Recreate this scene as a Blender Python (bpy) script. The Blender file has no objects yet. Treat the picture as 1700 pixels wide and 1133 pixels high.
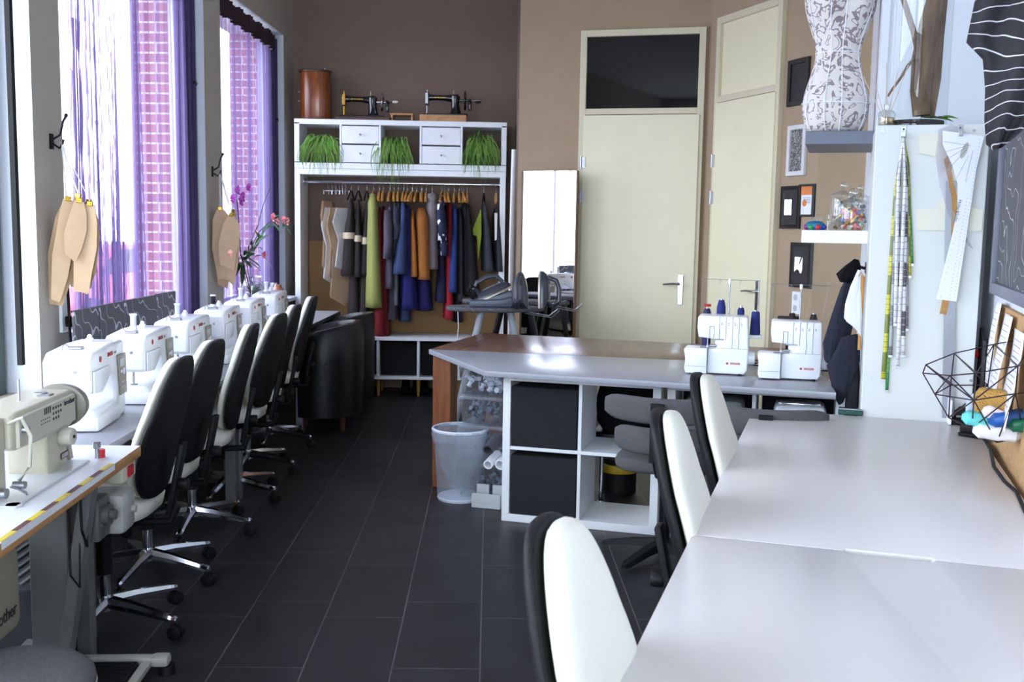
import bpy, bmesh, math, random
from mathutils import Vector, Matrix
C = bpy.context.scene.collection
PI = math.pi
random.seed(7)
# ---------------------------------------------------------------- camera (1700x1133 photograph)
F, YAW, PITCH, ROLL, EYE = 1700.0, 0.0229, 0.1104, 0.0166, 1.5
cy, sy, cp, sp, cr, sr = math.cos(YAW), math.sin(YAW), math.cos(PITCH), math.sin(PITCH), math.cos(ROLL), math.sin(ROLL)
fwd = Vector((sy*cp, cy*cp, -sp)); r0 = Vector((cy, -sy, 0)); u0 = r0.cross(fwd)
RT = r0*cr + u0*sr; UP = u0*cr - r0*sr
cam = bpy.data.cameras.new('camera'); cam.sensor_width = 36; cam.lens = F/1700*36; cam.clip_start = .05; cam.clip_end = 200
cam.dof.use_dof = True; cam.dof.focus_distance = 4.2; cam.dof.aperture_fstop = 8
co = bpy.data.objects.new('camera', cam); C.objects.link(co)
co.matrix_world = Matrix(((RT.x, UP.x, -fwd.x, 0), (RT.y, UP.y, -fwd.y, 0), (RT.z, UP.z, -fwd.z, EYE), (0, 0, 0, 1)))
bpy.context.scene.camera = co
vs = bpy.context.scene.view_settings
vs.view_transform = 'Standard'; vs.look = 'None'; vs.gamma = 1; vs.exposure = 0.0; vs.use_curve_mapping = False
W = bpy.data.worlds.new('sky'); bpy.context.scene.world = W; W.use_nodes = True
bg = W.node_tree.nodes['Background']; bg.inputs[0].default_value = (.80, .90, 1, 1); bg.inputs[1].default_value = 12.5
# daylight enters through the shop windows: portals guide sampling of the sky at each opening
def portal(loc, rz, sx, sz, ry=90):
    l = bpy.data.lights.new('window_portal', 'AREA'); l.shape = 'RECTANGLE'; l.size = sx; l.size_y = sz; l.cycles.is_portal = True
    o = bpy.data.objects.new('window_portal', l); C.objects.link(o); o.location = loc
    o.rotation_euler = (math.radians(90), 0, rz)   # -Z of the lamp then points along +Y rotated by rz
    return o
portal((-2.2, 2.35, 1.75), math.radians(-90), 4.3, 2.7)
portal((-2.16, 6.0, 2.0), math.radians(-90), 2.2, 2.4)
portal((-2.05, 8.25, 2.0), math.radians(-90), 1.8, 2.4)
portal((-1.0, -1.32, 1.7), 0, 2.2, 2.8)

def ray(u, v):
    return RT*((u-850)/F) - UP*((v-566.5)/F) + fwd
def onz(u, v, z):
    d = ray(u, v); return Vector((0, 0, EYE)) + d*((z-EYE)/d.z)
def ony(u, v, y):
    d = ray(u, v); return Vector((0, 0, EYE)) + d*(y/d.y)
def onp(u, v, P, n):
    d = ray(u, v); P = Vector(P); n = Vector(n); o = Vector((0, 0, EYE)); return o + d*(n.dot(P-o)/n.dot(d))

# ---------------------------------------------------------------- materials
MC = {}
def mat(name, col, rough=.5, metal=0, bump=0, bscale=40, var=0, vscale=6, trans=0, spec=.5, alpha=1, coat=0, sheen=0, emit=None, stretch=None):
    if name in MC: return MC[name]
    m = bpy.data.materials.new(name); m.use_nodes = True; N = m.node_tree.nodes; L = m.node_tree.links
    b = N['Principled BSDF']; b.inputs['Base Color'].default_value = (*col, 1); b.inputs['Roughness'].default_value = rough
    b.inputs['Metallic'].default_value = metal; b.inputs['Specular IOR Level'].default_value = spec
    b.inputs['Transmission Weight'].default_value = trans; b.inputs['Alpha'].default_value = alpha
    b.inputs['Coat Weight'].default_value = coat; b.inputs['Sheen Weight'].default_value = sheen
    if emit: b.inputs['Emission Color'].default_value = (*emit[0], 1); b.inputs['Emission Strength'].default_value = emit[1]
    tc = N.new('ShaderNodeTexCoord'); src = tc.outputs['Object']
    if stretch:
        mp = N.new('ShaderNodeMapping'); mp.inputs['Scale'].default_value = stretch; L.new(src, mp.inputs[0]); src = mp.outputs[0]
    if var:
        n = N.new('ShaderNodeTexNoise'); n.inputs['Scale'].default_value = vscale; n.inputs['Detail'].default_value = 5; L.new(src, n.inputs['Vector'])
        r = N.new('ShaderNodeValToRGB'); r.color_ramp.elements[0].position = .3; r.color_ramp.elements[1].position = .7
        r.color_ramp.elements[0].color = (*[c*(1-var) for c in col], 1); r.color_ramp.elements[1].color = (*[min(1, c*(1+var)) for c in col], 1)
        L.new(n.outputs['Fac'], r.inputs[0]); L.new(r.outputs[0], b.inputs['Base Color'])
    if bump:
        n = N.new('ShaderNodeTexNoise'); n.inputs['Scale'].default_value = bscale; n.inputs['Detail'].default_value = 4; L.new(src, n.inputs['Vector'])
        p = N.new('ShaderNodeBump'); p.inputs['Strength'].default_value = bump; p.inputs['Distance'].default_value = .01; L.new(n.outputs['Fac'], p.inputs['Height']); L.new(p.outputs[0], b.inputs['Normal'])
    MC[name] = m; return m
def srgb(r, g, b):
    f = lambda c: (c/255/12.92) if c/255 <= .04045 else ((c/255+.055)/1.055)**2.4
    return (f(r), f(g), f(b))
def S(name, r, g, b, **k): return mat(name, srgb(r, g, b), **k)

white_paint = S('white_paint', 226, 230, 236, rough=.5)
white_lam = S('white_laminate', 236, 238, 240, rough=.35, var=.02)
white_plastic = S('white_plastic', 240, 242, 246, rough=.28, coat=.3)
offwhite_up = S('cream_upholstery', 232, 230, 214, rough=.5, bump=.12, bscale=60)
brown_wall = S('taupe_wall', 168, 146, 120, rough=.85, bump=.25, bscale=90, var=.03)
niche_wall = S('dark_taupe_wall', 132, 112, 98, rough=.85, bump=.25, bscale=90, var=.03)
pillar_face = S('beige_pillar', 176, 168, 156, rough=.85, bump=.2, bscale=80)
reveal_white = S('white_reveal', 216, 220, 228, rough=.6, bump=.08)
door_cream = S('cream_door', 232, 224, 190, rough=.4, var=.02)
frame_cream = S('cream_frame', 214, 204, 174, rough=.45)
ceil_m = S('ceiling_white', 205, 203, 200, rough=.9)
black_shell = S('black_plastic', 13, 13, 15, spec=.3, rough=.6, bump=.1, bscale=200)
black_fab = S('black_fabric', 14, 14, 17, spec=.2, rough=.9, bump=.3, bscale=150)
black_leather = S('black_leather', 10, 10, 13, rough=.36, spec=.4, bump=.15, bscale=60)
chrome = S('chrome', 205, 208, 214, rough=.12, metal=1)
steel = S('brushed_steel', 170, 172, 176, rough=.35, metal=1)
dark_metal = S('dark_metal', 40, 38, 40, rough=.4, metal=.8)
grey_desk = S('grey_tabletop', 150, 152, 160, rough=.28, var=.03, vscale=3)
grey_metal = S('grey_painted_metal', 102, 103, 100, rough=.45, var=.05)
desk_top = S('light_grey_desktop', 208, 203, 200, rough=.3, var=.015, vscale=3)
desk_edge = S('pale_desk_edge', 214, 214, 218, rough=.4)
gold = S('gold', 190, 150, 60, rough=.35, metal=1)
kraft = S('kraft_card', 196, 165, 130, rough=.8, var=.06, vscale=10)
tanwood = S('light_wood', 176, 128, 66, rough=.5, var=.18, vscale=8, stretch=(1, 6, 6))
hangwood = S('hanger_wood', 186, 132, 66, rough=.4, var=.1)
red_pl = S('red_plastic', 190, 30, 34, rough=.4)
logo_red = S('logo_red', 178, 34, 44, rough=.5)
logo_dark = S('logo_dark', 60, 56, 54, rough=.6)
grey_logo = S('logo_grey', 150, 150, 155, rough=.6)
concrete = S('pale_facade', 214, 206, 196, rough=.9)
green1 = S('leaf_green', 104, 156, 60, rough=.5, var=.25, vscale=12)
green2 = S('leaf_dark_green', 44, 92, 44, rough=.5, var=.25, vscale=12)
terracotta = S('terracotta', 140, 74, 52, rough=.8)
string_m = S('white_string', 225, 225, 222, rough=.8)
paper = S('white_paper', 236, 236, 240, rough=.7)

def wood(name, a, b, rough=.35, scale=(2, 14, 14), coat=.2):
    m = bpy.data.materials.new(name); m.use_nodes = True; N = m.node_tree.nodes; L = m.node_tree.links; p = N['Principled BSDF']
    tc = N.new('ShaderNodeTexCoord'); mp = N.new('ShaderNodeMapping'); mp.inputs['Scale'].default_value = scale
    n = N.new('ShaderNodeTexNoise'); n.inputs['Scale'].default_value = 2.2; n.inputs['Detail'].default_value = 8; n.inputs['Distortion'].default_value = .6
    r = N.new('ShaderNodeValToRGB'); r.color_ramp.elements[0].color = (*srgb(*a), 1); r.color_ramp.elements[1].color = (*srgb(*b), 1)
    r.color_ramp.elements[0].position = .3; r.color_ramp.elements[1].position = .72
    L.new(tc.outputs['Object'], mp.inputs[0]); L.new(mp.outputs[0], n.inputs['Vector']); L.new(n.outputs['Fac'], r.inputs[0]); L.new(r.outputs[0], p.inputs['Base Color'])
    p.inputs['Roughness'].default_value = rough; p.inputs['Coat Weight'].default_value = coat; p.inputs['Coat Roughness'].default_value = .2
    return m
table_wood = wood('brown_table_wood', (74, 44, 30), (120, 76, 48), .3, (14, 2, 14))
leg_wood = wood('brown_leg_wood', (112, 62, 34), (150, 88, 50), .5, (14, 14, 2))
case_wood = wood('bentwood_case', (96, 44, 18), (150, 80, 34), .25, (10, 10, 1.5), .5)
edge_wood = wood('edge_wood', (170, 118, 66), (200, 148, 92), .45, (14, 2, 14))
dark_wood = wood('dark_base_wood', (52, 28, 20), (84, 48, 34), .4)
bark = wood('bark', (70, 52, 38), (134, 106, 76), .9, (8, 8, 2), 0)

def floor_mat():
    m = bpy.data.materials.new('slate_tiles'); m.use_nodes = True; N = m.node_tree.nodes; L = m.node_tree.links; p = N['Principled BSDF']
    tc = N.new('ShaderNodeTexCoord'); sx = N.new('ShaderNodeSeparateXYZ'); L.new(tc.outputs['Object'], sx.inputs[0])
    a = N.new('ShaderNodeMath'); a.operation = 'ADD'; a.inputs[1].default_value = -3.3522 + .6207*20; L.new(sx.outputs['Y'], a.inputs[0])
    b = N.new('ShaderNodeMath'); b.operation = 'ADD'; b.inputs[1].default_value = 1.2144 + .3*20; L.new(sx.outputs['X'], b.inputs[0])
    cx = N.new('ShaderNodeCombineXYZ'); L.new(a.outputs[0], cx.inputs[0]); L.new(b.outputs[0], cx.inputs[1])
    br = N.new('ShaderNodeTexBrick'); br.offset = .2657; br.offset_frequency = 2; br.squash = 1
    br.inputs['Scale'].default_value = 1; br.inputs['Brick Width'].default_value = .6207; br.inputs['Row Height'].default_value = .3
    br.inputs['Mortar Size'].default_value = .0032; br.inputs['Mortar Smooth'].default_value = .3; br.inputs['Bias'].default_value = 0
    br.inputs['Color1'].default_value = (.018, .0175, .019, 1); br.inputs['Color2'].default_value = (.023, .022, .024, 1); br.inputs['Mortar'].default_value = (.09, .085, .08, 1)
    L.new(cx.outputs[0], br.inputs['Vector'])
    n = N.new('ShaderNodeTexNoise'); n.inputs['Scale'].default_value = 5; n.inputs['Detail'].default_value = 8; L.new(tc.outputs['Object'], n.inputs['Vector'])
    r = N.new('ShaderNodeMapRange'); r.inputs['From Min'].default_value = .3; r.inputs['From Max'].default_value = .7; r.inputs['To Min'].default_value = .72; r.inputs['To Max'].default_value = 1.3; L.new(n.outputs['Fac'], r.inputs[0])
    mx = N.new('ShaderNodeMix'); mx.data_type = 'RGBA'; mx.blend_type = 'MULTIPLY'; mx.inputs[0].default_value = 1
    L.new(br.outputs['Color'], mx.inputs[6]); L.new(r.outputs[0], mx.inputs[7]); L.new(mx.outputs[2], p.inputs['Base Color'])
    r2 = N.new('ShaderNodeMapRange'); r2.inputs['To Min'].default_value = .3; r2.inputs['To Max'].default_value = .55; L.new(n.outputs['Fac'], r2.inputs[0]); L.new(r2.outputs[0], p.inputs['Roughness'])
    bp = N.new('ShaderNodeBump'); bp.inputs['Strength'].default_value = .25; bp.inputs['Distance'].default_value = .004
    ad = N.new('ShaderNodeMath'); ad.operation = 'MULTIPLY_ADD'; ad.inputs[1].default_value = -1; L.new(br.outputs['Fac'], ad.inputs[0]); L.new(n.outputs['Fac'], ad.inputs[2])
    L.new(ad.outputs[0], bp.inputs['Height']); L.new(bp.outputs[0], p.inputs['Normal'])
    return m
def brick_mat():
    m = bpy.data.materials.new('red_brick'); m.use_nodes = True; N = m.node_tree.nodes; L = m.node_tree.links; p = N['Principled BSDF']
    tc = N.new('ShaderNodeTexCoord'); sx = N.new('ShaderNodeSeparateXYZ'); L.new(tc.outputs['Object'], sx.inputs[0])
    ad = N.new('ShaderNodeMath'); ad.operation = 'ADD'; L.new(sx.outputs['X'], ad.inputs[0]); L.new(sx.outputs['Y'], ad.inputs[1])
    cx = N.new('ShaderNodeCombineXYZ'); L.new(ad.outputs[0], cx.inputs[0]); L.new(sx.outputs['Z'], cx.inputs[1])
    br = N.new('ShaderNodeTexBrick'); br.inputs['Scale'].default_value = 1; br.inputs['Brick Width'].default_value = .22; br.inputs['Row Height'].default_value = .065
    br.inputs['Mortar Size'].default_value = .006; br.inputs['Color1'].default_value = (*srgb(158, 84, 70), 1); br.inputs['Color2'].default_value = (*srgb(132, 64, 56), 1); br.inputs['Mortar'].default_value = (*srgb(200, 190, 184), 1)
    L.new(cx.outputs[0], br.inputs['Vector']); L.new(br.outputs['Color'], p.inputs['Base Color']); p.inputs['Roughness'].default_value = .9
    return m
def sheer_mat(name, tint, body, a0):
    """sheer cloth: the weave covers more where it is seen at a slant"""
    m = bpy.data.materials.new(name); m.use_nodes = True; N = m.node_tree.nodes; L = m.node_tree.links
    for x in list(N): N.remove(x)
    out = N.new('ShaderNodeOutputMaterial'); tr = N.new('ShaderNodeBsdfTransparent'); tr.inputs[0].default_value = (*tint, 1)
    tl = N.new('ShaderNodeBsdfTranslucent'); tl.inputs[0].default_value = (*body, 1); df = N.new('ShaderNodeBsdfDiffuse'); df.inputs[0].default_value = (*body, 1)
    m1 = N.new('ShaderNodeMixShader'); m1.inputs[0].default_value = .4; L.new(tl.outputs[0], m1.inputs[1]); L.new(df.outputs[0], m1.inputs[2])
    g = N.new('ShaderNodeNewGeometry'); d = N.new('ShaderNodeVectorMath'); d.operation = 'DOT_PRODUCT'; L.new(g.outputs['Normal'], d.inputs[0]); L.new(g.outputs['Incoming'], d.inputs[1])
    ab = N.new('ShaderNodeMath'); ab.operation = 'ABSOLUTE'; L.new(d.outputs['Value'], ab.inputs[0])
    mx = N.new('ShaderNodeMath'); mx.operation = 'MAXIMUM'; mx.inputs[1].default_value = .07; L.new(ab.outputs[0], mx.inputs[0])
    iv = N.new('ShaderNodeMath'); iv.operation = 'DIVIDE'; iv.inputs[0].default_value = 1; L.new(mx.outputs[0], iv.inputs[1])
    pw = N.new('ShaderNodeMath'); pw.operation = 'POWER'; pw.inputs[0].default_value = 1-a0; L.new(iv.outputs[0], pw.inputs[1])
    s = N.new('ShaderNodeMath'); s.operation = 'SUBTRACT'; s.inputs[0].default_value = 1; L.new(pw.outputs[0], s.inputs[1])
    ms = N.new('ShaderNodeMixShader'); L.new(s.outputs[0], ms.inputs[0]); L.new(tr.outputs[0], ms.inputs[1]); L.new(m1.outputs[0], ms.inputs[2]); L.new(ms.outputs[0], out.inputs[0])
    return m
def glass_mat(name, tint=(1, 1, 1), refl=.12, rough=.0, body=None, bodyfac=0, ior=1.45):
    """thin clear sheet: passes light straight on, mirrors a little more at a slant"""
    m = bpy.data.materials.new(name); m.use_nodes = True; N = m.node_tree.nodes; L = m.node_tree.links
    for x in list(N): N.remove(x)
    out = N.new('ShaderNodeOutputMaterial'); tr = N.new('ShaderNodeBsdfTransparent'); tr.inputs[0].default_value = (*tint, 1)
    gl = N.new('ShaderNodeBsdfGlossy'); gl.inputs['Roughness'].default_value = rough
    g = N.new('ShaderNodeNewGeometry'); d = N.new('ShaderNodeVectorMath'); d.operation = 'DOT_PRODUCT'; L.new(g.outputs['Normal'], d.inputs[0]); L.new(g.outputs['Incoming'], d.inputs[1])
    ab = N.new('ShaderNodeMath'); ab.operation = 'ABSOLUTE'; L.new(d.outputs['Value'], ab.inputs[0]); om = N.new('ShaderNodeMath'); om.operation = 'SUBTRACT'; om.inputs[0].default_value = 1; L.new(ab.outputs[0], om.inputs[1])
    pw = N.new('ShaderNodeMath'); pw.operation = 'POWER'; pw.inputs[1].default_value = 4; L.new(om.outputs[0], pw.inputs[0])
    fr = N.new('ShaderNodeMath'); fr.operation = 'MULTIPLY_ADD'; fr.inputs[1].default_value = .6; fr.inputs[2].default_value = ((ior-1)/(ior+1))**2; L.new(pw.outputs[0], fr.inputs[0]); ms = N.new('ShaderNodeMixShader'); L.new(fr.outputs[0], ms.inputs[0]); L.new(tr.outputs[0], ms.inputs[1]); L.new(gl.outputs[0], ms.inputs[2])
    last = ms
    if body:
        df = N.new('ShaderNodeBsdfDiffuse'); df.inputs[0].default_value = (*body, 1); tl = N.new('ShaderNodeBsdfTranslucent'); tl.inputs[0].default_value = (*body, 1)
        a = N.new('ShaderNodeMixShader'); a.inputs[0].default_value = .5; L.new(df.outputs[0], a.inputs[1]); L.new(tl.outputs[0], a.inputs[2])
        b = N.new('ShaderNodeMixShader'); b.inputs[0].default_value = bodyfac; L.new(ms.outputs[0], b.inputs[1]); L.new(a.outputs[0], b.inputs[2]); last = b
    L.new(last.outputs[0], out.inputs[0]); return m
clear_glass = glass_mat('clear_glass', (.96, .98, .98), ior=1.6)
jar_glass = glass_mat('jar_glass', (.93, .96, .96), ior=2.1)
milky = glass_mat('milky_plastic', (.9, .93, .97), body=(.8, .85, .9), bodyfac=.24)
tub_pl = glass_mat('clear_tub_plastic', (.93, .95, .98), body=(.8, .85, .9), bodyfac=.07, rough=.1, ior=1.7)
dark_glass = S('dark_pane', 6, 6, 7, rough=.02, spec=.5)
mirror_m = mat('mirror_silver', (.93, .94, .94), rough=.0, metal=1)

def line_pattern(name, base, line, scale=3., thr=.06, rough=.7, dist=6., det=2., dirn='DIAGONAL'):
    """thin flowing line ornament from the zero set of a warped wave"""
    m = bpy.data.materials.new(name); m.use_nodes = True; N = m.node_tree.nodes; L = m.node_tree.links; p = N['Principled BSDF']; p.inputs['Roughness'].default_value = rough
    tc = N.new('ShaderNodeTexCoord'); w = N.new('ShaderNodeTexWave'); w.inputs['Scale'].default_value = scale; w.inputs['Distortion'].default_value = dist; w.inputs['Detail'].default_value = det; w.inputs['Detail Scale'].default_value = 1.3; w.bands_direction = dirn
    L.new(tc.outputs['Object'], w.inputs['Vector'])
    s = N.new('ShaderNodeMath'); s.operation = 'SUBTRACT'; s.inputs[1].default_value = .5; L.new(w.outputs['Fac'], s.inputs[0])
    a = N.new('ShaderNodeMath'); a.operation = 'ABSOLUTE'; L.new(s.outputs[0], a.inputs[0])
    l = N.new('ShaderNodeMath'); l.operation = 'LESS_THAN'; l.inputs[1].default_value = thr; L.new(a.outputs[0], l.inputs[0])
    mx = N.new('ShaderNodeMix'); mx.data_type = 'RGBA'; mx.inputs[6].default_value = (*base, 1); mx.inputs[7].default_value = (*line, 1); L.new(l.outputs[0], mx.inputs[0]); L.new(mx.outputs[2], p.inputs['Base Color'])
    return m
feather_paper = line_pattern('grey_feather_wallpaper', srgb(84, 84, 88), srgb(176, 176, 178), 2.4, .05, dist=12)
striped_cloth = line_pattern('black_white_line_cloth', srgb(26, 24, 30), srgb(210, 208, 214), 4.2, .06, dist=4.4, det=1.5, dirn='Z')
knit_belt = line_pattern('patterned_braid', srgb(205, 188, 160), srgb(110, 88, 70), 40, .2)
def blotch(name, base, spot, scale, lo, hi, dist=1.5):
    m = bpy.data.materials.new(name); m.use_nodes = True; N = m.node_tree.nodes; L = m.node_tree.links; p = N['Principled BSDF']; p.inputs['Roughness'].default_value = .85
    tc = N.new('ShaderNodeTexCoord'); n = N.new('ShaderNodeTexNoise'); n.inputs['Scale'].default_value = scale; n.inputs['Detail'].default_value = 1.5; n.inputs['Distortion'].default_value = dist; L.new(tc.outputs['Object'], n.inputs['Vector'])
    r = N.new('ShaderNodeValToRGB'); r.color_ramp.interpolation = 'CONSTANT'; e = r.color_ramp.elements; e[0].color = (*base, 1); e[1].position = lo; e[1].color = (*spot, 1); k = e.new(hi); k.color = (*base, 1)
    L.new(n.outputs['Fac'], r.inputs[0]); L.new(r.outputs[0], p.inputs['Base Color']); return m
damask = blotch('scroll_print_linen', srgb(222, 216, 210), srgb(146, 132, 134), 9, .52, .60, 3.2)
check_cloth = blotch('navy_white_print', srgb(24, 30, 62), srgb(225, 228, 235), 14, .56, .75, .2)
cork = S('cork', 188, 150, 104, rough=.95, var=.12, vscale=60)

# ---------------------------------------------------------------- mesh builder
def V(*a): return Vector(a) if len(a) > 1 else Vector(a[0])
class MB:
    def __init__(s): s.bm = bmesh.new(); s.mats = []; s.M = Matrix.Identity(4)
    def _fin(s, n0, v0, mi):
        s.bm.faces.ensure_lookup_table(); s.bm.verts.ensure_lookup_table()
        for f in s.bm.faces[n0:]: f.material_index = mi
    def _begin(s): return len(s.bm.faces), len(s.bm.verts)
    def box(s, c, d, bev=.002, rot=None, mi=0):
        n = s._begin(); t = bmesh.new(); bmesh.ops.create_cube(t, size=1)
        bmesh.ops.scale(t, vec=d, verts=t.verts)
        if bev: bmesh.ops.bevel(t, geom=list(t.edges), offset=min(bev, min(d)*.45), segments=2 if bev > .004 else 1, profile=.5, affect='EDGES')
        m = Matrix.Translation(c)
        if rot is not None: m = m @ (rot.to_4x4() if isinstance(rot, Matrix) else Matrix.Rotation(rot, 4, 'Z'))
        return s._add(t, m, mi, n)
    def _add(s, t, m, mi, n=None):
        bmesh.ops.transform(t, matrix=s.M @ m, verts=t.verts)
        mp = {}
        for v in t.verts: mp[v] = s.bm.verts.new(v.co)
        for f in t.faces:
            try: k = s.bm.faces.new([mp[v] for v in f.verts]); k.material_index = mi; k.smooth = True
            except ValueError: pass
        t.free(); return s
    def cyl(s, p0, p1, r0, r1=None, seg=16, mi=0, bev=0):
        p0 = Vector(p0); p1 = Vector(p1); r1 = r0 if r1 is None else r1; d = p1-p0; h = d.length
        t = bmesh.new(); bmesh.ops.create_cone(t, cap_ends=True, segments=seg, radius1=r0, radius2=r1, depth=h)
        if bev: bmesh.ops.bevel(t, geom=[e for e in t.edges if abs(e.verts[0].co.z-e.verts[1].co.z) < 1e-6], offset=bev, segments=2, profile=.5, affect='EDGES')
        m = Matrix.Translation((p0+p1)/2) @ d.to_track_quat('Z', 'Y').to_matrix().to_4x4()
        return s._add(t, m, mi)
    def ball(s, c, r, seg=16, mi=0, rot=None):
        t = bmesh.new(); bmesh.ops.create_uvsphere(t, u_segments=seg, v_segments=max(6, seg//2), radius=1)
        rr = (r, r, r) if not hasattr(r, '__len__') else r
        bmesh.ops.scale(t, vec=rr, verts=t.verts)
        m = Matrix.Translation(c)
        if rot is not None: m = m @ rot.to_4x4()
        return s._add(t, m, mi)
    def lathe(s, prof, c=(0, 0, 0), seg=24, mi=0, m=None, cap=True):
        t = bmesh.new(); rings = []
        for r, z in prof: rings.append([t.verts.new((r*math.cos(2*PI*k/seg), r*math.sin(2*PI*k/seg), z)) for k in range(seg)])
        for a, b in zip(rings, rings[1:]):
            for k in range(seg): t.faces.new((a[k], a[(k+1) % seg], b[(k+1) % seg], b[k]))
        if cap:
            if prof[0][0] > 1e-4: t.faces.new(rings[0][::-1])
            if prof[-1][0] > 1e-4: t.faces.new(rings[-1])
        bmesh.ops.remove_doubles(t, verts=t.verts, dist=1e-6)
        return s._add(t, Matrix.Translation(c) @ (m.to_4x4() if m is not None else Matrix.Identity(4)), mi)
    def loft(s, rings, mi=0, cap=True, closed=True):
        t = bmesh.new(); R = [[t.verts.new(p) for p in r] for r in rings]; k = len(R[0])
        for a, b in zip(R, R[1:]):
            for i in range(k if closed else k-1): t.faces.new((a[i], a[(i+1) % k], b[(i+1) % k], b[i]))
        if cap and closed: t.faces.new(R[0][::-1]); t.faces.new(R[-1])
        bmesh.ops.recalc_face_normals(t, faces=t.faces)
        return s._add(t, Matrix.Identity(4), mi)
    def prism(s, pts, lo, hi, axis='z', bev=0, mi=0, seg=2):
        """outline pts extruded from lo to hi along an axis (x: pts are y,z; y: pts are x,z; z: pts are x,y)"""
        mk = {'x': lambda a, b, h: (h, a, b), 'y': lambda a, b, h: (a, h, b), 'z': lambda a, b, h: (a, b, h)}[axis]
        t = bmesh.new(); A = [t.verts.new(mk(a, b, lo)) for a, b in pts]; B = [t.verts.new(mk(a, b, hi)) for a, b in pts]; k = len(pts)
        t.faces.new(A[::-1]); t.faces.new(B)
        for i in range(k): t.faces.new((A[i], A[(i+1) % k], B[(i+1) % k], B[i]))
        bmesh.ops.recalc_face_normals(t, faces=t.faces)
        if bev:
            ed = [e for f in (t.faces[0], t.faces[1]) for e in f.edges]
            bmesh.ops.bevel(t, geom=list(set(ed)), offset=bev, segments=seg, profile=.5, affect='EDGES')
        return s._add(t, Matrix.Identity(4), mi)
    def tube(s, pts, r, seg=8, mi=0):
        pts = [Vector(p) for p in pts]; n = len(pts); rs = r if hasattr(r, '__len__') else [r]*n; rings = []; up = Vector((.13, .21, .97))
        for i, p in enumerate(pts):
            d = (pts[min(i+1, n-1)]-pts[max(i-1, 0)]).normalized(); a = d.cross(up)
            if a.length < .1: a = d.cross(Vector((1, 0, 0)))
            a.normalize(); b = d.cross(a)
            rings.append([p + (a*math.cos(2*PI*k/seg)+b*math.sin(2*PI*k/seg))*rs[i] for k in range(seg)])
        return s.loft(rings, mi)
    def strip(s, a, b, mi=0):
        """open ribbon between two point lists"""
        t = bmesh.new(); A = [t.verts.new(p) for p in a]; B = [t.verts.new(p) for p in b]
        for i in range(len(A)-1): t.faces.new((A[i], A[i+1], B[i+1], B[i]))
        return s._add(t, Matrix.Identity(4), mi)
    def grid(s, fn, nu, nv, mi=0):
        t = bmesh.new(); G = [[t.verts.new(fn(i/nu, j/nv)) for i in range(nu+1)] for j in range(nv+1)]
        for j in range(nv):
            for i in range(nu): t.faces.new((G[j][i], G[j][i+1], G[j+1][i+1], G[j+1][i]))
        return s._add(t, Matrix.Identity(4), mi)
    def build(s, name, mats, parent=None, loc=None, rz=0, sharp=35, solid=0):
        me = bpy.data.meshes.new(name); s.bm.to_mesh(me); s.bm.free()
        for m in (mats if isinstance(mats, (list, tuple)) else [mats]): me.materials.append(m)
        if len(me.polygons): me.set_sharp_from_angle(angle=math.radians(sharp))
        o = bpy.data.objects.new(name, me); C.objects.link(o)
        if parent is not None: o.parent = parent
        if loc is not None: o.location = loc
        o.rotation_euler.z = rz
        if solid:
            k = o.modifiers.new('solid', 'SOLIDIFY'); k.thickness = solid; k.offset = 0
        return o
def thing(name, label, cat, loc=(0, 0, 0), rz=0, group=None):
    o = bpy.data.objects.new(name, None); C.objects.link(o); o.empty_display_size = .1; o.location = loc; o.rotation_euler = (0, 0, rz)
    o['label'] = label; o['category'] = cat
    if group: o['group'] = group
    return o
def tag(o, label, cat, group=None, kind=None):
    o['label'] = label; o['category'] = cat
    if group: o['group'] = group
    if kind: o['kind'] = kind
    return o
def struct(o, label=None):
    o['kind'] = 'structure'
    if label: o['label'] = label; o['category'] = o.name.split('_')[0]
    return o
def dup(root, label=None, loc=None, rz=None, group=None):
    r = root.copy(); C.objects.link(r)
    if label: r['label'] = label
    if group: r['group'] = group
    if loc is not None: r.location = loc
    if rz is not None: r.rotation_euler = (0, 0, rz)
    for ch in list(root.children):
        c = ch.copy(); C.objects.link(c); c.parent = r
        for g in list(ch.children):
            d = g.copy(); C.objects.link(d); d.parent = c
    return r
def text(name, s, size, m, parent, mtx, ext=.0006, bold=0, sx=1):
    cu = bpy.data.curves.new('t', 'FONT'); cu.body = s; cu.size = size; cu.extrude = ext; cu.offset = bold; cu.align_x = 'CENTER'; cu.align_y = 'CENTER'; cu.resolution_u = 3
    t = bpy.data.objects.new('t', cu); C.objects.link(t); bpy.context.view_layer.update()
    me = bpy.data.meshes.new_from_object(t.evaluated_get(bpy.context.evaluated_depsgraph_get())); bpy.data.objects.remove(t); bpy.data.curves.remove(cu)
    me.transform(mtx @ Matrix.Diagonal((sx, 1, 1, 1))); me.materials.clear(); me.materials.append(m); me.name = name
    o = bpy.data.objects.new(name, me); C.objects.link(o)
    if parent is not None: o.parent = parent
    return o
def frame3(origin, right, up):
    """matrix whose x is right, y is up (for text laid on a face)"""
    r = Vector(right).normalized(); u = Vector(up).normalized(); n = r.cross(u)
    m = Matrix((r, u, n)).transposed().to_4x4(); m.translation = Vector(origin); return m
def rrect(w, h, r, n=4):
    p = []
    for cx, cy_, a0 in ((w/2-r, h/2-r, 0), (-w/2+r, h/2-r, 90), (-w/2+r, -h/2+r, 180), (w/2-r, -h/2+r, 270)):
        for k in range(n+1):
            a = math.radians(a0+90*k/n); p.append((cx+r*math.cos(a), cy_+r*math.sin(a)))
    return p
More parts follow.
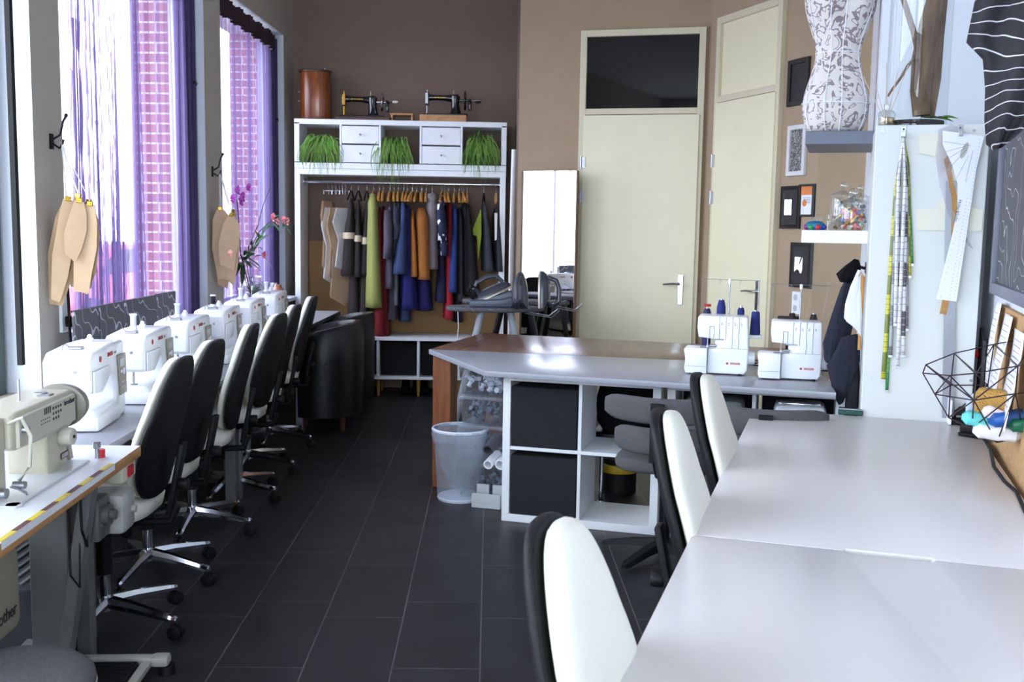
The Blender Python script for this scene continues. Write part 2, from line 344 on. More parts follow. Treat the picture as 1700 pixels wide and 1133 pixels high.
# ================================================================ THE SETTING
m = MB(); m.box((.6, 3.9, -.05), (6.4, 11.6, .1), bev=0); struct(m.build('floor', floor_mat()), 'dark slate tile floor with pale grout lines')
m = MB(); m.box((.6, 3.9, 3.75), (6.4, 11.6, .1), bev=0); struct(m.build('ceiling', ceil_m), 'plain white ceiling')
# left wall, local x along the wall (away from the camera), local y = outward
AL = V(-2.0, 4.9, 0); ANG = math.pi/2 + .045
LN = V(1, -.045, 0)
def ls(u, v=370): return (onp(u, v, AL, LN)-AL).dot(V(-.045, 1, 0).normalized()*1) if False else (onp(u, v, AL, LN).y-4.9)/math.cos(.045)
# direction along the wall (+s) is (.045, .999); outward is (-.999, .045)
def lw(s, d, z): return V(-2.0 + .045*s - .999*d, 4.9 + .999*s + .045*d, z)
LROT = math.pi/2 - .045   # local +x -> along wall, local +y -> outward
S0, S1, S2, S3, S4, S5 = ls(60), ls(108), ls(343), ls(370), ls(473), 4.62
SB = -6.2
head, sill = 3.12, .84
m = MB()
for a, b, z0, z1 in ((SB, SB+.9, 0, 3.7), (S0, S1, 0, 3.7), (S2, S3, 0, 3.7), (S4, S5, 0, 3.7), (SB+.9, S0, head, 3.7), (S1, S2, head, 3.7), (S3, S4, head, 3.7), (SB+.9, S0, 0, .72), (S1, S2, 0, sill), (S3, S4, 0, sill)):
    m.box(((a+b)/2, .1, (z0+z1)/2), (b-a, .2, z1-z0), bev=0)
wl = struct(m.build('wall_left', [pillar_face, reveal_white], loc=AL, rz=LROT), 'left window wall with beige pillars and white reveals')
for p in wl.data.polygons:
    if abs(p.normal.x) > .9 or p.normal.z < -.5: p.material_index = 1
m = MB()
for a, b, z0, z1 in ((SB, SB+.9, -.1, 4.2), (S0-.03, S1+.03, -.1, 4.2), (S2-.06, S3+.03, -.1, 4.2), (S4-.06, S5, -.1, 4.2), (SB, S5, head, 4.2), (SB+.9, S0, -.1, .68), (S1, S2, -.1, sill-.05), (S3, S4, -.1, sill-.05)):
    m.box(((a+b)/2, .33, (z0+z1)/2), (b-a, .25, z1-z0), bev=0)
struct(m.build('wall_outside', brick_mat(), loc=AL, rz=LROT), 'red brick outer skin of the window wall')
m = MB(); m.box(((S1+S2)/2, .02, sill+.015), (S2-S1-.004, .3, .03), bev=.004); struct(m.build('trim_1', white_paint, loc=AL, rz=LROT), 'white sill of the first curtained window')
m = MB(); m.box(((S3+S4)/2, .02, sill+.015), (S4-S3-.004, .3, .03), bev=.004); struct(m.build('trim_2', white_paint, loc=AL, rz=LROT), 'white sill of the far curtained window')
frame_green = S('dark_green_frame', 52, 66, 62, rough=.4); frame_white = S('pale_window_frame', 196, 200, 210, rough=.4)
def window(n, a, b, z0, z1, fm, mull, lab):
    w = MB(); t = .06
    w.box(((a+b)/2, .18, z0+t/2), (b-a, .07, t)); w.box(((a+b)/2, .18, z1-t/2), (b-a, .07, t))
    for x in (a+t/2, b-t/2, *mull): w.box((x, .18, (z0+z1)/2), (t, .07, z1-z0-2*t))
    o = struct(w.build('window_%d' % n, fm, loc=AL, rz=LROT), lab)
    g = MB(); g.box(((a+b)/2, .18, (z0+z1)/2), (b-a-.1, .006, z1-z0-.1), bev=0); g.build('pane', clear_glass, o)
window(1, SB+.9, S0-.03, .72, head, frame_green, (-3.9, -2.2), 'large shop window at the left edge of the view')
window(2, S1+.002, S2-.002, sill+.03, head, frame_white, (), 'curtained window behind the first sewing machines')
window(3, S3+.002, S4-.002, sill+.03, head, frame_white, (), 'curtained window behind the flowers')
# back wall behind the garment rack
def wall(name, p, q, mm, z1=3.7, th=.12, side=1, label=None, z0=0):
    p = V(*p, 0); q = V(*q, 0); d = (q-p); L_ = d.length; a = math.atan2(d.y, d.x)
    w = MB(); w.box((L_/2, side*th/2, (z0+z1)/2), (L_, th, z1-z0), bev=0)
    return struct(w.build(name, mm, loc=p, rz=a), label)
wall('wall_back', (-2.3, 9.47), (.34, 9.47), niche_wall, label='dark taupe back wall behind the garment rack')
DC = V(1.64, 7.95, 0); DJ = V(.217, 8.345, 0)
wall('wall_alcove', (.217, 9.47), (.217, 8.345), niche_wall, side=1, label='short return wall beside the garment rack')
wall('wall_door', (.217, 8.345), (1.64, 7.95), brown_wall, side=1, label='taupe wall with the cream door and dark transom')
NW = V(2.102, 6.628, 0); d2 = (NW-DC).normalized()
wall('wall_right_far', tuple(DC.xy), tuple(NW.xy), brown_wall, side=1, label='taupe wall with the second door and picture frames')
wall('wall_niche', tuple(NW.xy), (2.75, 6.52), brown_wall, side=1, label='taupe end wall of the niche behind the shelves')
E1 = V(.324, .946, 0); E2 = V(.946, -.324, 0)
E2Z = math.atan2(E2.y, E2.x); E1Z = math.atan2(E1.y, E1.x)
def de(e1, e2, z=0): return E1*e1 + E2*e2 + V(0, 0, z)
# boxed white partition behind the cabinet, shelves fix to its left side
m = MB(); m.box((.5, 0, 1.85), (.75, 2.0, 3.7), bev=0); struct(m.build('wall_partition', white_paint, loc=de(5.95, .006), rz=E2Z), 'boxed white partition behind the tall white cabinet')
RQ = V(1.86, 3.6, 0); RD = V(.342, .94, 0)
p0 = RQ-RD*5.15; p1 = RQ+RD*2.2
wall('wall_right', tuple(p1.xy), tuple(p0.xy), white_paint, side=1, label='white right wall with the framed panel and cork board')
# wall behind the camera with its own shop window
m = MB()
for a, b, z0, z1 in ((-2.5, -2.1, 0, 3.7), (.05, .5, 0, 3.7), (-2.1, .05, 3.1, 3.7), (-2.1, .05, 0, .3)):
    m.box(((a+b)/2, -1.31, (z0+z1)/2), (b-a, .14, z1-z0), bev=0)
struct(m.build('wall_front', reveal_white), 'front wall behind the camera')
m = MB()
for x in (-2.07, -1.02, .02): m.box((x, -1.31, 1.7), (.06, .07, 2.8))
for z in (.33, 3.07): m.box((-1.02, -1.31, z), (2.1, .07, .06))
o = struct(m.build('window_4', frame_green), 'shop window behind the camera')
g = MB(); g.box((-1.02, -1.31, 1.7), (2.05, .006, 2.7), bev=0); g.build('pane', clear_glass, o)
# street outside
m = MB(); m.box((-12, 4, -.4), (19, 60, .2), bev=0); struct(m.build('ground_street', S('paving', 150, 146, 150, rough=.9, var=.1, vscale=2)), 'pale street paving outside the windows')
t = thing('building', 'pale rendered building across the street seen through the purple curtain', 'building', (-15, 24, -.3), 0)
m = MB(); m.box((-1.5, 0, 4.5), (3, 30, 9), bev=.02); m.build('facade', concrete, t)
for k in range(7):
    for j in range(2):
        w = MB(); w.box((.02, -12+4*k, 2+3.2*j), (.06, 1.6, 1.7), bev=.01); w.build('window_frame', frame_white, t)
# parked car seen as a blurred shape
t = thing('car', 'red parked car out in the street behind the first purple curtain', 'car', (-6.6, 17.0, -.3), math.radians(80))
prof = [(-2.1, .35), (-2.05, .8), (-1.2, .95), (-.6, 1.42), (.8, 1.45), (1.6, .98), (2.1, .85), (2.15, .35)]
m = MB(); m.prism(prof, -.82, .82, 'y', bev=.06); m.build('body', S('car_red', 170, 28, 34, rough=.25, coat=.8), t)
m = MB(); m.prism([(-1.05, .97), (-.55, 1.35), (.75, 1.38), (1.35, .99)], -.86, .86, 'y', bev=.02); m.build('side_window', S('car_glass', 30, 32, 38, rough=.1), t)
for x in (-1.3, 1.35):
    for y in (-.8, .8):
        w = MB(); w.cyl((x, y-.09, .32), (x, y+.09, .32), .32, seg=24, bev=.03); w.build('wheel', black_shell, t)

m = MB(); q0_ = ls(22); z_ = onp(22, 612, lw(q0_, -.03, 0), LN).z; m.box((q0_, -.012, (z_+3.1)/2), (.025, .025, 3.1-z_), bev=.002); struct(m.build('trim_3', black_shell, loc=AL, rz=LROT), 'black vertical track at the edge of the shop window on the far left')
# curtains
def curtain(name, a, b, z0, z1, lab, dens=14, amp=.028, seed=1, big=()):
    rnd = random.Random(seed); ph = [rnd.uniform(0, 6.28) for _ in range(6)]
    t = thing(name, lab, 'curtain', lw((a+b)/2, .075, z0), LROT)
    L_ = b-a; n = 1100; npl = int(dens); pl = [((i+rnd.uniform(.1, .9))/npl, rnd.uniform(.007, .017)*1.9/L_*amp/.02, rnd.uniform(.018, .034)*(1 if i % 2 else -1), rnd.uniform(-.012, .012)) for i in range(npl)] + [((ls(px)-a)/L_, wd/L_, hh, sl) for px, wd, hh, sl in big]
    def fn(u, v):
        x = u*L_; w = 0
        k = 2*PI*dens
        warp = u + .012*math.sin(2*PI*u*3+ph[0]) + .02*math.sin(2*PI*u*1.3+ph[1])*(1-.3*v)
        w = .006*math.sin(k*warp+ph[2]) + .006*math.sin(k*.37*warp+ph[4]); x2 = x
        for (c, wd_, hh, sl) in pl:       # narrow pleats between flatter stretches of cloth
            dd = u-c-sl*(v-.5); e = math.exp(-(dd/wd_)**2); w += hh*e*math.sin(dd/wd_*(7 if hh > .04 else 4.5)+c*50); x2 -= .6*dd*L_*e
        return (x2-L_/2, w*(.7+.3*(1-v)), v*(z1-z0))
    m = MB(); m.grid(fn, n, 36); m.build('sheer_panel', SHEER, t, sharp=180)
    return t, L_
SHEER = sheer_mat('purple_sheer', (.95, .92, 1.0), srgb(146, 130, 172), .15)
t, L_ = curtain('sheer_curtain', S1+.01, S2-.12, sill+.04, 3.09, 'sheer purple curtain in the nearer window beside the paper patterns', 9, .020, 3, ((157, .008, .045, .004), (182, .009, .045, -.006), (203, .015, .05, -.010), (226, .015, .05, .018), (252, .008, .045, 0)))

# dense dark bunch at its far side
def bunch(a, b, lab, zt=3.08, zb=sill+.04):
    t = thing('curtain_bunch', lab, 'curtain', lw((a+b)/2, .09, zb), LROT)
    def fn(u, v):
        ph = u*2*PI*7; w = (b-a)*(1-.25*math.sin(v*PI*.9)*.5)
        return ((u-.5)*w, .035*math.sin(ph)+.01*math.sin(ph*2.3+v*3), v*(zt-zb))
    m = MB(); m.grid(fn, 160, 8); m.build('gathered_cloth', S('dark_purple_cloth', 74, 62, 104, rough=.8), t, sharp=180)
bunch(S2-.22, S2-.01, 'dark purple curtain gathered against the pillar beside the nearer window')
t, L_ = curtain('sheer_curtain', S3+.01, S4-.2, sill+.04, 3.02, 'sheer purple curtain in the far window behind the orchid', 17, .020, 9)
m = MB(); m.grid(lambda u, v: ((u-.5)*(L_+.02), -.035+.014*math.sin(u*150)+.004*math.sin(u*410), 3.02-sill-.04 - .055 + v*.13 + .012*math.sin(u*37)), 200, 3); m.build('ruffled_heading', S('brown_ruffle', 52, 34, 40, rough=.9), t, sharp=180)
bunch(S4-.22, S4-.01, 'dark purple curtain gathered beside the garment rack')
for uv in ((318, 130), (455, 193)):
    p = onp(*uv, AL, LN); m = MB(); m.cyl((0, 0, 0), (0, -.05, 0), .006); m.ball((0, -.055, 0), .011, 10); m.cyl((0, .0, 0), (0, .004, 0), .014)
    o = m.build('tieback_hook', dark_metal, loc=V(lw(S2 if uv[0] < 400 else S4, .05, p.z)), rz=0)
    tag(o, 'small black curtain tieback hook on the white reveal %s' % ('of the middle pillar' if uv[0] < 400 else 'beside the garment rack'), 'hook')
# first window's curtain strips (reflected in the mirror)
t, L_ = curtain('sheer_curtain', -5.0, S0-.5, .76, 3.05, 'sheer purple curtain in the shop window out of view, seen in the mirror', 22, .02, 5)

# ------------------------------------------------ doors
def door(n, P, dirv, w, ztop, zsplit, lab, glass, handle_side):
    """frame and leaf in a local frame: x along the wall, -y into the room"""
    a = math.atan2(dirv.y, dirv.x); f = .05
    o = thing('door_%d' % n, lab, 'door', P, a); o['kind'] = 'structure'
    m = MB()
    m.box((f/2, -.012, ztop/2), (f, .05, ztop)); m.box((w-f/2, -.012, ztop/2), (f, .05, ztop)); m.box((w/2, -.012, ztop-f/2), (w-2*f, .05, f))
    m.box((w/2, -.012, zsplit+.022), (w-2*f, .05, .045))
    m.build('door_frame', frame_cream, o)
    m = MB(); m.box((w/2+(.006), -.03, zsplit/2), (w-2*f+.03, .04, zsplit-.012), bev=.003); m.build('door_leaf', door_cream, o)
    m = MB(); m.box((w/2, -.004, (zsplit+ztop)/2), (w-2*f+.002, .012, ztop-zsplit-.1), bev=0); m.build('transom_pane' if glass else 'transom_panel', dark_glass if glass else door_cream, o)
    hx = w-.13
    h = MB(); h.box((hx, -.055, 1.04), (.042, .009, .24), bev=.003, mi=0)
    h.cyl((hx, -.055, 1.085), (hx, -.1, 1.085), .01); h.tube([(hx, -.1, 1.085), (hx-.05, -.103, 1.087), (hx-.13, -.1, 1.08)], [.0095, .009, .008]); h.build('door_handle', chrome, o)
    for z in (2.02, 1.75):
        h = MB(); h.cyl((.028, -.055, z-.05), (.028, -.055, z+.05), .008); h.box((.045, -.052, z), (.03, .006, .09), bev=.001); h.build('hinge', steel, o)
    return o
P = onp(966, 54, DC, V(.267, .963, 0)); P2 = onp(1174, 45, DC, V(.267, .963, 0))
D1 = (P2-P); D1.z = 0
door(1, V(P.x, P.y, 0), D1, D1.length, 3.035, 2.39, 'tall cream door with a dark glazed transom', True, 1)
n2 = V(-d2.y, d2.x, 0)
P = onp(1198, 27, DC, n2); P2 = onp(1308, 0, DC, n2); D2 = P2-P; D2.z = 0
door(2, V(P.x, P.y, 0), D2, D2.length, 3.07, 2.45, 'second tall cream door with a closed panel above, on the slanting wall', False, 1)
# sockets
def socket(P, a, lab, n=2):
    t = thing('wall_socket', lab, 'socket', P, a)
    m = MB(); m.box((0, -.006, 0), (.085, .014, .085 if n == 1 else .15), bev=.003); m.build('cover_plate', white_plastic, t)
    for k in range(n):
        z = 0 if n == 1 else (-.036, .036)[k]
        q = MB(); q.cyl((0, -.0145, z), (0, -.0132, z), .021, seg=20); q.build('socket_insert', S('socket_grey', 190, 192, 196, rough=.4), t)
socket(onp(1180, 478, DC, V(.267, .963, 0)) + V(-.0, -.004, 0), math.atan2(D1.y, D1.x), 'white wall socket between the two cream doors', 1)
socket(onp(1323, 503, DC, n2) + n2*0, math.atan2(d2.y, d2.x), 'white double socket below the lowest black frame', 2)
# ================================================================ LEFT SIDE: machine tables, chairs, machines
def table(name, lab, cat, poly, z, th, mt, me, legs, leg_mat, group=None):
    cx = sum(p[0] for p in poly)/len(poly); cy_ = sum(p[1] for p in poly)/len(poly)
    t = thing(name, lab, cat, (cx, cy_, 0), 0, group)
    m = MB(); m.prism([(p[0]-cx, p[1]-cy_) for p in poly], z-th, z, 'z', bev=.003)
    o = m.build('tabletop', [mt, me], t)
    for p in o.data.polygons:
        if abs(p.normal.z) < .5: p.material_index = 1
    for x, y in legs:
        m = MB(); m.box((x-cx, y-cy_, (z-th)/2), (.05, .05, z-th), bev=.004); m.build('leg', leg_mat, t)
    return t
GT = 'grey machine tables along the window wall'
table('machine_table', 'long grey table under the nearest sewing machines of the window row', 'table', [(-1.90, 3.30), (-1.30, 3.30), (-1.30, 5.42), (-1.86, 5.42)], .735, .028, grey_desk, S('table_edge_grey', 128, 130, 138, rough=.4), [(-1.82, 3.4), (-1.36, 3.4), (-1.80, 5.36), (-1.36, 5.36)], grey_metal)
table('machine_table', 'long grey table under the farther sewing machines of the window row', 'table', [(-1.86, 5.43), (-1.30, 5.43), (-1.30, 7.42), (-1.80, 7.42)], .735, .028, grey_desk, S('table_edge_grey', 128, 130, 138), [(-1.80, 5.5), (-1.36, 5.5), (-1.72, 7.34), (-1.36, 7.34)], steel)
table('side_table', 'pale grey table with dark edge between the tub chairs and the window', 'table', [(-1.80, 7.46), (-1.31, 7.46), (-1.275, 8.78), (-1.76, 8.78)], .765, .035, S('pale_grey_top', 176, 178, 186, rough=.3), S('dark_table_edge', 60, 58, 62, rough=.5), [(-1.70, 7.54), (-1.37, 7.54), (-1.68, 8.7), (-1.34, 8.7)], grey_metal)

# ---- swivel chair, faces +x locally
def outline(s, n=3.2): return max(0.0, 1-abs(s)**n)**(1/n)
def make_chair(lab, loc, rz, group, base_rot=.3, seat_h=.47, low=.0):
    t = thing('swivel_chair', lab, 'chair', loc, rz, group)
    m = MB()
    m.cyl((0, 0, .075), (0, 0, .125), .036, .03, seg=16)
    for k in range(5):
        a = base_rot + 2*PI*k/5; c, s = math.cos(a), math.sin(a); rings = []
        for r, w, h, z in ((.02, .024, .03, .105), (.12, .019, .026, .098), (.27, .0145, .018, .078), (.30, .015, .016, .074), (.31, .009, .01, .073)):
            rings.append([(r*c - w*yy*s, r*s + w*yy*c, z + h*zz) for yy, zz in ((-.8, -.7), (.8, -.7), (1, 0), (.55, .65), (-.55, .65), (-1, 0))])
        m.loft(rings)
    m.build('star_base', chrome, t)
    for k in range(5):
        a = base_rot + 2*PI*k/5; c, s = math.cos(a), math.sin(a)
        w = MB(); x, y = .293*c, .293*s; tx, ty = -s, c
        w.cyl((x, y, .045), (x, y, .066), .009)
        for q in (-1, 1): w.cyl((x+tx*.004*q+.012*c, y+ty*.004*q+.012*s, .0275), (x+tx*.022*q+.012*c, y+ty*.022*q+.012*s, .0275), .0265, seg=16, bev=.004)
        w.build('caster', black_shell, t)
    m = MB(); m.cyl((0, 0, .12), (0, 0, .27), .021); m.build('chrome_column', chrome, t)
    m = MB(); m.cyl((0, 0, .21), (0, 0, seat_h-.07), .03, .033); m.box((0, 0, seat_h-.06), (.20, .16, .04), bev=.01); m.tube([(.0, .08, seat_h-.06), (.02, .2, seat_h-.065), (.03, .24, seat_h-.06)], .006); m.build('gas_lift_sleeve', black_shell, t)
    # seat: rounded pad over a black pan
    def ringxy(z, sx, sy, k=1): return [(.03+sx*math.copysign(abs(math.cos(a))**.62, math.cos(a)), sy*math.copysign(abs(math.sin(a))**.62, math.sin(a)), z) for a in [2*PI*i/32 for i in range(32)]]
    m = MB(); m.loft([ringxy(seat_h-.03, .20, .20), ringxy(seat_h-.02, .222, .225), ringxy(seat_h+.02, .23, .232), ringxy(seat_h+.045, .215, .218), ringxy(seat_h+.055, .16, .165)]); m.build('seat', offwhite_up, t, sharp=60)
    m = MB(); m.loft([ringxy(seat_h-.055, .15, .15), ringxy(seat_h-.045, .205, .205), ringxy(seat_h-.022, .216, .218)]); m.build('seat_pan', black_shell, t)
    # backrest
    zb, zt = seat_h+.04, seat_h+.55
    def xc(v): return -.235 + .008*math.sin(PI*min(1, v*1.55)) - .115*(v-.45)
    def halfw(v):
        base = .165 + .045*math.cos((v-.38)*PI/1.1) - .055*max(0, v-.45)
        return base*outline(2*v-1, 3.4)
    def back(off, th_f, th_b, grow, z0, z1, n=22):
        rings = []
        for i in range(n+1):
            v = .5-.5*math.cos(PI*(.015+.97*i/n)); w = max(.01, halfw(v)+grow*outline(2*v-1, 6)); x = xc(v)+off; e = outline(2*v-1, 5)
            ring = []
            for k in range(28):
                a = 2*PI*k/28; c, s = math.cos(a), math.sin(a)
                yy = w*math.copysign(abs(s)**.75, s); xx = (th_f if c > 0 else th_b)*math.copysign(abs(c)**.7, c)*(.25+.75*e)
                ring.append((x+xx+.9*yy*yy*(.5), yy, z0+(z1-z0)*v))
            rings.append(ring)
        return rings
    m = MB(); m.loft(back(.012, .036, .012, 0, zb+.005, zt-.005)); m.build('backrest', offwhite_up, t, sharp=70)
    m = MB(); m.loft(back(-.012, .012, .026, .008, zb, zt)); m.build('back_shell', black_shell, t, sharp=70)
    m = MB(); m.box((-.272, 0, seat_h+.1), (.02, .06, .27), rot=Matrix.Rotation(-.2, 3, 'Y'), bev=.006); m.tube([(-.272, 0, seat_h), (-.25, 0, seat_h-.06), (-.10, 0, seat_h-.065), (0, 0, seat_h-.06)], .016); m.build('back_bracket', black_shell, t)
    m = MB(); m.cyl((-.28, 0, seat_h+.08), (-.315, 0, seat_h+.08), .022, seg=12, bev=.004); m.build('adjusting_knob', black_shell, t)
    return t
hubs = [(181, 987), (252, 908), (326, 838), (385, 786), (418, 746), (454, 707)]
clabs = ['cream and black swivel chair nearest the beige industrial machine', 'second swivel chair in the window row, behind the nearest one', 'third swivel chair in the window row counting from the beige industrial machine',
 'fourth swivel chair in the window row, third from the tub chairs', 'fifth swivel chair in the window row, second from the tub chairs', 'farthest swivel chair of the window row, beside the black tub chairs']
ch0 = None; rots = [.32, .1, .25, .05, .3, .15]
for i, (u, v) in enumerate(hubs):
    p = onz(u-7, v, .13)
    if ch0 is None: ch0 = make_chair(clabs[0], (p.x, p.y, 0), PI, 'swivel chairs in the window row', .3); 
    else: dup(ch0, clabs[i], (p.x, p.y, 0), PI + (-.04, .10, -.06, .05, .08)[i-1])
# right chairs at the pale desk
dlabs = ['cream and black swivel chair closest to the camera, at the pale desk', 'middle swivel chair of the three at the pale desk', 'swivel chair at the far end of the pale desk, before the overlockers']
for (e1, e2, rz, z, lab) in ((1.60, -.138, E2Z, 0, dlabs[0]), (2.72, -.134, E2Z+.02, 0, dlabs[1]), (3.46, -.131, E2Z-.03, 0, dlabs[2])):
    p = de(e1, e2); dup(ch0, lab, (p.x, p.y, 0), rz, 'swivel chairs at the pale desk')

# ---- household sewing machine. local: x toward the operator (+x front), y along the machine, needle head at y=0
def make_singer(lab, loc, rz, group=None, spool=None):
    t = thing('sewing_machine', lab, 'sewing machine', loc, rz, group)
    o = [(.02, .012), (.035, 0), (.425, 0), (.435, .012), (.432, .15), (.425, .285), (.41, .298), (.25, .302), (.03, .292), (-.012, .262), (-.012, .155), (.0, .142), (.10, .135), (.125, .15), (.20, .185), (.262, .180), (.285, .15), (.295, .10), (.285, .082), (.03, .078), (.02, .068)]
    m = MB(); m.prism(o, -.085, .085, 'x', bev=.014, seg=3); b = m.build('body', white_plastic, t, sharp=40)
    m = MB(); m.prism([(.0, .145), (.098, .138), (.17, .174), (.205, .205), (.19, .225), (.0, .225)], .086, .094, 'x', bev=.003); m.build('face_cover', S('pale_cover', 228, 231, 238, rough=.3), t)
    m = MB(); m.box((0, .16, .03), (.20, .30, .055), bev=.012); m.build('accessory_bed', white_plastic, t)
    m = MB(); m.prism([(.335, .085), (.425, .085), (.418, .245), (.312, .245)], .086, .092, 'x', bev=.002); pn = m.build('control_panel', S('control_beige', 150, 142, 130, rough=.35), t)
    m = MB(); m.box((.093, .362, .213), (.003, .05, .03), bev=.001); m.build('screen', S('screen_grey', 200, 205, 205, rough=.2), pn)
    m = MB(); m.cyl((.0915, .385, .175), (.0945, .385, .175), .014, seg=16); m.box((.093, .352, .178), (.003, .022, .012)); m.box((.093, .37, .135), (.002, .05, .002)); m.box((.093, .37, .115), (.002, .05, .002)); m.build('buttons', white_plastic, pn)
    m = MB(); m.cyl((0, .432, .215), (0, .462, .215), .042, .038, seg=24, bev=.004); m.build('handwheel', white_plastic, t)
    m = MB(); m.cyl((.02, .05, .085), (.02, .05, .15), .004); m.box((.02, .05, .084), (.03, .012, .006)); m.cyl((.02, .05, .14), (.02, .05, .155), .01); m.cyl((.02, .035, .095), (.02, .035, .15), .002); m.build('presser_foot', steel, t)
    m = MB(); m.box((.0, .10, .3), (.05, .03, .01)); m.tube([(-.03, .04, .295), (-.03, .05, .315), (-.03, .08, .317), (-.02, .1, .3)], .0018); m.build('thread_guide', steel, t)
    m = MB(); m.cyl((-.02, .335, .298), (-.02, .335, .325), .005); m.build('winder_stop', white_plastic, t)
    m = MB(); m.cyl((-.01, .30, .3), (-.01, .30, .315), .014); m.cyl((-.01, .30, .315), (-.01, .30, .325), .009); m.build('bobbin_winder', white_plastic, t)
    text('brand_lettering', 'SINGER', .021, logo_red, t, frame3((.0865, .225, .262), (0, 1, 0), (0, 0, 1)), bold=.0004)
    text('model_lettering', 'simple', .013, grey_logo, t, frame3((.0865, .29, .262), (0, 1, 0), (0, 0, 1)))
    m = MB(); m.cyl((.085, .10, .258), (.0875, .10, .258), .011, seg=16); m.build('round_badge', logo_red, t)
    m = MB(); m.cyl((.03, -.0125, .225), (.03, -.0145, .225), .006, seg=12); m.build('cover_screw', steel, t)
    if spool:
        m = MB(); m.cyl((-.02, .20, .3), (-.02, .20, .315), .016, seg=16); m.cyl((-.02, .20, .315), (-.02, .20, .36), .0125, seg=16, mi=1); m.cyl((-.02, .20, .36), (-.02, .20, .368), .016, seg=16); m.build('thread_spool', [white_plastic, S('thread_'+spool, *( (30, 30, 44) if spool == 'dark' else (214, 216, 222)), rough=.9)], t)
    return t
ends = [208, 287, 349, 401, 440, 477]; vv = [640, 590, 550, 530, 515, 500]
mlabs = ['white sewing machine nearest the beige industrial machine', 'white sewing machine with a tall white spool, second in the window row', 'white sewing machine in front of the farther grey patterned board, third in the row',
 'white sewing machine with a dark thread spool, fourth in the row', 'white sewing machine in front of the black bowl, fifth in the row', 'farthest white sewing machine of the window row, by the pale grey table']
spl = [None, 'white', 'white', 'dark', 'white', 'white']
for i, (u, v) in enumerate(zip(ends, vv)):
    p = onp(u, v, (-1.42, 0, 0), (1, 0, 0)); make_singer(mlabs[i], (-1.505, p.y-.425+(.09, .06, .05, .05, .05, .05)[i], .735), (.08, .05, .03, .04, .02, .02)[i], 'white sewing machines in the window row', spl[i])

# papers and small things on the machine table
m = MB(); m.box((0, 0, .045), (.12, .22, .09), bev=.01); m.box((.0, 0, .092), (.10, .16, .004)); o = m.build('tissue_box', S('brown_print', 190, 140, 100, rough=.7, var=.3, vscale=30), loc=(-1.80, 3.66, .735), rz=.2); tag(o, 'brown and white patterned box behind the nearest sewing machine', 'box')
# patterned boards leaning in the first window
def board(u0, v0, u1, v1, lab, i):
    a = onp(u0, v0, V(-1.9, 4.9, 0), LN); b = onp(u1, v1, V(-1.9, 4.9, 0), LN); L_ = (b-a).length; t = thing('patterned_board', lab, 'board', (a.x, a.y, .737), math.atan2((b-a).y, (b-a).x), 'grey leaf-patterned boards leaning before the window')
    h = (a.z+b.z)/2-.737
    m = MB(); m.box((L_/2, .0, h/2), (L_-.004, .014, h), bev=.002); m.build('papered_panel', feather_paper, t)
    m = MB()
    for z in (.005, h-.005): m.box((L_/2, .0075, z), (L_-.004, .006, .01), bev=.001)
    m.build('backing_rail', dark_metal, t)
board(121, 517, 162, 508, 'small grey leaf-patterned board standing left of the other two', 0)
board(163, 508, 204, 500, 'grey leaf-patterned board in the middle, behind the second sewing machine', 1)
board(207, 500, 258, 489, 'larger grey leaf-patterned board right of the gap', 2)
board(259, 489, 290, 483, 'narrow grey leaf-patterned board beside the dark curtain bunch', 3)

# wooden-edged industrial table with the beige brother machine
BR = V(-1.119, 3.275, 0); bang = math.atan2(1.04, -.036)   # edge direction away from the camera
BT = thing('industrial_table', 'white-topped industrial sewing table with a brown wood edge in the left foreground', 'table', (BR.x, BR.y, 0), bang-PI/2)
# local: origin at far right corner, -y toward the camera, -x toward the window
m = MB(); m.prism([(0, 0), (-.52, .02), (-.52, -1.25), (0, -1.25)], .745, .78, 'z', bev=.003); o = m.build('tabletop', [S('white_worktop', 232, 234, 238, rough=.3), edge_wood], BT)
for p in o.data.polygons:
    if p.normal.z < .5: p.material_index = 1
m = MB()
cols = [0, 1]
for k in range(9): m.box((-.009, -.30-.085*k, .7806), (.014, .083, .0012), bev=0, mi=k % 2)
for k in range(75): m.box((-.0005, -.262-.0102*k, .7703), (.0012, .002, .012), bev=0, mi=3)
m.box((-.0002, -.64, .770), (.001, .77, .016), bev=0, mi=2); m.build('ruler_tape', [S('tape_yellow', 214, 190, 50, rough=.5), S('tape_brown', 90, 50, 48, rough=.5), white_lam, logo_dark], BT)
leg = MB(); leg.box((-.10, -.34, .40), (.035, .06, .70), bev=.004, rot=Matrix.Rotation(.16, 3, 'Y')); leg.box((-.165, -.34, .42), (.11, .02, .62), bev=.003); leg.box((-.25, -.34, .045), (.50, .05, .05), bev=.006); leg.box((-.25, -.34, .735), (.44, .05, .02)); leg.build('leg', grey_metal, BT)
leg = MB(); leg.box((-.10, -1.10, .40), (.035, .06, .70), bev=.004, rot=Matrix.Rotation(.16, 3, 'Y')); leg.box((-.165, -1.10, .42), (.11, .02, .62), bev=.003); leg.box((-.25, -1.10, .045), (.50, .05, .05), bev=.006); leg.box((-.25, -1.1, .735), (.44, .05, .02)); leg.build('leg', grey_metal, BT)
m = MB(); m.box((-.26, -.65, .20), (.06, .86, .05), bev=.004); m.build('cross_bar', grey_metal, BT)
m = MB(); m.box((-.05, -.07, .715), (.07, .13, .055), bev=.006); s_ = m.build('switch_box', S('switch_cream', 206, 200, 176, rough=.5), BT)
m = MB(); m.box((-.013, -.07, .715), (.008, .05, .034), bev=.002); m.build('red_switch', red_pl, s_)
m = MB(); m.box((-.06, -.12, .60), (.12, .12, .13), bev=.02); m.cyl((.0, -.10, .60), (.012, -.10, .60), .012); m.build('control_housing', S('housing_grey', 160, 160, 154, rough=.5), BT)
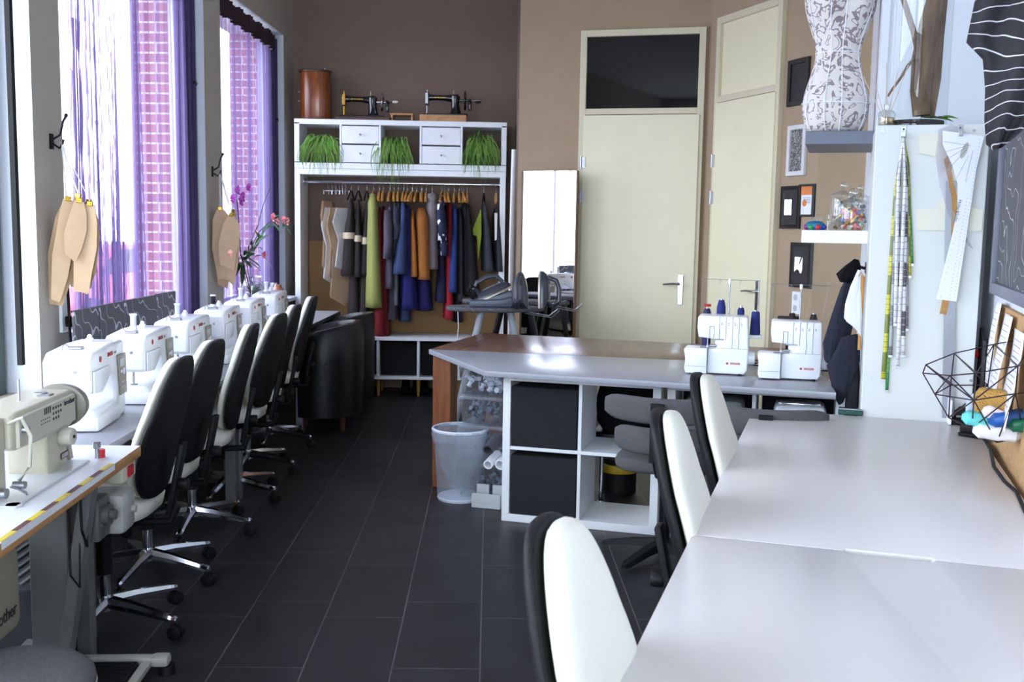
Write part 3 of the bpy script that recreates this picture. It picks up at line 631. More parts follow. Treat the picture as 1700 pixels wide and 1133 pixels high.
m = MB(); m.box((-.10, -.235, .61), (.12, .10, .13), bev=.01); m.cyl((-.04, -.24, .62), (-.02, -.24, .62), .032, seg=18); m.cyl((-.02, -.24, .62), (-.005, -.24, .62), .016, seg=12)
for a in range(4): m.cyl((-.04, -.24+.042*math.cos(a*PI/2+.7), .62+.042*math.sin(a*PI/2+.7)), (-.034, -.24+.042*math.cos(a*PI/2+.7), .62+.042*math.sin(a*PI/2+.7)), .005, seg=8)
m.build('gear_housing', S('dark_housing', 88, 88, 84, rough=.5), BT)
m = MB(); m.box((-.34, -.72, .47), (.26, .60, .24), bev=.03); mo = m.build('motor_box', S('motor_beige', 168, 160, 138, rough=.5), BT)
text('brand_lettering', 'brother', .05, logo_dark, mo, frame3((-.2085, -.55, .42), (0, 1, 0), (0, 0, 1)), bold=.0008)
m = MB(); m.tube([(-.06, -.38, .74), (-.05, -.40, .62), (-.05, -.36, .56), (-.06, -.33, .62), (-.08, -.33, .74)], .004); m.tube([(-.08, -.42, .74), (-.07, -.44, .5), (-.06, -.40, .45), (-.07, -.36, .6), (-.08, -.34, .74)], .0035); m.build('hanging_cable', black_shell, BT)
# treadle with grooved plate
m = MB(); m.box((-.2, (.03), .045), (.46, .04, .03), bev=.008); m.box((.04, (.03), .045), (.06, .055, .036), bev=.012); m.box((-.0, (-.11), .04), (.03, .26, .02)); m.box((-.16, (-.23), .04), (.36, .03, .02)); m.build('floor_bar', S('bar_beige', 168, 166, 154, rough=.5), BT)
m = MB(); m.box((-.14, (-.11), .05), (.24, .20, .016), bev=.004)
for k in range(8): m.box((-.14, -.19+.023*k, .06), (.22, .008, .006), bev=0)
m.build('treadle', black_shell, BT)
m = MB(); m.cyl((.06, (.03), .0), (.06, (.03), .028), .03, .026, seg=16); m.build('rubber_foot', black_shell, BT)
m = MB(); m.cyl((-.40, (.03), 0), (-.40, (.03), .03), .03, seg=16); m.build('rubber_foot', black_shell, BT)
# machine head
bm_ = thing('industrial_sewing_machine', 'beige industrial sewing machine on the wood-edged table in the left foreground', 'sewing machine', (BR.x+.08*math.cos(bang-PI/2)+.07*math.sin(bang-PI/2), BR.y+.08*math.sin(bang-PI/2)-.07*math.cos(bang-PI/2), .78), bang-PI/2); bm_.scale = (1, 1, .82)
beige = S('machine_beige', 188, 182, 158, rough=.35, coat=.2); beige2 = S('machine_beige_pale', 204, 200, 182, rough=.35)
# local as the table; machine front faces +x at x=-.17, length along y from -.16 (wheel) to -.62 (needle)
m = MB(); m.box((-.255, -.42, .004), (.19, .52, .008), bev=.003); m.cyl((-.175, -.66, .0), (-.175, -.66, .008), .02); m.build('bed_plate', S('bed_enamel', 196, 200, 200, rough=.25), bm_)
m = MB(); m.prism([(-.16, .155), (-.16, .262), (-.18, .272), (-.56, .272), (-.60, .262), (-.60, .165), (-.57, .150), (-.40, .142), (-.19, .142)], -.335, -.20, 'x', bev=.012, seg=3)
m.prism([(-.20, .0), (-.34, .0), (-.35, .05), (-.345, .15), (-.20, .15)], -.33, -.21, 'x', bev=.012, seg=3)
m.build('machine_arm', beige, bm_)
m = MB(); m.box((-.198, -.375, .208), (.012, .40, .10), bev=.004); fp = m.build('stitch_panel', beige2, bm_)
text('brand_lettering', 'brother', .026, logo_dark, fp, frame3((-.1915, -.225, .238), (0, 1, 0), (0, 0, 1)), bold=.0004)
m = MB()
for k in range(4): m.box((-.1915, -.405+.0125*k, .240), (.001, .006, .022), bev=0)
for j in range(3):
    for k in range(4):
        if (j, k) != (2, 3): m.cyl((-.192, -.345+.018*k, .238-.018*j), (-.1912, -.345+.018*k, .238-.018*j), .0055, seg=6)
for j in range(2):
    for k in range(5): m.box((-.1915, -.43+.014*k, .214-.012*j), (.001, .004, .004), bev=0)
m.build('stitch_symbols', logo_dark, fp)
m = MB(); m.prism([(-.60, .03), (-.60, .262), (-.615, .27), (-.68, .262), (-.69, .20), (-.675, .06), (-.64, .02)], -.325, -.215, 'x', bev=.012, seg=3); m.build('needle_head', beige, bm_)
m = MB(); m.cyl((-.25, -.155, .205), (-.25, -.105, .205), .082, .074, seg=32, bev=.006); m.cyl((-.25, -.105, .205), (-.25, -.09, .205), .04, seg=20); m.build('handwheel', S('wheel_grey', 126, 122, 108, rough=.35), bm_)
m = MB(); m.cyl((-.21, -.245, .115), (-.175, -.245, .115), .034, .03, seg=24, bev=.004); d_ = m.build('stitch_dial', beige2, bm_)
m = MB(); m.cyl((-.176, -.245, .115), (-.172, -.245, .115), .006, seg=10); m.build('dial_pin', dark_metal, d_)
m = MB(); m.prism([(-.155, .005), (-.125, .005), (-.165, .15), (-.19, .15)], -.30, -.22, 'x', bev=.004); m.box((-.235, -.20, .07), (.05, .10, .008)); m.build('belt_guard', S('guard_beige', 168, 162, 142, rough=.5), bm_)
m = MB(); m.box((-.2085, -.23, .045), (.002, .055, .022), bev=0, mi=0); m.box((-.2075, -.23, .045), (.001, .048, .016), bev=0, mi=1); m.build('rating_plate', [logo_dark, steel], bm_)
m = MB(); m.cyl((-.27, -.38, .27), (-.27, -.38, .345), .0035, seg=8); m.build('thread_post', steel, bm_)
m = MB(); m.cyl((-.25, -.28, .272), (-.25, -.28, .280), .018, seg=16); m.box((-.235, -.29, .274), (.04, .03, .006)); m.build('oil_cap', steel, bm_)
m = MB(); m.tube([(-.21, -.60, .245), (-.18, -.585, .26), (-.165, -.57, .20), (-.168, -.575, .10), (-.19, -.59, .06)], .0055); m.build('thread_lever_guard', beige2, bm_)
m = MB(); m.cyl((-.20, -.55, .215), (-.178, -.55, .215), .013, seg=16, bev=.002); m.build('tension_knob', steel, bm_)
m = MB(); m.cyl((-.25, -.61, .0), (-.25, -.61, .06), .004); m.box((-.25, -.61, .01), (.03, .02, .006)); m.build('presser_foot', steel, bm_)
m = MB(); m.cyl((-.20, -.60, .05), (-.17, -.60, .05), .012, seg=12); m.cyl((-.23, -.64, .035), (-.20, -.64, .035), .016, seg=16); m.tube([(-.2, -.62, .05), (-.17, -.60, .03), (-.18, -.57, .01), (-.2, -.56, .02)], .003); m.build('tension_parts', steel, bm_)
m = MB(); m.cyl((-.155, -.115, .0), (-.155, -.115, .045), .007); m.box((-.155, -.115, .05), (.02, .02, .025), bev=.003); m.build('bobbin_winder', steel, bm_)
m = MB(); m.cyl((-.15, -.10, .0), (-.15, -.10, .03), .014); m.build('winder_wheel', red_pl, bm_)
# partial white machine at the very left edge
sg = thing('sewing_machine', 'grey-white machine cut off by the left edge of the view, standing on the wood-edged table', 'sewing machine', (BR.x-.03, BR.y-1.0, .78), bang-PI/2)
p = onp(0, 830, (-1.14, 0, 0), (1, 0, 0))
m = MB(); m.prism([(-.30, 0), (-.02, 0), (.01, .015), (.012, .04), (-.03, .11), (-.06, .125), (-.30, .125)], -.25, -.06, 'x', bev=.012, seg=3); bb = m.build('body', S('grey_white_plastic', 206, 206, 210, rough=.35), sg)
text('brand_lettering', 'SINGER', .018, logo_red, bb, frame3((-.059, -.045, .045), (0, 1, 0), (0, 0, 1)), bold=.0003)
m = MB(); m.box((-.30, -.30, .125), (.06, .02, .0), bev=0) if False else m.cyl((-.155, -.15, .12), (-.155, -.15, .15), .03, seg=16); m.build('thread_knob', white_plastic, sg)
# black computer-like box below, and grey stool
m = MB(); m.box((0, 0, .18), (.42, .50, .36), bev=.01); o = m.build('floor_box', [S('dark_box', 46, 48, 50, rough=.5)], loc=(-1.605, 3.35, 0)); tag(o, 'low dark vented box on the floor behind the industrial table leg', 'heater')
fl = MB()
for k in range(9): fl.box((-.17+.04*k, 0, .363), (.012, .44, .006), bev=0)
fl.build('vent_grille', grey_metal, o)
st = thing('round_stool', 'round stool with a dark grey felt seat in the bottom left corner', 'stool', (-1.056, 2.205, 0))
m = MB(); m.lathe([(0, .50), (.12, .50), (.16, .494), (.178, .48), (.18, .462), (.172, .455), (0, .455)], seg=48); m.build('seat', S('grey_felt', 92, 90, 92, rough=.95, bump=.5, bscale=220, var=.15, vscale=90), st, sharp=60)
m = MB(); m.lathe([(0, .43), (.165, .43), (.178, .44), (.182, .456), (.172, .46), (0, .46)], seg=48); m.build('seat_rim', S('stool_rim', 190, 190, 182, rough=.4), st)
m = MB(); m.cyl((0, 0, .08), (0, 0, .44), .03); m.build('column', grey_metal, st)
for k in range(4):
    a = k*PI/2+.4; m = MB(); m.tube([(0, 0, .12), (.14*math.cos(a), .14*math.sin(a), .07), (.2*math.cos(a), .2*math.sin(a), .02)], .014); m.build('leg', grey_metal, st)
# wall hooks with hanging paper patterns
def pattern_bundle(u, v, n, lab, where, seed, sc=1.0):
    rnd = random.Random(seed); p = onp(u, v, AL, LN)
    h = thing('coat_hook', 'dark iron coat hook on the %s' % where, 'hook', tuple(p), LROT)
    k = MB(); k.box((0, -.004, .0), (.03, .01, .07), bev=.002); k.tube([(0, -.01, .01), (.0, -.045, .03), (0, -.06, .09), (0, -.075, .115)], [.006, .005, .005, .006]); k.tube([(0, -.01, -.01), (0, -.04, -.03), (0, -.055, -.01), (0, -.06, .01)], .005); k.ball((0, -.075, .118), .009, 8); k.build('iron_hook', dark_metal, h)
    for i in range(n):
        x = -.012*i; y = -.078-(-.012+.15*((i*3) % n)/n)*sc; top = p.z-.27*sc+rnd.uniform(-.04, .03); w = rnd.uniform(.06, .125)*sc; hh = rnd.uniform(.26, .50)*sc
        t = thing('paper_pattern', '%s %s' % (lab[i % len(lab)], where), 'paper pattern', tuple(p+LN.normalized()*(-y*1.0)+V(.045, .999, 0)*x+V(0, 0, top-p.z)), LROT-PI/2+rnd.uniform(-.45, .45)+.1, 'paper patterns hanging on the %s' % where); t.rotation_euler.y = rnd.uniform(-.16, .16)
        pts = [(-.02, 0), (.02, 0), (w*.5, -.05-rnd.uniform(0, .04)), (w*.62, -hh*rnd.uniform(.3, .5)), (w*.5, -hh*.75), (w*rnd.uniform(.1, .5), -hh), (-w*.35, -hh*rnd.uniform(.85, 1)), (-w*.55, -hh*.55), (-w*.4, -.07)]
        m = MB(); m.prism(pts, -.0012, .0012, 'y'); pc = m.build('card_piece', kraft, t)
        q = MB(); q.box((0, 0, .004), (.026, .012, .022), bev=.002); q.build('brass_clip', gold, t)
        q = MB(); q.tube([(0, 0, .014), (-.0*x, 0, p.z-top-.02)], .0022, seg=5) if False else (lambda r_, e_: q.tube([(0, 0, .014), tuple(r_ @ e_)], .0022, seg=5))(t.rotation_euler.to_matrix().inverted(), (p+LN.normalized()*.05-V(0, 0, .005))-t.location); q.build('string', string_m, t)
pl = ['tan card pattern piece in the hanging bundle on the']
pattern_bundle(84, 235, 8, pl, 'beige pillar nearer the camera', 3)
pattern_bundle(352, 285, 6, pl, 'beige pillar beside the orchid', 11, 1.05)
# socket strip with plug on near pillar
p = onp(103, 520, AL, LN); t = thing('wall_socket', 'white double socket with a black plug below the hanging paper patterns', 'socket', tuple(p), LROT)
m = MB(); m.box((0, -.008, .02), (.07, .016, .22), bev=.004); m.build('cover_plate', white_plastic, t)
m = MB(); m.box((.01, -.035, -.04), (.035, .045, .05), bev=.008); m.tube([(.01, -.05, -.06), (.012, -.05, -.14), (.03, -.03, -.3)], .005); m.build('black_plug', black_shell, t)
m = MB(); m.tube([tuple(p+V(.03, .0, .12)), tuple(p+V(.045, -.03, .0)), tuple(p+V(.06, -.06, -.15)), tuple(p+V(.05, -.08, -.35))], .007); o = m.build('power_cable', dark_metal); tag(o, 'thick grey power cable hanging beside the pillar socket', 'cable')
# far side: long cord of the purple curtain window, flowers
FX = -1.78
p = onp(400, 500, AL+V(.16, 0, 0), LN)
def plant_stem(m, pts, r, mi=0): m.tube(pts, r, 6, mi)
base = onp(403, 494, V(-1.72, 0, 0), (1, 0, 0)); bz = sill+.03
def atz(u, v, x=-1.78): return onp(u, v, V(x, 0, 0), (1, -.0, 0))
# plant shelf: the machines hide the lower part; flowers stand on a small plant stand at sill height
c0 = atz(405, 480); 
ps = thing('plant_stand', 'dark plant stand with a tray top before the far window', 'stand', (-1.735, max(c0.y, 7.90), 0), LROT)
m = MB(); m.box((0, 0, .868), (.84, .16, .02), bev=.004); m.build('tray', dark_metal, ps)
for x in (-.38, .38):
    for y in (-.06, .06): m = MB(); m.box((x, y, .8125), (.02, .02, .092)); m.build('leg', dark_metal, ps)
ZT = .878
def onstand(u): 
    q = atz(u, 480); return V(-1.735+.045*(q.y-c0.y), min(max(q.y, 7.56), 8.26), ZT)
q = onstand(402); vz = thing('flower_vase', 'glass jar vase of orchid, alstroemeria and leaves in the far window', 'vase', tuple(q))
m = MB(); m.lathe([(.0, .004), (.085, .004), (.095, .02), (.10, .10), (.095, .17), (.06, .20), (.058, .225), (.068, .235)], seg=28, cap=False); m.build('glass_jar', jar_glass, vz)
m = MB(); m.lathe([(0, .008), (.088, .008), (.094, .09), (0, .09)], seg=24); m.build('water', jar_glass, vz)
def toL(u, v, dx=0): w = onp(u, v, V(q.x+dx, 0, 0), (1, 0, 0)); return w-q
m = MB()
plant_stem(m, [(0, .0, .05), toL(399, 420), toL(397, 380), toL(395, 345), toL(393, 332)], .004)
plant_stem(m, [(0, .02, .05), toL(412, 410), toL(428, 375), toL(437, 340), toL(450, 308)], .003)
plant_stem(m, [(0, .02, .05), toL(408, 430), toL(430, 385), toL(455, 362)], .0035)
plant_stem(m, [(0, .0, .05), toL(410, 440), toL(425, 425), toL(433, 424)], .003)
plant_stem(m, [(0, .0, .05), toL(395, 430), toL(392, 400)], .003)
m.build('stems', S('stem_dark', 62, 66, 44, rough=.7), vz)
def leaf(m, b, d, L_, w, droop=.3, seg=6, mi=0):
    b = Vector(b); d = Vector(d).normalized(); side = d.cross(Vector((.2, .3, 1))).normalized(); A = []; B = []
    for i in range(seg+1):
        s = i/seg; c = b+d*L_*s+Vector((0, 0, -droop*L_*s*s)); ww = w*math.sin(PI*min(.98, s*.9+.08)); A.append(c+side*ww); B.append(c-side*ww+Vector((0, 0, .001)))
    m.strip(A, B, mi)
rnd = random.Random(4); m = MB()
for k in range(26):
    s = rnd.random(); b = toL(410+45*s, 430-70*s); leaf(m, b, (rnd.uniform(-.4, .4), rnd.uniform(.0, 1), rnd.uniform(-.3, .8)), rnd.uniform(.12, .22), .014, .3)
for k in range(14): leaf(m, toL(398+rnd.uniform(-6, 8), 432+rnd.uniform(-8, 8)), (rnd.uniform(-.6, .6), rnd.uniform(-1, 1), rnd.uniform(-.2, .9)), rnd.uniform(.12, .2), .018, .5)
for k in range(10): leaf(m, toL(470, 372), (rnd.uniform(-.2, .2), rnd.uniform(.3, 1), rnd.uniform(-.4, .9)), rnd.uniform(.08, .16), .01, .2)
m.build('leaves', green2, vz, sharp=180)
def bloom(lst, name, mt, r):
    for (u, v) in lst:
        m = MB(); c = toL(u, v); 
        for k in range(6):
            a = 2*PI*k/6+u; tip = Vector((.35, math.cos(a), math.sin(a)))
            leaf(m, c, tip, r, r*.42, -.1, 4)
        m.ball(c+Vector((.01, 0, 0)), r*.22, 8); m.build(name, mt, vz, sharp=180)
bloom([(393, 318), (402, 328), (385, 332), (399, 335), (411, 314)], 'orchid_flower', S('orchid_magenta', 204, 96, 204, rough=.5), .042)
bloom([(452, 362), (459, 369), (470, 366), (476, 369)], 'pink_flower', S('alstroemeria_pink', 240, 150, 156, rough=.5), .04)
bloom([(437, 426)], 'red_flower', S('rose_red', 220, 80, 110, rough=.5), .042)
bloom([(392, 395), (381, 423)], 'peach_flower', S('peach', 238, 180, 160, rough=.5), .035)
# other pots
q2 = onstand(381); t = thing('succulent_pot', 'small succulent in a terracotta pot left of the glass vase', 'plant', tuple(q2+V(.02, 0, 0)))
m = MB(); m.lathe([(0, 0), (.035, 0), (.05, .07), (.053, .07), (.053, .078), (.0, .078)], seg=20); m.build('pot', terracotta, t)
m = MB()
for k in range(30): a = rnd.uniform(0, 2*PI); leaf(m, (0, 0, .08+.03*rnd.random()), (math.cos(a), math.sin(a), rnd.uniform(.2, 1.5)), rnd.uniform(.05, .09), .014, .1, 4)
m.build('foliage', green2, t, sharp=180)
q3 = onstand(424); t = thing('terrarium', 'open glass bowl with a small cactus in a clay pot, right of the flower vase', 'glass bowl', tuple(q3))
m = MB(); m.lathe([(0, .004), (.06, .004), (.085, .10), (.10, .17)], seg=24, cap=False); m.build('glass_bowl', jar_glass, t)
m = MB(); m.lathe([(0, .008), (.045, .008), (.055, .05), (0, .05)], seg=18); m.build('clay_pot', terracotta, t)
m = MB(); m.lathe([(0, .05), (.02, .055), (.026, .085), (.018, .115), (0, .125)], seg=14); m.build('cactus', green2, t)
q4 = onstand(441); m = MB(); m.lathe([(0, 0), (.05, 0), (.06, .03), (.06, .09), (.03, .12), (.028, .14), (0, .14)], seg=20); o = m.build('clay_jug', S('copper_jug', 170, 110, 80, rough=.4), loc=tuple(q4+V(.02, 0, 0))); tag(o, 'reddish clay jug beside the glass bowl in the far window', 'jug')
p6 = onp(395, 500, V(-1.60, 0, 0), (1, 0, 0)); m = MB(); m.lathe([(0, .0), (.06, 0), (.12, .07), (.14, .15), (.132, .15), (.11, .07), (.05, .012), (0, .012)], seg=28); o = m.build('black_bowl', black_shell, loc=(-1.69, atz(378, 490, -1.69).y, .735)); tag(o, 'black bowl behind the fourth and fifth sewing machines', 'bowl')

# black tub chairs
def tub(lab, x, y, rz):
    t = thing('tub_chair', lab, 'armchair', (x, y, 0), rz, 'black leather tub chairs')
    # faces -x; curved shell around the back
    r = .25; rings = []
    for i in range(25):
        a = math.radians(-128+256*i/24); top = .80-.10*(abs(i-12)/12)**2
        def pt(rr, z): return (rr*math.cos(a), rr*math.sin(a)*1.0, z)
        rings.append([pt(r-.035, .12), pt(r+.035, .12), pt(r+.045, .5), pt(r+.042, top-.03), pt(r+.025, top), pt(r-.015, top), pt(r-.035, top-.03), pt(r-.04, .45)])
    m = MB(); m.loft(rings); m.build('shell', black_leather, t, sharp=50)
    m = MB(); m.prism(rrect(.42, .42, .18, 6), .14, .44, 'z', bev=.03); m.build('seat', black_leather, t)
    for sx in (-.14, .14):
        for sy in (-.14, .14): q = MB(); q.cyl((sx, sy, 0), (sx, sy, .14), .018, .024, seg=10); q.build('leg', dark_wood, t)
    return t
tub('nearer black leather tub chair at the pale grey side table', -1.215, 7.52, .12)
tub('farther black leather tub chair beneath the garments', -1.215, 8.26, .05)
# ================================================================ BACK: garment rack
RY = 9.0; RK = thing('garment_rack', 'tall white shelving frame with clothes rail and open top compartments against the taupe wall', 'shelf', (-.78, RY, 0))
def rx(u, v=300, y=RY): return ony(u, v, y).x+.78
def rz_(v, u=660, y=RY): return ony(u, v, y).z
xl, xr = rx(489), rx(840); zt = rz_(200, 660); zb = rz_(283); z2 = rz_(292)
m = MB(); D_ = .39
m.box(((xl+xr)/2, D_/2, zt-.022), (xr-xl, D_, .044)); m.box(((xl+xr)/2, D_/2, (rz_(272.5)+rz_(282))/2), (xr-xl, D_, rz_(272.5)-rz_(282))); m.box((xl+.022, D_/2, (zt+rz_(277))/2), (.044, D_, zt-rz_(277)-.06)); m.box((xr-.022, D_/2, (zt+rz_(277))/2), (.044, D_, zt-rz_(277)-.06))
for u in (565.5, 630.5, 698, 765.5): m.box((rx(u), D_/2+.002, (zt+rz_(277))/2), (.018, D_-.004, zt-rz_(277)-.06))
m.build('upper_unit', white_lam, RK)
m = MB(); zz = rz_(282.4); zq = rz_(292)
m.box(((xl+xr)/2, D_/2, (zz+zq)/2), (xr-xl, D_, zz-zq)); m.box((xl+.024, D_/2, zq/2), (.048, D_, zq)); m.box((xr-.026, D_/2, zq/2), (.048, D_, zq)); m.build('lower_frame', white_lam, RK)
zrod = ony(660, 304.5, RY+.19).z
m = MB(); m.cyl((xl+.05, .19, zrod), (xr-.05, .19, zrod), .0125); m.cyl((xl+.048, .19, zrod), (xl+.06, .19, zrod), .03); m.cyl((xr-.06, .19, zrod), (xr-.05, .19, zrod), .03); m.build('clothes_rail', chrome, RK)
# tan board at the back of the frame
m = MB(); m.box(((xl+xr)/2, D_+.03, .9), (xr-xl-.1, .012, .9), bev=0); m.build('tan_backboard', S('tan_board', 168, 132, 86, rough=.8), RK)
for (a, b) in ((566.5, 629.5), (699, 764.5)):
    for (v0, v1) in ((210, 240), (241.5, 271.5)):
        x0, x1 = rx(a), rx(b); z1, z0 = rz_(v0), rz_(v1); q = MB(); q.box(((x0+x1)/2, .15, (z0+z1)/2), (x1-x0-.012, .29, z1-z0-.006), bev=.002); d = q.build('drawer', white_lam, RK)
        q = MB(); q.cyl(((x0+x1)/2, .005, (z0+z1)/2), ((x0+x1)/2, -.014, (z0+z1)/2), .004); q.ball(((x0+x1)/2, -.018, (z0+z1)/2), .010, 10); q.build('knob', steel, d)
# low bench with dark boxes
zbn = ony(700, 561, RY-.05).z
BN = thing('low_bench', 'low white open shelf under the hanging clothes', 'bench', (-.78, RY-.06, 0))
m = MB(); x0, x1 = rx(600), rx(838); m.box(((x0-.35+x1)/2, .20, zbn-.015), (x1-x0+.35-.12, .42, .026)); m.box(((x0-.35+x1)/2, .20, .165), (x1-x0+.35-.12, .42, .022))
for u in (560, 629, 697, 765, 829): m.box((rx(u), .20, (zbn+.16)/2), (.022, .40, zbn-.20))
m.build('shelf_frame', white_lam, BN)
for u in (562, 629, 697, 765, 826):
    for y in (.05, .35): q = MB(); q.cyl((rx(u), y, 0), (rx(u), y, .155), .012, .018, seg=10); q.build('leg', tanwood, BN)
for i, (a, b, l) in enumerate(((562, 628, 'leftmost black fabric box in the low bench, behind the tub chairs'), (631, 696, 'black fabric box in the second bay of the low bench'), (699, 764, 'black fabric box in the third bay of the low bench'), (767, 827, 'black fabric box in the last bay of the low bench behind the brown table'))):
    q = MB(); q.box(((rx(a)+rx(b))/2-.78, RY+.17, .18+(zbn-.23)/2), (rx(b)-rx(a)-.03, .30, zbn-.24), bev=.01); o = q.build('storage_box', S('box_black', 14, 14, 17, rough=.9)); 
    tag(o, l, 'box', 'black boxes in the low bench')
# dark shoes/feet in front of bench
for i, u in enumerate((672, 690, 704)):
    p = onz(u, 652, 0); q = MB(); q.loft([[(p.x+w*math.cos(a), p.y+.02+l+.05*math.sin(a), z) for a in [2*PI*k/12 for k in range(12)]] for z, w, l in ((0, .04, 0), (.03, .04, .0), (.07, .032, .04), (.16, .03, .06), (.24, .034, .06))]); o = q.build('boot', black_leather); tag(o, ['black ankle boot left of the three below the bench', 'black ankle boot in the middle of the three below the bench', 'black ankle boot right of the three, nearest the brown table leg'][i], 'boot', 'black boots on the floor below the bench')

# ---- hangers and garments
def fold_loft(m, prof, folds, amp, tw, seg=48, ph=0.0, skew=0, mi=0):
    """prof: (z, cx, halfx, halfy)"""
    rings = []
    n = len(prof)
    for i, (z, cx, hx, hy) in enumerate(prof):
        s = i/(n-1); ring = []
        for k in range(seg):
            a = 2*PI*k/seg; f = 1+amp*s*math.sin(folds*a+ph)+amp*.5*s*math.sin(folds*1.7*a+2*ph)
            x = hx*math.copysign(abs(math.cos(a))**.7, math.cos(a))*f; y = hy*math.sin(a)*(1+amp*.25*s*math.sin(folds*a+1))
            ring.append((cx + x*math.cos(tw)-y*math.sin(tw), x*math.sin(tw)+y*math.cos(tw), z+skew*y*s))
        rings.append(ring)
    m.loft(rings, mi)
def hanger(x, lab, kind='wood', yaw=0.0, drop=.0, w=.20):
    z = zrod
    t = thing('clothes_hanger', lab, 'hanger', (x-.78, RY+.19, z), yaw, 'hangers on the clothes rail')
    m = MB(); m.tube([(0, -.012, .004), (0, -.0, .0165), (0, .013, .008), (0, .012, -.01), (0, .0, -.035), (0, 0, -.07-drop)], .0018, 6); m.build('wire_hook', steel, t)
    m = MB(); col = {'wood': hangwood, 'black': black_shell, 'wire': steel}[kind]
    r = .010 if kind == 'wood' else .006
    if kind == 'wire': m.box((0, 0, -.075-drop), (.004, .10, .006), bev=.001); m.box((0, -.04, -.09-drop), (.008, .010, .035), bev=.002); m.box((0, .04, -.09-drop), (.008, .010, .035), bev=.002)
    else: m.tube([(0, -w, -.155-drop), (0, -w*.6, -.115-drop), (0, -.03, -.075-drop), (0, .03, -.075-drop), (0, w*.6, -.115-drop), (0, w, -.155-drop)], [r*1.2, r*1.25, r*.9, r*.9, r*1.25, r*1.2], 8)
    m.build('shoulder_bar', col, t)
    return t
def garm(u_top, u_b0, u_b1, v_top, v_bot, color, lab, kind='dress', hk='wood', dy=0, yaw=.12, folds=5, hanglab=None, hy=.19, name=None, mt=None, wt=None, extras=None, cat=None):
    y = RY+.19+dy
    xt = ony(u_top, v_top, y).x; zt_ = ony(u_top, v_top, y).z; xb0 = ony(u_b0, v_bot, y).x; xb1 = ony(u_b1, v_bot, y).x; zb_ = ony((u_b0+u_b1)/2, v_bot, y).z
    wb = (xb1-xb0)/2; cb = (xb0+xb1)/2; w0 = wt or max(.022, wb*.4); H_ = zt_-zb_
    top = min(zt_, zrod-.085)
    t = thing(name or kind, lab, cat or {'dress': 'dress', 'coat': 'coat', 'skirt': 'skirt', 'trousers': 'trousers', 'top': 'top', 'apron': 'apron', 'jacket': 'jacket'}.get(kind, 'garment'), (xt, y, top), 0, 'clothes hanging on the rail')
    c = cb-xt; P = []
    if kind in ('trousers', 'skirt'):
        P = [(0, 0, w0*.8, hy*.6), (-.05*H_, 0, w0, hy*.72)]
        for s in (.2, .4, .6, .8, .95, 1): P.append((-H_*s, c*s, w0+(wb-w0)*s, hy*(.72+.15*s)))
    else:
        P = [(0, 0, w0*.5, .045), (-.012, 0, w0*.6, .07), (-.05, 0, w0*.8, hy*.72), (-.085, 0, w0, hy*.98), (-.16, c*.1, w0*1.1, hy*1.0)]
        for s in (.35, .5, .65, .8, .93, 1): P.append((-max(.2, H_)*s if H_*s > .18 else -.18-.001*s, c*s, w0*1.1+(wb-w0*1.1)*s, hy*(.92+.1*s)))
    m = MB(); fold_loft(m, P, folds, .10, yaw, ph=u_top*.7); 
    m.build('cloth', mt or S('cloth_%d_%d_%d' % color, *color, rough=.92, bump=.35, bscale=70), t, sharp=180)
    if kind in ('coat', 'jacket', 'top'):
        for sgn in (-1, 1):
            q = MB(); L2 = min(.5, H_*.75); q.tube([(c*.05, sgn*hy*.9, -.08), (c*.3+.01, sgn*hy*1.08, -.22), (c*.6+.012, sgn*hy*1.12, -L2*.7), (c*.8, sgn*hy*1.1, -L2)], [.03, .042, .038, .034], 12)
            q.build('sleeve', mt or S('cloth_%d_%d_%d' % color, *color, rough=.92, bump=.35, bscale=70), t, sharp=180)
    if extras: extras(t, P, c)
    if hk: hanger(xt+.78, hanglab or ('%s hanger carrying the %s' % ({'wood': 'light wooden', 'black': 'black', 'wire': 'metal clip'}[hk], lab.split(',')[0])), hk, yaw=.05*math.sin(u_top), w=hy*.95)
    return t
def belt(z, w, hy):
    def f(t, P, c):
        q = MB(); H_ = -P[-1][0]; s = z
        # interpolate profile at depth s*H
        zz = -H_*s
        for a, b in zip(P, P[1:]):
            if b[0] <= zz <= a[0]:
                k = (a[0]-zz)/(a[0]-b[0]); cx = a[1]+(b[1]-a[1])*k; hx = a[2]+(b[2]-a[2])*k; yy = a[3]+(b[3]-a[3])*k
        fold_loft(q, [(zz+w/2, cx, hx*1.12+.006, yy*1.06), (zz-w/2, cx, hx*1.12+.008, yy*1.06)], 3, .02, .12); q.build('braid_belt', knit_belt, t, sharp=60)
    return f
tan = (206, 168, 126)
def pieces(u, v0, v1, lab, mt, wd, ang, hook='wire', dz=0):
    y = RY+.17; a = ony(u, v0, y); b = ony(u, v1, y); h = a.z-b.z; top = min(a.z, zrod-.1)
    t = thing('paper_pattern', lab, 'paper pattern', (a.x, y, top), ang, 'paper patterns hanging on the clothes rail')
    rnd = random.Random(int(u*10)); m = MB()
    for k in range(3): 
        o = rnd.uniform(-.01, .01); m.prism([(-wd*.4+o, 0), (wd*.35, 0), (wd*.62, -h*.28), (wd*.4, -h*.6+o), (wd*.55, -h*.85), (wd*.1, -h), (-wd*.5, -h*.9+o), (-wd*.35, -h*.5), (-wd*.62, -h*.22)], -.006+.006*k, -.004+.006*k, 'y')
    m.build('card_piece', mt, t); hanger(a.x+.78, 'metal clip hanger holding the %s' % lab.split(',')[0], hook, yaw=ang)
whitecard = S('white_card', 226, 222, 218, rough=.8); 
pieces(544, 334, 452, 'tan card pattern, first on the rail beside the shelf post', kraft, .20, 1.25)
pieces(551, 345, 474, 'white card pattern, second on the rail', whitecard, .22, 1.0)
pieces(557, 345, 470, 'tan and white card pattern, third on the rail', kraft, .24, 1.2)
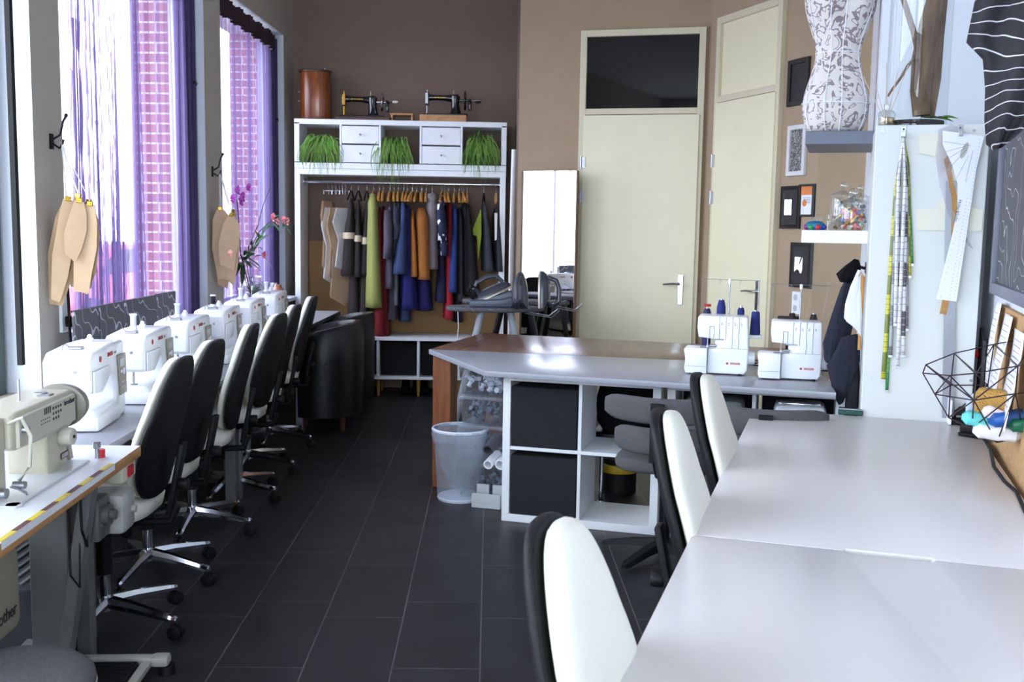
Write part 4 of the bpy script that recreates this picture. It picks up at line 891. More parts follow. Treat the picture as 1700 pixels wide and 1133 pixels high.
pieces(563, 352, 468, 'white card pattern hanging in front of a tan one', whitecard, .22, .9)
pieces(568, 345, 508, 'long tan card pattern reaching lowest', kraft, .26, .75)
pieces(574, 346, 452, 'white card pattern closest to the dark belted coats', whitecard, .24, .85)
blk = (34, 26, 26)
garm(583, 565, 592, 330, 457, blk, 'dark brown dress with patterned belt, nearest the white card patterns', 'dress', 'black', extras=belt(.48, .055, 1), hy=.17)
garm(595, 586, 603, 332, 459, (30, 24, 25), 'dark brown dress with patterned belt, middle of the three', 'dress', 'black', extras=belt(.50, .055, 1), hy=.17)
garm(609, 597, 614, 334, 457, (28, 22, 24), 'dark brown dress with patterned belt, beside the olive coat', 'dress', 'black', extras=belt(.53, .06, 1), hy=.17)
garm(588, 577, 600, 400, 530, (46, 36, 38), 'long dark brown skirt below the belted dresses, left one', 'skirt', None, dy=.04)
garm(604, 594, 614, 400, 528, (52, 42, 42), 'long dark brown skirt below the belted dresses, beside the olive coat', 'skirt', None, dy=.05)
garm(619, 607, 637, 322, 509, (140, 142, 78), 'olive green felt cape hanging full length', 'dress', 'wood', dy=-.06, wt=.045, folds=4)
garm(630, 621, 640, 345, 556, (112, 18, 22), 'dark red dress behind the olive cape', 'dress', 'wood')
garm(637, 628, 648, 343, 557, (96, 12, 18), 'long dark red dress between the olive cape and grey coat', 'dress', 'wood', dy=.03)
garm(647, 637, 654, 335, 478, (78, 70, 84), 'grey purple coat with long sleeves', 'coat', 'wood', dy=-.03)
garm(652, 638, 662, 440, 528, (66, 62, 72), 'dark grey flared skirt below the grey purple coat', 'skirt', None, dy=.0)
garm(655, 651, 662, 335, 505, (112, 112, 116), 'light grey narrow dress between grey coat and blue denim dress', 'dress', 'wood', dy=.02)
garm(661, 656, 668, 330, 420, (36, 40, 52), 'short black jacket with hood', 'jacket', 'wood', dy=-.02)
garm(669, 650, 677, 334, 454, (46, 62, 98), 'blue denim dress flaring to one side', 'dress', 'wood', dy=-.08)
garm(672, 662, 682, 430, 532, (44, 58, 88), 'blue denim skirt hanging lowest', 'skirt', None, dy=.03)
garm(676, 663, 694, 340, 512, (30, 30, 96), 'royal blue pleated skirt dress left of the ochre dresses', 'dress', 'wood', dy=.0, folds=9)
garm(700, 690, 718, 350, 514, (28, 26, 84), 'dark royal blue dress below the ochre dresses', 'dress', 'wood', dy=.05, folds=9)
garm(684, 680, 694, 348, 458, (160, 96, 36), 'narrow ochre wool dress, left of the pair', 'dress', 'wood', dy=-.05)
garm(700, 692, 714, 345, 463, (150, 92, 34), 'wide ochre wool dress with waist seam, right of the pair', 'dress', 'wood', dy=-.06, wt=.06, extras=lambda t, P, c: (lambda q: (q.box((c*.5, 0, -.5*(-P[-1][0])), (.135, .34, .006)), q.build('waist_seam', S('ochre_dark', 110, 66, 26, rough=.9), t)))(MB()))
garm(717, 707, 727, 322, 446, (122, 112, 112), 'folded grey taupe trousers on the rail', 'trousers', 'wire', dy=-.05, wt=.05)
garm(733, 727, 744, 325, 424, (40, 40, 60), 'navy and white checked blouse', 'top', 'wood', dy=-.05, mt=check_cloth)
garm(733, 722, 742, 400, 500, (26, 32, 62), 'navy skirt below the checked blouse', 'skirt', None, dy=.0)
garm(745, 736, 752, 333, 528, (156, 22, 36), 'bright red long dress between checked blouse and blue dress', 'dress', 'wood', dy=.02)
garm(754, 742, 758, 340, 484, (32, 52, 112), 'cobalt blue dress narrow at the shoulders', 'dress', 'wood', dy=-.05)
garm(762, 757, 768, 345, 498, (44, 42, 48), 'black sequined dress beside the cobalt blue dress', 'dress', 'wood', dy=-.02)
garm(758, 750, 768, 470, 533, (24, 22, 26), 'black fringed skirt hanging above the bench', 'skirt', None, dy=.03)
garm(770, 764, 784, 334, 488, (20, 20, 22), 'black long dress, left one of the wide black pair', 'dress', 'wood', dy=.0)
garm(775, 772, 796, 338, 492, (16, 16, 18), 'black long dress, right one of the wide black pair', 'dress', 'wood', dy=-.03)
garm(803, 800, 820, 335, 450, (50, 54, 58), 'dark grey dress with lime green lining', 'dress', 'black', dy=-.02,
     extras=lambda t, P, c: (lambda q: (q.prism([(-.02, -.06), (-.015, -.30), (-.04, -.52), (-.055, -.30), (-.11, -.29)], -.155, -.150, 'y'), q.build('lime_lining', S('lime_cloth', 142, 156, 50, rough=.9), t)))(MB()))
garm(823, 819, 834, 345, 450, (44, 46, 50), 'dark grey slim dress with pale front at the rail end', 'dress', 'wood', dy=-.02,
     extras=lambda t, P, c: (lambda q: (q.prism([(-.012, -.05), (.014, -.05), (.012, -.28), (-.005, -.29)], -.20, -.195, 'y'), q.build('pale_front', whitecard, t)))(MB()))
for k, (u, kd) in enumerate(((684, 'wood'), (692, 'wood'), (708, 'wood'), (738, 'wood'), (742, 'wood'), (767, 'wood'))):
    hanger(rx(u, 330, RY+.19), ['bare wooden hanger left of the ochre dresses', 'bare wooden hanger above the ochre dresses', 'bare wooden hanger beside the grey taupe trousers', 'bare wooden hanger behind the checked blouse', 'bare wooden hanger before the red dress', 'bare wooden hanger beside the black dresses'][k], kd, .06*k-.1)

# ---- things in and on the shelf top
def spider_plant(u, v, lab, wl, wr, dn, seed, up=.0):
    rnd = random.Random(seed); p = ony(u, v, RY+.10); z0 = rz_(274)
    zt0 = rz_(272)+.004
    t = thing('spider_plant', lab, 'plant', (p.x, RY+.15, zt0), 0, 'green spider plants in the open compartments')
    m = MB(); m.lathe([(0, 0), (.05, 0), (.065, .08), (.068, .085), (0, .08)], seg=18); m.build('pot', S('plant_pot', 80, 76, 70, rough=.7), t)
    m = MB(); h = p.z-zt0
    for k in range(105):
        sx = rnd.uniform(-1, 1); fx = (wl if sx < 0 else wr)*sx; fy = -rnd.uniform(.10, .22); top = h*rnd.uniform(.62, 1.08)+up*(rnd.random() < .08); L_ = dn*rnd.uniform(-.35, 1)*(1-.6*abs(sx))
        b = Vector((.3*fx*rnd.random(), .0, .08)); pts = []
        for i in range(9):
            s = i/8
            x = b.x + (fx-b.x)*min(1, s*1.25)**.8 + .02*math.sin(s*5+k); y = fy*min(1, s*1.7); 
            if i < 3: z = .08+(top-.08)*(s/.25)**.8 if s <= .25 else top
            else: z = top-(top+L_-h*0)*((s-.25)/.75)**1.5
            pts.append(Vector((x, y, z)))
        w = rnd.uniform(.004, .0075); A = [q+Vector((w*(1-i/9.5), 0, 0)) for i, q in enumerate(pts)]; B = [q-Vector((w*(1-i/9.5), .002, 0)) for i, q in enumerate(pts)]
        m.strip(A, B, k % 2)
    m.build('leaves', [green1, S('leaf_light', 150, 190, 96, rough=.5)], t, sharp=180)
spider_plant(536, 226, 'leftmost spider plant, bushy and pale green, beside the wooden case', .18, .19, .16, 1)
spider_plant(655, 230, 'middle spider plant, hanging lowest between the two drawer pairs', .19, .17, .24, 2)
spider_plant(799, 226, 'rightmost spider plant with an upright tuft, in the end compartment', .16, .17, .17, 3, .1)
# bentwood case
zs = zt
p = ony(523, 196, RY+.2); t = thing('bentwood_case', 'tall upright brown bentwood sewing machine case on top of the shelf', 'case', (p.x+.005, RY+.19, zs))
def stad(w, d, n=10): return [((w-d/2)+d/2*math.cos(a), d/2*math.sin(a)) for a in [(-PI/2+PI*i/n) for i in range(n+1)]] + [(-(w-d/2)+d/2*math.cos(a), d/2*math.sin(a)) for a in [(PI/2+PI*i/n) for i in range(n+1)]]
m = MB(); m.prism(stad(.135, .20), .012, .415, 'z', bev=.004); m.build('case_body', case_wood, t, sharp=50)
m = MB(); m.prism(stad(.148, .22), .0, .016, 'z', bev=.004); m.build('case_base', dark_wood, t)
m = MB(); m.prism(stad(.145, .214), .412, .432, 'z', bev=.004); m.build('case_lid', dark_wood, t)
m = MB(); m.cyl((.09, -.03, .43), (.09, -.03, .455), .004); m.cyl((-.135, 0, .17), (-.15, 0, .17), .006); m.cyl((-.135, 0, .25), (-.15, 0, .25), .006); m.build('metal_pins', steel, t)
def antique(u0, u1, vb, lab, baselab, base_h, style):
    y = RY+.17; a = ony(u0, vb, y); b = ony(u1, vb, y); L_ = b.x-a.x
    if style == 0:
        tb = thing('wooden_plinth', baselab, 'base', ((a.x+b.x)/2+.02, y, zs)); q = MB(); q.box((0, 0, base_h/2), (L_+.08, .24, base_h), bev=.004); q.box((0, 0, base_h-.006), (L_+.10, .25, .01), bev=.003); q.build('base_block', dark_wood, tb)
    else:
        tb = thing('wooden_plinth', baselab, 'base', ((a.x+b.x)/2-.01, y, zs)); q = MB(); q.box((0, 0, base_h/2), (L_+.02, .24, base_h), bev=.004)
        q.build('base_block', edge_wood, tb)
    t = thing('antique_sewing_machine', lab, 'sewing machine', (a.x, y, zs+base_h))
    k = L_/.36
    bm0 = S('black_enamel', 14, 13, 15, rough=.15, coat=.6)
    m = MB(); m.box((.19*k, 0, .008), (.36*k, .16, .014), bev=.004); m.build('bed_plate', bm0, t)
    m = MB(); hh = .20
    m.loft([[(x+rx_*math.cos(q), ry*math.sin(q), z) for q in [2*PI*i/14 for i in range(14)]] for x, rx_, ry, z in ((.27*k, .055, .05, .014), (.27*k, .04, .04, .05), (.265*k, .036, .036, .10), (.265*k, .04, .04, .14), (.265*k, .042, .04, .17), (.265*k, .025, .025, .186))])
    m.loft([[(x, ry*math.cos(q), z+rz*math.sin(q)) for q in [2*PI*i/14 for i in range(14)]] for x, ry, rz, z in ((.285*k, .03, .034, .15), (.24*k, .03, .034, .152), (.17*k, .024, .024, .156), (.09*k, .024, .024, .158), (.05*k, .026, .03, .158))])
    m.box((.035*k, 0, .145), (.036, .05, .10 if style == 0 else .115), bev=.008)
    m.build('machine_arm', bm0, t)
    m = MB(); m.box((.035*k-.004 if style else .035*k, -.027, .15), (.024, .004, .09), bev=.001); m.cyl((.035*k, 0, .02), (.035*k, 0, .10), .006); m.cyl((.035*k, 0, .19), (.035*k, 0, .225), .005); m.build('face_plate', gold if style == 0 else steel, t)
    m = MB(); m.cyl((.25*k, 0, .17), (.25*k, 0, .225), .0025); m.build('spool_pin', steel, t)
    m = MB(); r = .074
    for i in range(24):
        pass
    pts = [(.345*k, r*math.cos(q), .135+r*math.sin(q)) for q in [2*PI*i/20 for i in range(21)]]
    m.tube(pts, .010, 8); 
    for q in range(5): m.tube([(.345*k, 0, .135), (.345*k, r*math.cos(q*2*PI/5), .135+r*math.sin(q*2*PI/5))], .004, 6)
    m.cyl((.29*k, 0, .135), (.37*k, 0, .135), .012); m.build('handwheel', chrome if style == 0 else bm0, t)
    m = MB(); m.box((.385*k, -.005, .10), (.03, .05, .10), bev=.01); m.tube([(.40*k, -.03, .12), (.40*k, -.045, .13), (.47*k, -.05, .135)], .006); m.build('crank_housing', bm0, t)
    m = MB(); m.lathe([(0, 0), (.008, 0), (.012, .02), (.008, .045), (0, .048)], c=(.43*k, -.05, .135 if style == 0 else .12), m=Matrix.Rotation(PI/2, 3, 'Y'), seg=12); m.build('crank_handle', S('pale_knob', 210, 205, 195, rough=.4) if style == 0 else black_shell, t)
    m = MB(); 
    for i in range(9): m.box((.10*k+.014*k*i, -.0245 if i < 4 else -.0245, .156), (.009*k, .001, .006 if i % 2 else .009), bev=0)
    m.box((.265*k, -.034, .12), (.02, .001, .03), bev=0); m.box((.265*k, -.0335, .15), (.026, .001, .01), bev=0); m.build('gold_decals', gold, t)
antique(564, 638, 190, 'black hand-crank antique sewing machine with large chrome wheel, on the dark wood base', 'dark brown wooden base below the left antique machine', .035, 0)
antique(702, 775, 184, 'black hand-crank antique sewing machine with silver face plate, on the light wood box', 'light brown wooden box below the right antique machine', .062, 1)
a = ony(649, 196, RY+.17); b = ony(687, 196, RY+.17); t = thing('small_wooden_stand', 'small low light-wood stand between the two antique machines', 'stand', ((a.x+b.x)/2, RY+.17, zs))
m = MB(); m.box((0, 0, .062), (b.x-a.x, .20, .014)); m.build('top', edge_wood, t)
for s in (-1,): 
    m = MB(); m.box((s*(b.x-a.x)/2*.82, 0, .0275), (.016, .19, .055)); m.build('leg', edge_wood, t)
m = MB(); m.box(((b.x-a.x)/2*.9, 0, .0275), (.014, .19, .055)); m.build('leg', edge_wood, t)

# ---- white ironing board / long white panel leaning left of the mirror

m = MB(); m.loft([[(w*math.cos(q), .02*math.sin(q), z) for q in [2*PI*i/16 for i in range(16)]] for z, w in ((0, .05), (.4, .055), (1.4, .055), (1.9, .035), (2.14, .012))]); o = m.build('white_board', white_lam, loc=(.185, 8.55, 0), rz=1.2); tag(o, 'tall narrow white board standing in the gap beside the garment rack', 'board')
# ---- mirror leaning at the wall
ma = math.radians(-27)
dirm = V(math.cos(ma), math.sin(ma), 0); nm = V(-math.sin(ma), math.cos(ma), 0)
pm = V(.252, 8.20, 0); q0 = onp(869, 284.5, pm, nm); q1 = onp(958, 284.5, pm, nm); w = (V(q1.x, q1.y, 0)-V(q0.x, q0.y, 0)).length; h = q0.z
t = thing('standing_mirror', 'tall frameless mirror standing against the wall left of the cream door', 'mirror', (q0.x, q0.y, 0), ma)
m = MB(); m.box((w/2, 0, h/2+.01), (w, .004, h-.02), bev=0); m.build('mirror_glass', mirror_m, t)
m = MB(); m.box((w/2, .012, h/2), (w+.004, .018, h), bev=.001); m.box((-.004, 0, h/2), (.008, .03, h)); m.box((w+.006, 0, h/2), (.012, .03, h)); m.build('mirror_backing', S('mirror_edge', 112, 78, 50, rough=.5), t)

# ---- ironing boards and irons
cover = line_pattern('ironing_cover', srgb(78, 78, 82), srgb(120, 120, 124), 6, .05)
def ironing_board(lab, x, y, z, rz, L_, wide, leg_m):
    t = thing('ironing_board', lab, 'ironing board', (x, y, 0), rz)
    pts = [];
    for i in range(28):
        a = 2*PI*i/28; c, s = math.cos(a), math.sin(a); xx = L_/2*c; ww = wide/2*(1 if c < .2 else 1-.55*((c-.2)/.8)**1.5); pts.append((xx, ww*math.copysign(abs(s)**.7, s)))
    m = MB(); m.prism(pts, z-.03, z, 'z', bev=.009); m.build('padded_top', cover, t, sharp=60)
    for s, q in ((-1, 1), (1, 1)):
        m = MB(); m.tube([(s*.10, -.04, z-.03), (s*.30, -.05, .0+.02)], .022, 10); m.tube([(s*.10, .05, z-.03), (s*.30, .06, .02)], .022, 10); m.tube([(s*.30, -.16, .02), (s*.30, .16, .02)], .016, 8); m.build('leg', leg_m, t)
    m = MB(); m.tube([(L_/2-.15, -.08, z-.04), (L_/2+.04, -.08, z-.07), (L_/2+.10, -.06, z-.02)], .004); m.tube([(L_/2-.15, .08, z-.04), (L_/2+.04, .08, z-.07), (L_/2+.10, .06, z-.02)], .004); m.build('wire_rest', steel, t)
    return t
p = onp(823, 509, V(0, 7.25, 0), (0, 1, 0)); IZ = p.z
ironing_board('front ironing board with dark marbled cover, carrying the irons', p.x, 7.25, IZ, .05, .70, .38, S('leg_silver', 168, 172, 180, rough=.4))
p2 = ony(850, 498, 7.75); ironing_board('rear ironing board behind the one with the irons', ony(856, 500, 7.78).x, 7.78, ony(840, 498, 7.78).z, -.12, .82, .36, dark_metal)
iron_d = S('iron_dark', 46, 50, 60, rough=.35, coat=.3); iron_g = S('iron_grey', 92, 96, 106, rough=.35); sole = S('soleplate', 186, 176, 160, rough=.3, metal=.6)
def iron_mesh(t, m4, base=None):
    def tr(mb): mb.M = m4; return mb
    def foot(z, g=1): 
        pts = []
        for i in range(20):
            s = i/19; x = -.13+.26*s; w = .058*g*(1-s**2.6)**.6*min(1, 1+.0*s); pts.append((x, w))
        return [(x*g, y, z) for x, y in pts]+[(x*g, -y, z) for x, y in reversed(pts[:-1])]
    q = tr(MB()); q.loft([foot(0), foot(.012)]); q.build('soleplate', sole, t)
    q = tr(MB()); q.loft([foot(.013), foot(.03, .98), foot(.05, .85), foot(.062, .62)]); q.tube([(-.10, 0, .05), (-.115, 0, .10), (-.08, 0, .135), (.0, 0, .14), (.06, 0, .12), (.085, 0, .06)], [.018, .018, .017, .017, .017, .016], 10); q.build('iron_body', iron_d, t)
    q = tr(MB()); q.box((-.02, 0, .066), (.10, .04, .012), bev=.004); q.ball((.05, 0, .062), .012, 10); q.build('iron_trim', iron_g, t)
y = 7.22
p = ony(826, 497, y)
t = thing('steam_station', 'dark steam station lying on the ironing board with its iron docked at a slant', 'steam iron', (p.x, y, IZ))
m = MB(); m.prism([(-.20, 0), (.13, 0), (.15, .03), (.13, .09), (.02, .06), (-.14, .055), (-.19, .05)], -.09, .09, 'y', bev=.012, seg=3); m.build('station_base', S('station_grey', 66, 74, 90, rough=.35), t)
m = MB(); m.prism([(-.15, .04), (.15, .045), (.145, .12), (.07, .11)], -.07, .07, 'y', bev=.01); m.build('docking_ramp', S('ramp_grey', 70, 78, 92, rough=.35), t)
iron_mesh(t, Matrix.Translation((-.015, -.02, .085)) @ Matrix.Rotation(-.45, 4, 'Y'))
m = MB(); m.tube([(-.17, 0, .05), (-.205, -.02, .11), (-.19, -.03, .15), (-.15, -.02, .13)], .012); m.build('hose', black_shell, t)
for (u, lab, rot, yy) in ((865, 'dark iron standing upright on its heel, nearer the steam station', 1.35, 7.13), (889, 'dark iron standing upright on its heel, farther right with pale soleplate', 2.85, 7.18)):
    p = ony(u, 500, yy); t = thing('steam_iron', lab, 'iron', (p.x, yy, IZ), 0)
    iron_mesh(t, Matrix.Rotation(rot, 4, 'Z') @ Matrix.Translation((-.03, 0, .13)) @ Matrix.Rotation(-PI/2+.04, 4, 'Y'))
q = ony(760, 525, 7.12); ib = [o for o in C.objects if o.name == 'ironing_board'][0]; m = MB(); b_ = Matrix.Rotation(-.05, 3, 'Z') @ (V(q.x, 7.12, IZ-.02)-V(ib.location)); m.tube([tuple(b_+V(*e)) for e in ((0, 0, 0), (.005, 0, -.12), (-.01, 0, -.3), (.02, 0, -.34))], .003); m.build('hanging_cord', string_m, ib)
# ================================================================ CENTRE: brown table, grey board, white cube shelves
TZ = .80
# grey board polygon by its corners at table height
g1 = onz(712, 580, TZ); g2 = onz(805, 616, TZ); g3 = onz(1388, 652, TZ)
far = V(.324, .946, 0)
g4 = g3 + far*.62; 
def lineY(u, v): return onz(u, v, TZ)
b1 = onz(1150, 599, TZ)
# far edge of the grey board: from g1 through b1, continued
dd = (b1-g1).normalized(); nn = far
t_ = (g3-g1).dot(V(dd.x, dd.y, 0)); g5 = g1+dd*t_
cx, cyy = .75, 5.0
t = thing('grey_worktop', 'long grey worktop board with an angled corner lying over the cube shelves', 'worktop', (cx, cyy, 0))
m = MB(); m.prism([(q.x-cx, q.y-cyy) for q in (g1, g2, g3, g5)], TZ-.028, TZ, 'z', bev=.003); m.build('board', [grey_desk], t)
# brown wooden table behind/under: top 3 mm lower
wz = TZ-.002
w1 = onz(712, 583, wz) ; w2 = onz(800, 553, wz); w3 = onz(1152, 571, wz)
ex = (w3-w2).normalized(); w4 = w2+ex*2.02
fl_ = (w1-w2); w5 = w4+fl_*.93
t = thing('brown_table', 'large brown wooden table with glossy plank top and thick square legs behind the grey worktop', 'table', (w1.x, w1.y, 0))
m = MB()
inset = .012
poly = [w1+V(.01, .0, 0), w2, w4, w5]
# only the strip beyond the grey board stands at worktop level; planks run along the table
far1 = g1+dd*.0+V(.006, .012, 0); 
m.prism([(q.x-w1.x, q.y-w1.y) for q in (g1+V(.0, .012, 0), w2, w4, g5+V(.06, .012, 0))], wz-.03, wz, 'z', bev=.003); m.build('tabletop', table_wood, t)
br_ = (w1-w2).normalized(); 
m = MB(); q0 = w2+ex*.12+br_*.02; q1 = g1+dd*.16; m.prism([(q.x-w1.x, q.y-w1.y) for q in (q0, q0+ex*.004, q1+dd*.004, q1)], wz-.001, wz+.0006, 'z'); m.build('plank_joint', S('joint_line', 60, 34, 24, rough=.6), t)
def tleg(P, a, nm='leg'):
    m = MB(); m.box((P.x-w1.x, P.y-w1.y, (wz-.03)/2), (.11, .11, wz-.032), bev=.004, rot=a); m.build(nm, leg_wood, t)
l1 = onz(722, 797, 0); ang_t = math.atan2(ex.y, ex.x)
tleg(g1+V(.095, .0, 0), ang_t); tleg(w2+V(.1, -.09, 0), ang_t); tleg(w4+V(-.1, -.09, 0), ang_t)
m = MB(); P = g1+V(.09, .04, 0); Q = w2+V(.09, -.09, 0); d = Q-P; m.box(((P.x+Q.x)/2-w1.x, (P.y+Q.y)/2-w1.y, wz-.075), (d.length, .025, .085), rot=math.atan2(d.y, d.x)); P = w2+V(.1, -.09, 0); Q = w4+V(-.1, -.09, 0); d = Q-P; m.box(((P.x+Q.x)/2-w1.x, (P.y+Q.y)/2-w1.y, wz-.075), (d.length, .025, .085), rot=math.atan2(d.y, d.x)); m.build('apron', leg_wood, t)

K0 = onz(832, 865, 0); K1 = onz(1090, 890, 0); KA = math.atan2((K1-K0).y, (K1-K0).x); KW = V((K1-K0).x, (K1-K0).y, 0).length
KD = .39; KH = TZ-.030
def cube_shelf(lab, P, a, w, d, h, nx, nz, grp=None):
    t = thing('cube_shelf', lab, 'shelf', P, a, grp); o = .040; i_ = .018
    m = MB(); m.box((w/2, d/2, o/2), (w, d, o)); m.box((w/2, d/2, h-o/2), (w, d, o)); m.box((o/2, d/2, h/2), (o, d, h-2*o+.001)); m.box((w-o/2, d/2, h/2), (o, d, h-2*o+.001)); m.build('outer_frame', white_lam, t)
    cw = (w-2*o-(nx-1)*i_)/nx; ch = (h-2*o-(nz-1)*i_)/nz
    for k in range(1, nz): q = MB(); q.box((w/2, d/2, o+ch*k+i_*(k-.5)), (w-2*o, d-.004, i_)); q.build('shelf_board', white_lam, t)
    for k in range(1, nx): q = MB(); 
    for k in range(1, nx):
        for j in range(nz): q = MB(); q.box((o+cw*k+i_*(k-.5), d/2, o+(ch+i_)*j+ch/2), (i_, d-.006, ch)); q.build('divider', white_lam, t)
    return t, cw, ch, o, i_
cs, cw, ch, o_, i_ = cube_shelf('white cube shelf with black boxes in its left half under the grey worktop', (K0.x, K0.y, 0), KA, KW, KD, KH, 2, 2)
kx = V(math.cos(KA), math.sin(KA), 0); ky = V(-math.sin(KA), math.cos(KA), 0)
def kp(x, y, z): return V(K0.x, K0.y, 0)+kx*x+ky*y+V(0, 0, z)
fabric_box = S('fabric_box_black', 24, 24, 30, rough=.85, bump=.3, bscale=120)
for j, (lab, sk) in enumerate((('black fabric box in the lower left compartment of the cube shelf', .0), ('black fabric box bulging a little in the upper left compartment of the cube shelf', .012))):
    p = kp(o_+cw/2, .19, o_+(ch+i_)*j+.001); hh = ch-.03
    tb = thing('storage_box', lab, 'box', tuple(p), KA+(.0), 'black fabric boxes in the cube shelf')
    m = MB(); w2_, d2_ = cw/2-.006, .185
    m.loft([[(sx*w2_*(1-.012), sy*d2_, 0) for sx, sy in ((-1, -1), (1, -1), (1, 1), (-1, 1))], [(sx*w2_-(.0 if not sk else .002), sy*d2_-(.006 if sy < 0 else 0), hh*.5) for sx, sy in ((-1, -1), (1, -1), (1, 1), (-1, 1))], [(sx*w2_, sy*d2_, hh) for sx, sy in ((-1, -1), (1, -1), (1, 1), (-1, 1))]]); m.build('fabric_body', fabric_box, tb)
    if sk: m = MB(); m.box((0, -.187, hh-.045), (cw-.01, .004, .09), bev=.001); m.build('lid_flap', fabric_box, tb)
# second cube shelf to the right
P = kp(KW+.03, -.0, 0); cs2, cw2, ch2, _, _ = cube_shelf('second white cube shelf under the right part of the grey worktop', (P.x, P.y, 0), KA, .82, KD, KH, 2, 2)
# contents of the second shelf
def inshelf(x, y, z): return V(P.x, P.y, 0)+kx*x+ky*y+V(0, 0, z)
t = thing('toaster_machine', 'white and chrome appliance half hidden in the second cube shelf behind the overlockers', 'appliance', tuple(inshelf(.62, .125, o_+ch2+i_)), KA)
m = MB(); m.box((0, 0, .15), (.24, .2, .29), bev=.03); m.build('casing', white_plastic, t)
m = MB(); m.box((0, 0, .295), (.2, .16, .02), bev=.008); m.build('chrome_top', chrome, t)
q = inshelf(.22, .13, o_+ch2+i_); m = MB(); m.box((0, 0, .15), (.28, .22, .30), bev=.03); o = m.build('clear_bag', S('plastic_bag_grey', 120, 124, 128, rough=.3), loc=tuple(q), rz=KA); tag(o, 'grey plastic wrapped bundle in the left upper half of the second cube shelf', 'bundle')
for x_, lb in ((.22, 'added black block as shade at the back of the second cube shelf, left upper half'), (.61, 'added black block as shade behind the white appliance in the second cube shelf')):
    q = inshelf(x_, .325, o_+ch2+i_+.001); m = MB(); m.box((0, 0, ch2/2-.008), (cw2-.02, .12, ch2-.02), bev=.006); o = m.build('storage_box', fabric_box, loc=tuple(q), rz=KA); tag(o, lb, 'box')  # added dark blocks stand in for shade inside the shelf, not stored boxes
# black cloth bags behind the first shelf, cream lamp shade, yellow vacuum, stool legs
q = kp(.56, .62, 0)
m = MB(); m.loft([[(w*math.cos(a)+.0, .13*math.sin(a)*(1+.1*math.sin(3*a)), z) for a in [2*PI*k/24 for k in range(24)]] for z, w in ((.40, .16), (.44, .19), (.56, .20), (.64, .18), (.69, .10), (.71, .04))]); o = m.build('black_bag', black_fab, loc=tuple(q), rz=KA); 
tag(o, 'black cloth bag on the low black stool seen through the upper right compartment', 'bag')
t = thing('low_stool', 'low stool with chrome legs and black seat behind the cube shelf', 'stool', tuple(kp(.57, .64, 0)), KA)
m = MB(); m.prism(rrect(.42, .36, .08), .36, .40, 'z', bev=.012); m.build('seat', black_leather, t)
for sx in (-.15, .15):
    for sy in (-.13, .13): m = MB(); m.cyl((sx, sy, 0), (sx, sy, .36), .013); m.cyl((sx, sy, 0), (sx, sy, .012), .02); m.build('leg', chrome, t)
t = thing('yellow_reel', 'yellow and black cable reel on the floor behind the lower right compartment', 'cable reel', tuple(kp(.47, .80, 0)), 0)
m = MB(); m.cyl((0, 0, .0), (0, 0, .12), .10, seg=28); m.cyl((0, 0, .17), (0, 0, .2), .10, seg=28); m.build('black_drum', black_shell, t)
m = MB(); m.cyl((0, 0, .12), (0, 0, .17), .115, seg=28, bev=.01); m.build('yellow_ring', S('yellow', 200, 160, 30, rough=.5), t)
# clear tubs with spools between the brown leg and the cube shelf
def tub_box(lab, P, a, w, d, h, z, fill, seed):
    t = thing('storage_tub', lab, 'storage box', (P.x, P.y, z), a, 'stacked clear storage boxes')
    m = MB(); a0, b0, a1, b1 = w/2*.88, d/2*.88, w/2*.97, d/2*.97
    R = lambda A, B, zz: [(x, y, zz) for x, y in rrect(2*A, 2*B, .03, 3)]
    m.loft([R(a0, b0, .002), R(a1, b1, h-.02)], cap=False); m.loft([R(a0, b0, .0), R(a0, b0, .002)]); m.build('tub_body', tub_pl, t)
    m = MB(); m.prism(rrect(w, d, .03, 3), h-.02, h-.004, 'z', bev=.004); m.build('lid', milky, t)
    rnd = random.Random(seed); m = MB(); n = 34
    for k in range(n):
        x = rnd.uniform(-a0+.03, a0-.03); y = rnd.uniform(-b0+.02, b0-.03) if k > 14 else -b0+.03; zz = rnd.uniform(.02, h*.72)
        v = Vector((rnd.uniform(-1, 1), rnd.uniform(-1, 1), rnd.uniform(-1, 1))).normalized(); c = Vector((x, y, zz)); mi = rnd.randrange(3)
        m.cyl(c-v*.014, c+v*.014, .011, seg=10, mi=mi); m.cyl(c-v*.017, c-v*.014, .016, seg=12, mi=2); m.cyl(c+v*.014, c+v*.017, .016, seg=12, mi=2)
    f = m.build('spools', fill, t); f['kind'] = 'stuff'
    return t
sp_w = [S('sp_white', 220, 222, 228, rough=.6), S('sp_grey', 150, 150, 156, rough=.6), S('sp_white2', 200, 204, 214, rough=.5)]
sp_d = [S('sp_dark', 40, 40, 50, rough=.6), S('sp_dark2', 70, 76, 90, rough=.6), S('sp_mid', 112, 118, 132, rough=.5)]
TB = onz(789, 800, 0); TBp = V(.02, 5.62, 0)
tub_box('clear storage box with dark spools, third of the stack, under the one with bobbins', TBp+V(.03, 0, 0), KA, .36, .30, .20, .225, sp_d, 3)
tub_box('lowest clear storage box of the stack beside the waste bin', TBp+V(.03, 0, 0), KA, .38, .32, .22, .0, sp_d, 4)
tub_box('clear storage box with black and grey reels, second from the top of the stack', TBp, KA, .31, .28, .155, .43, sp_d, 5)
tub_box('topmost clear storage box full of white thread spools', TBp, KA, .31, .28, .155, .59, sp_w, 6)
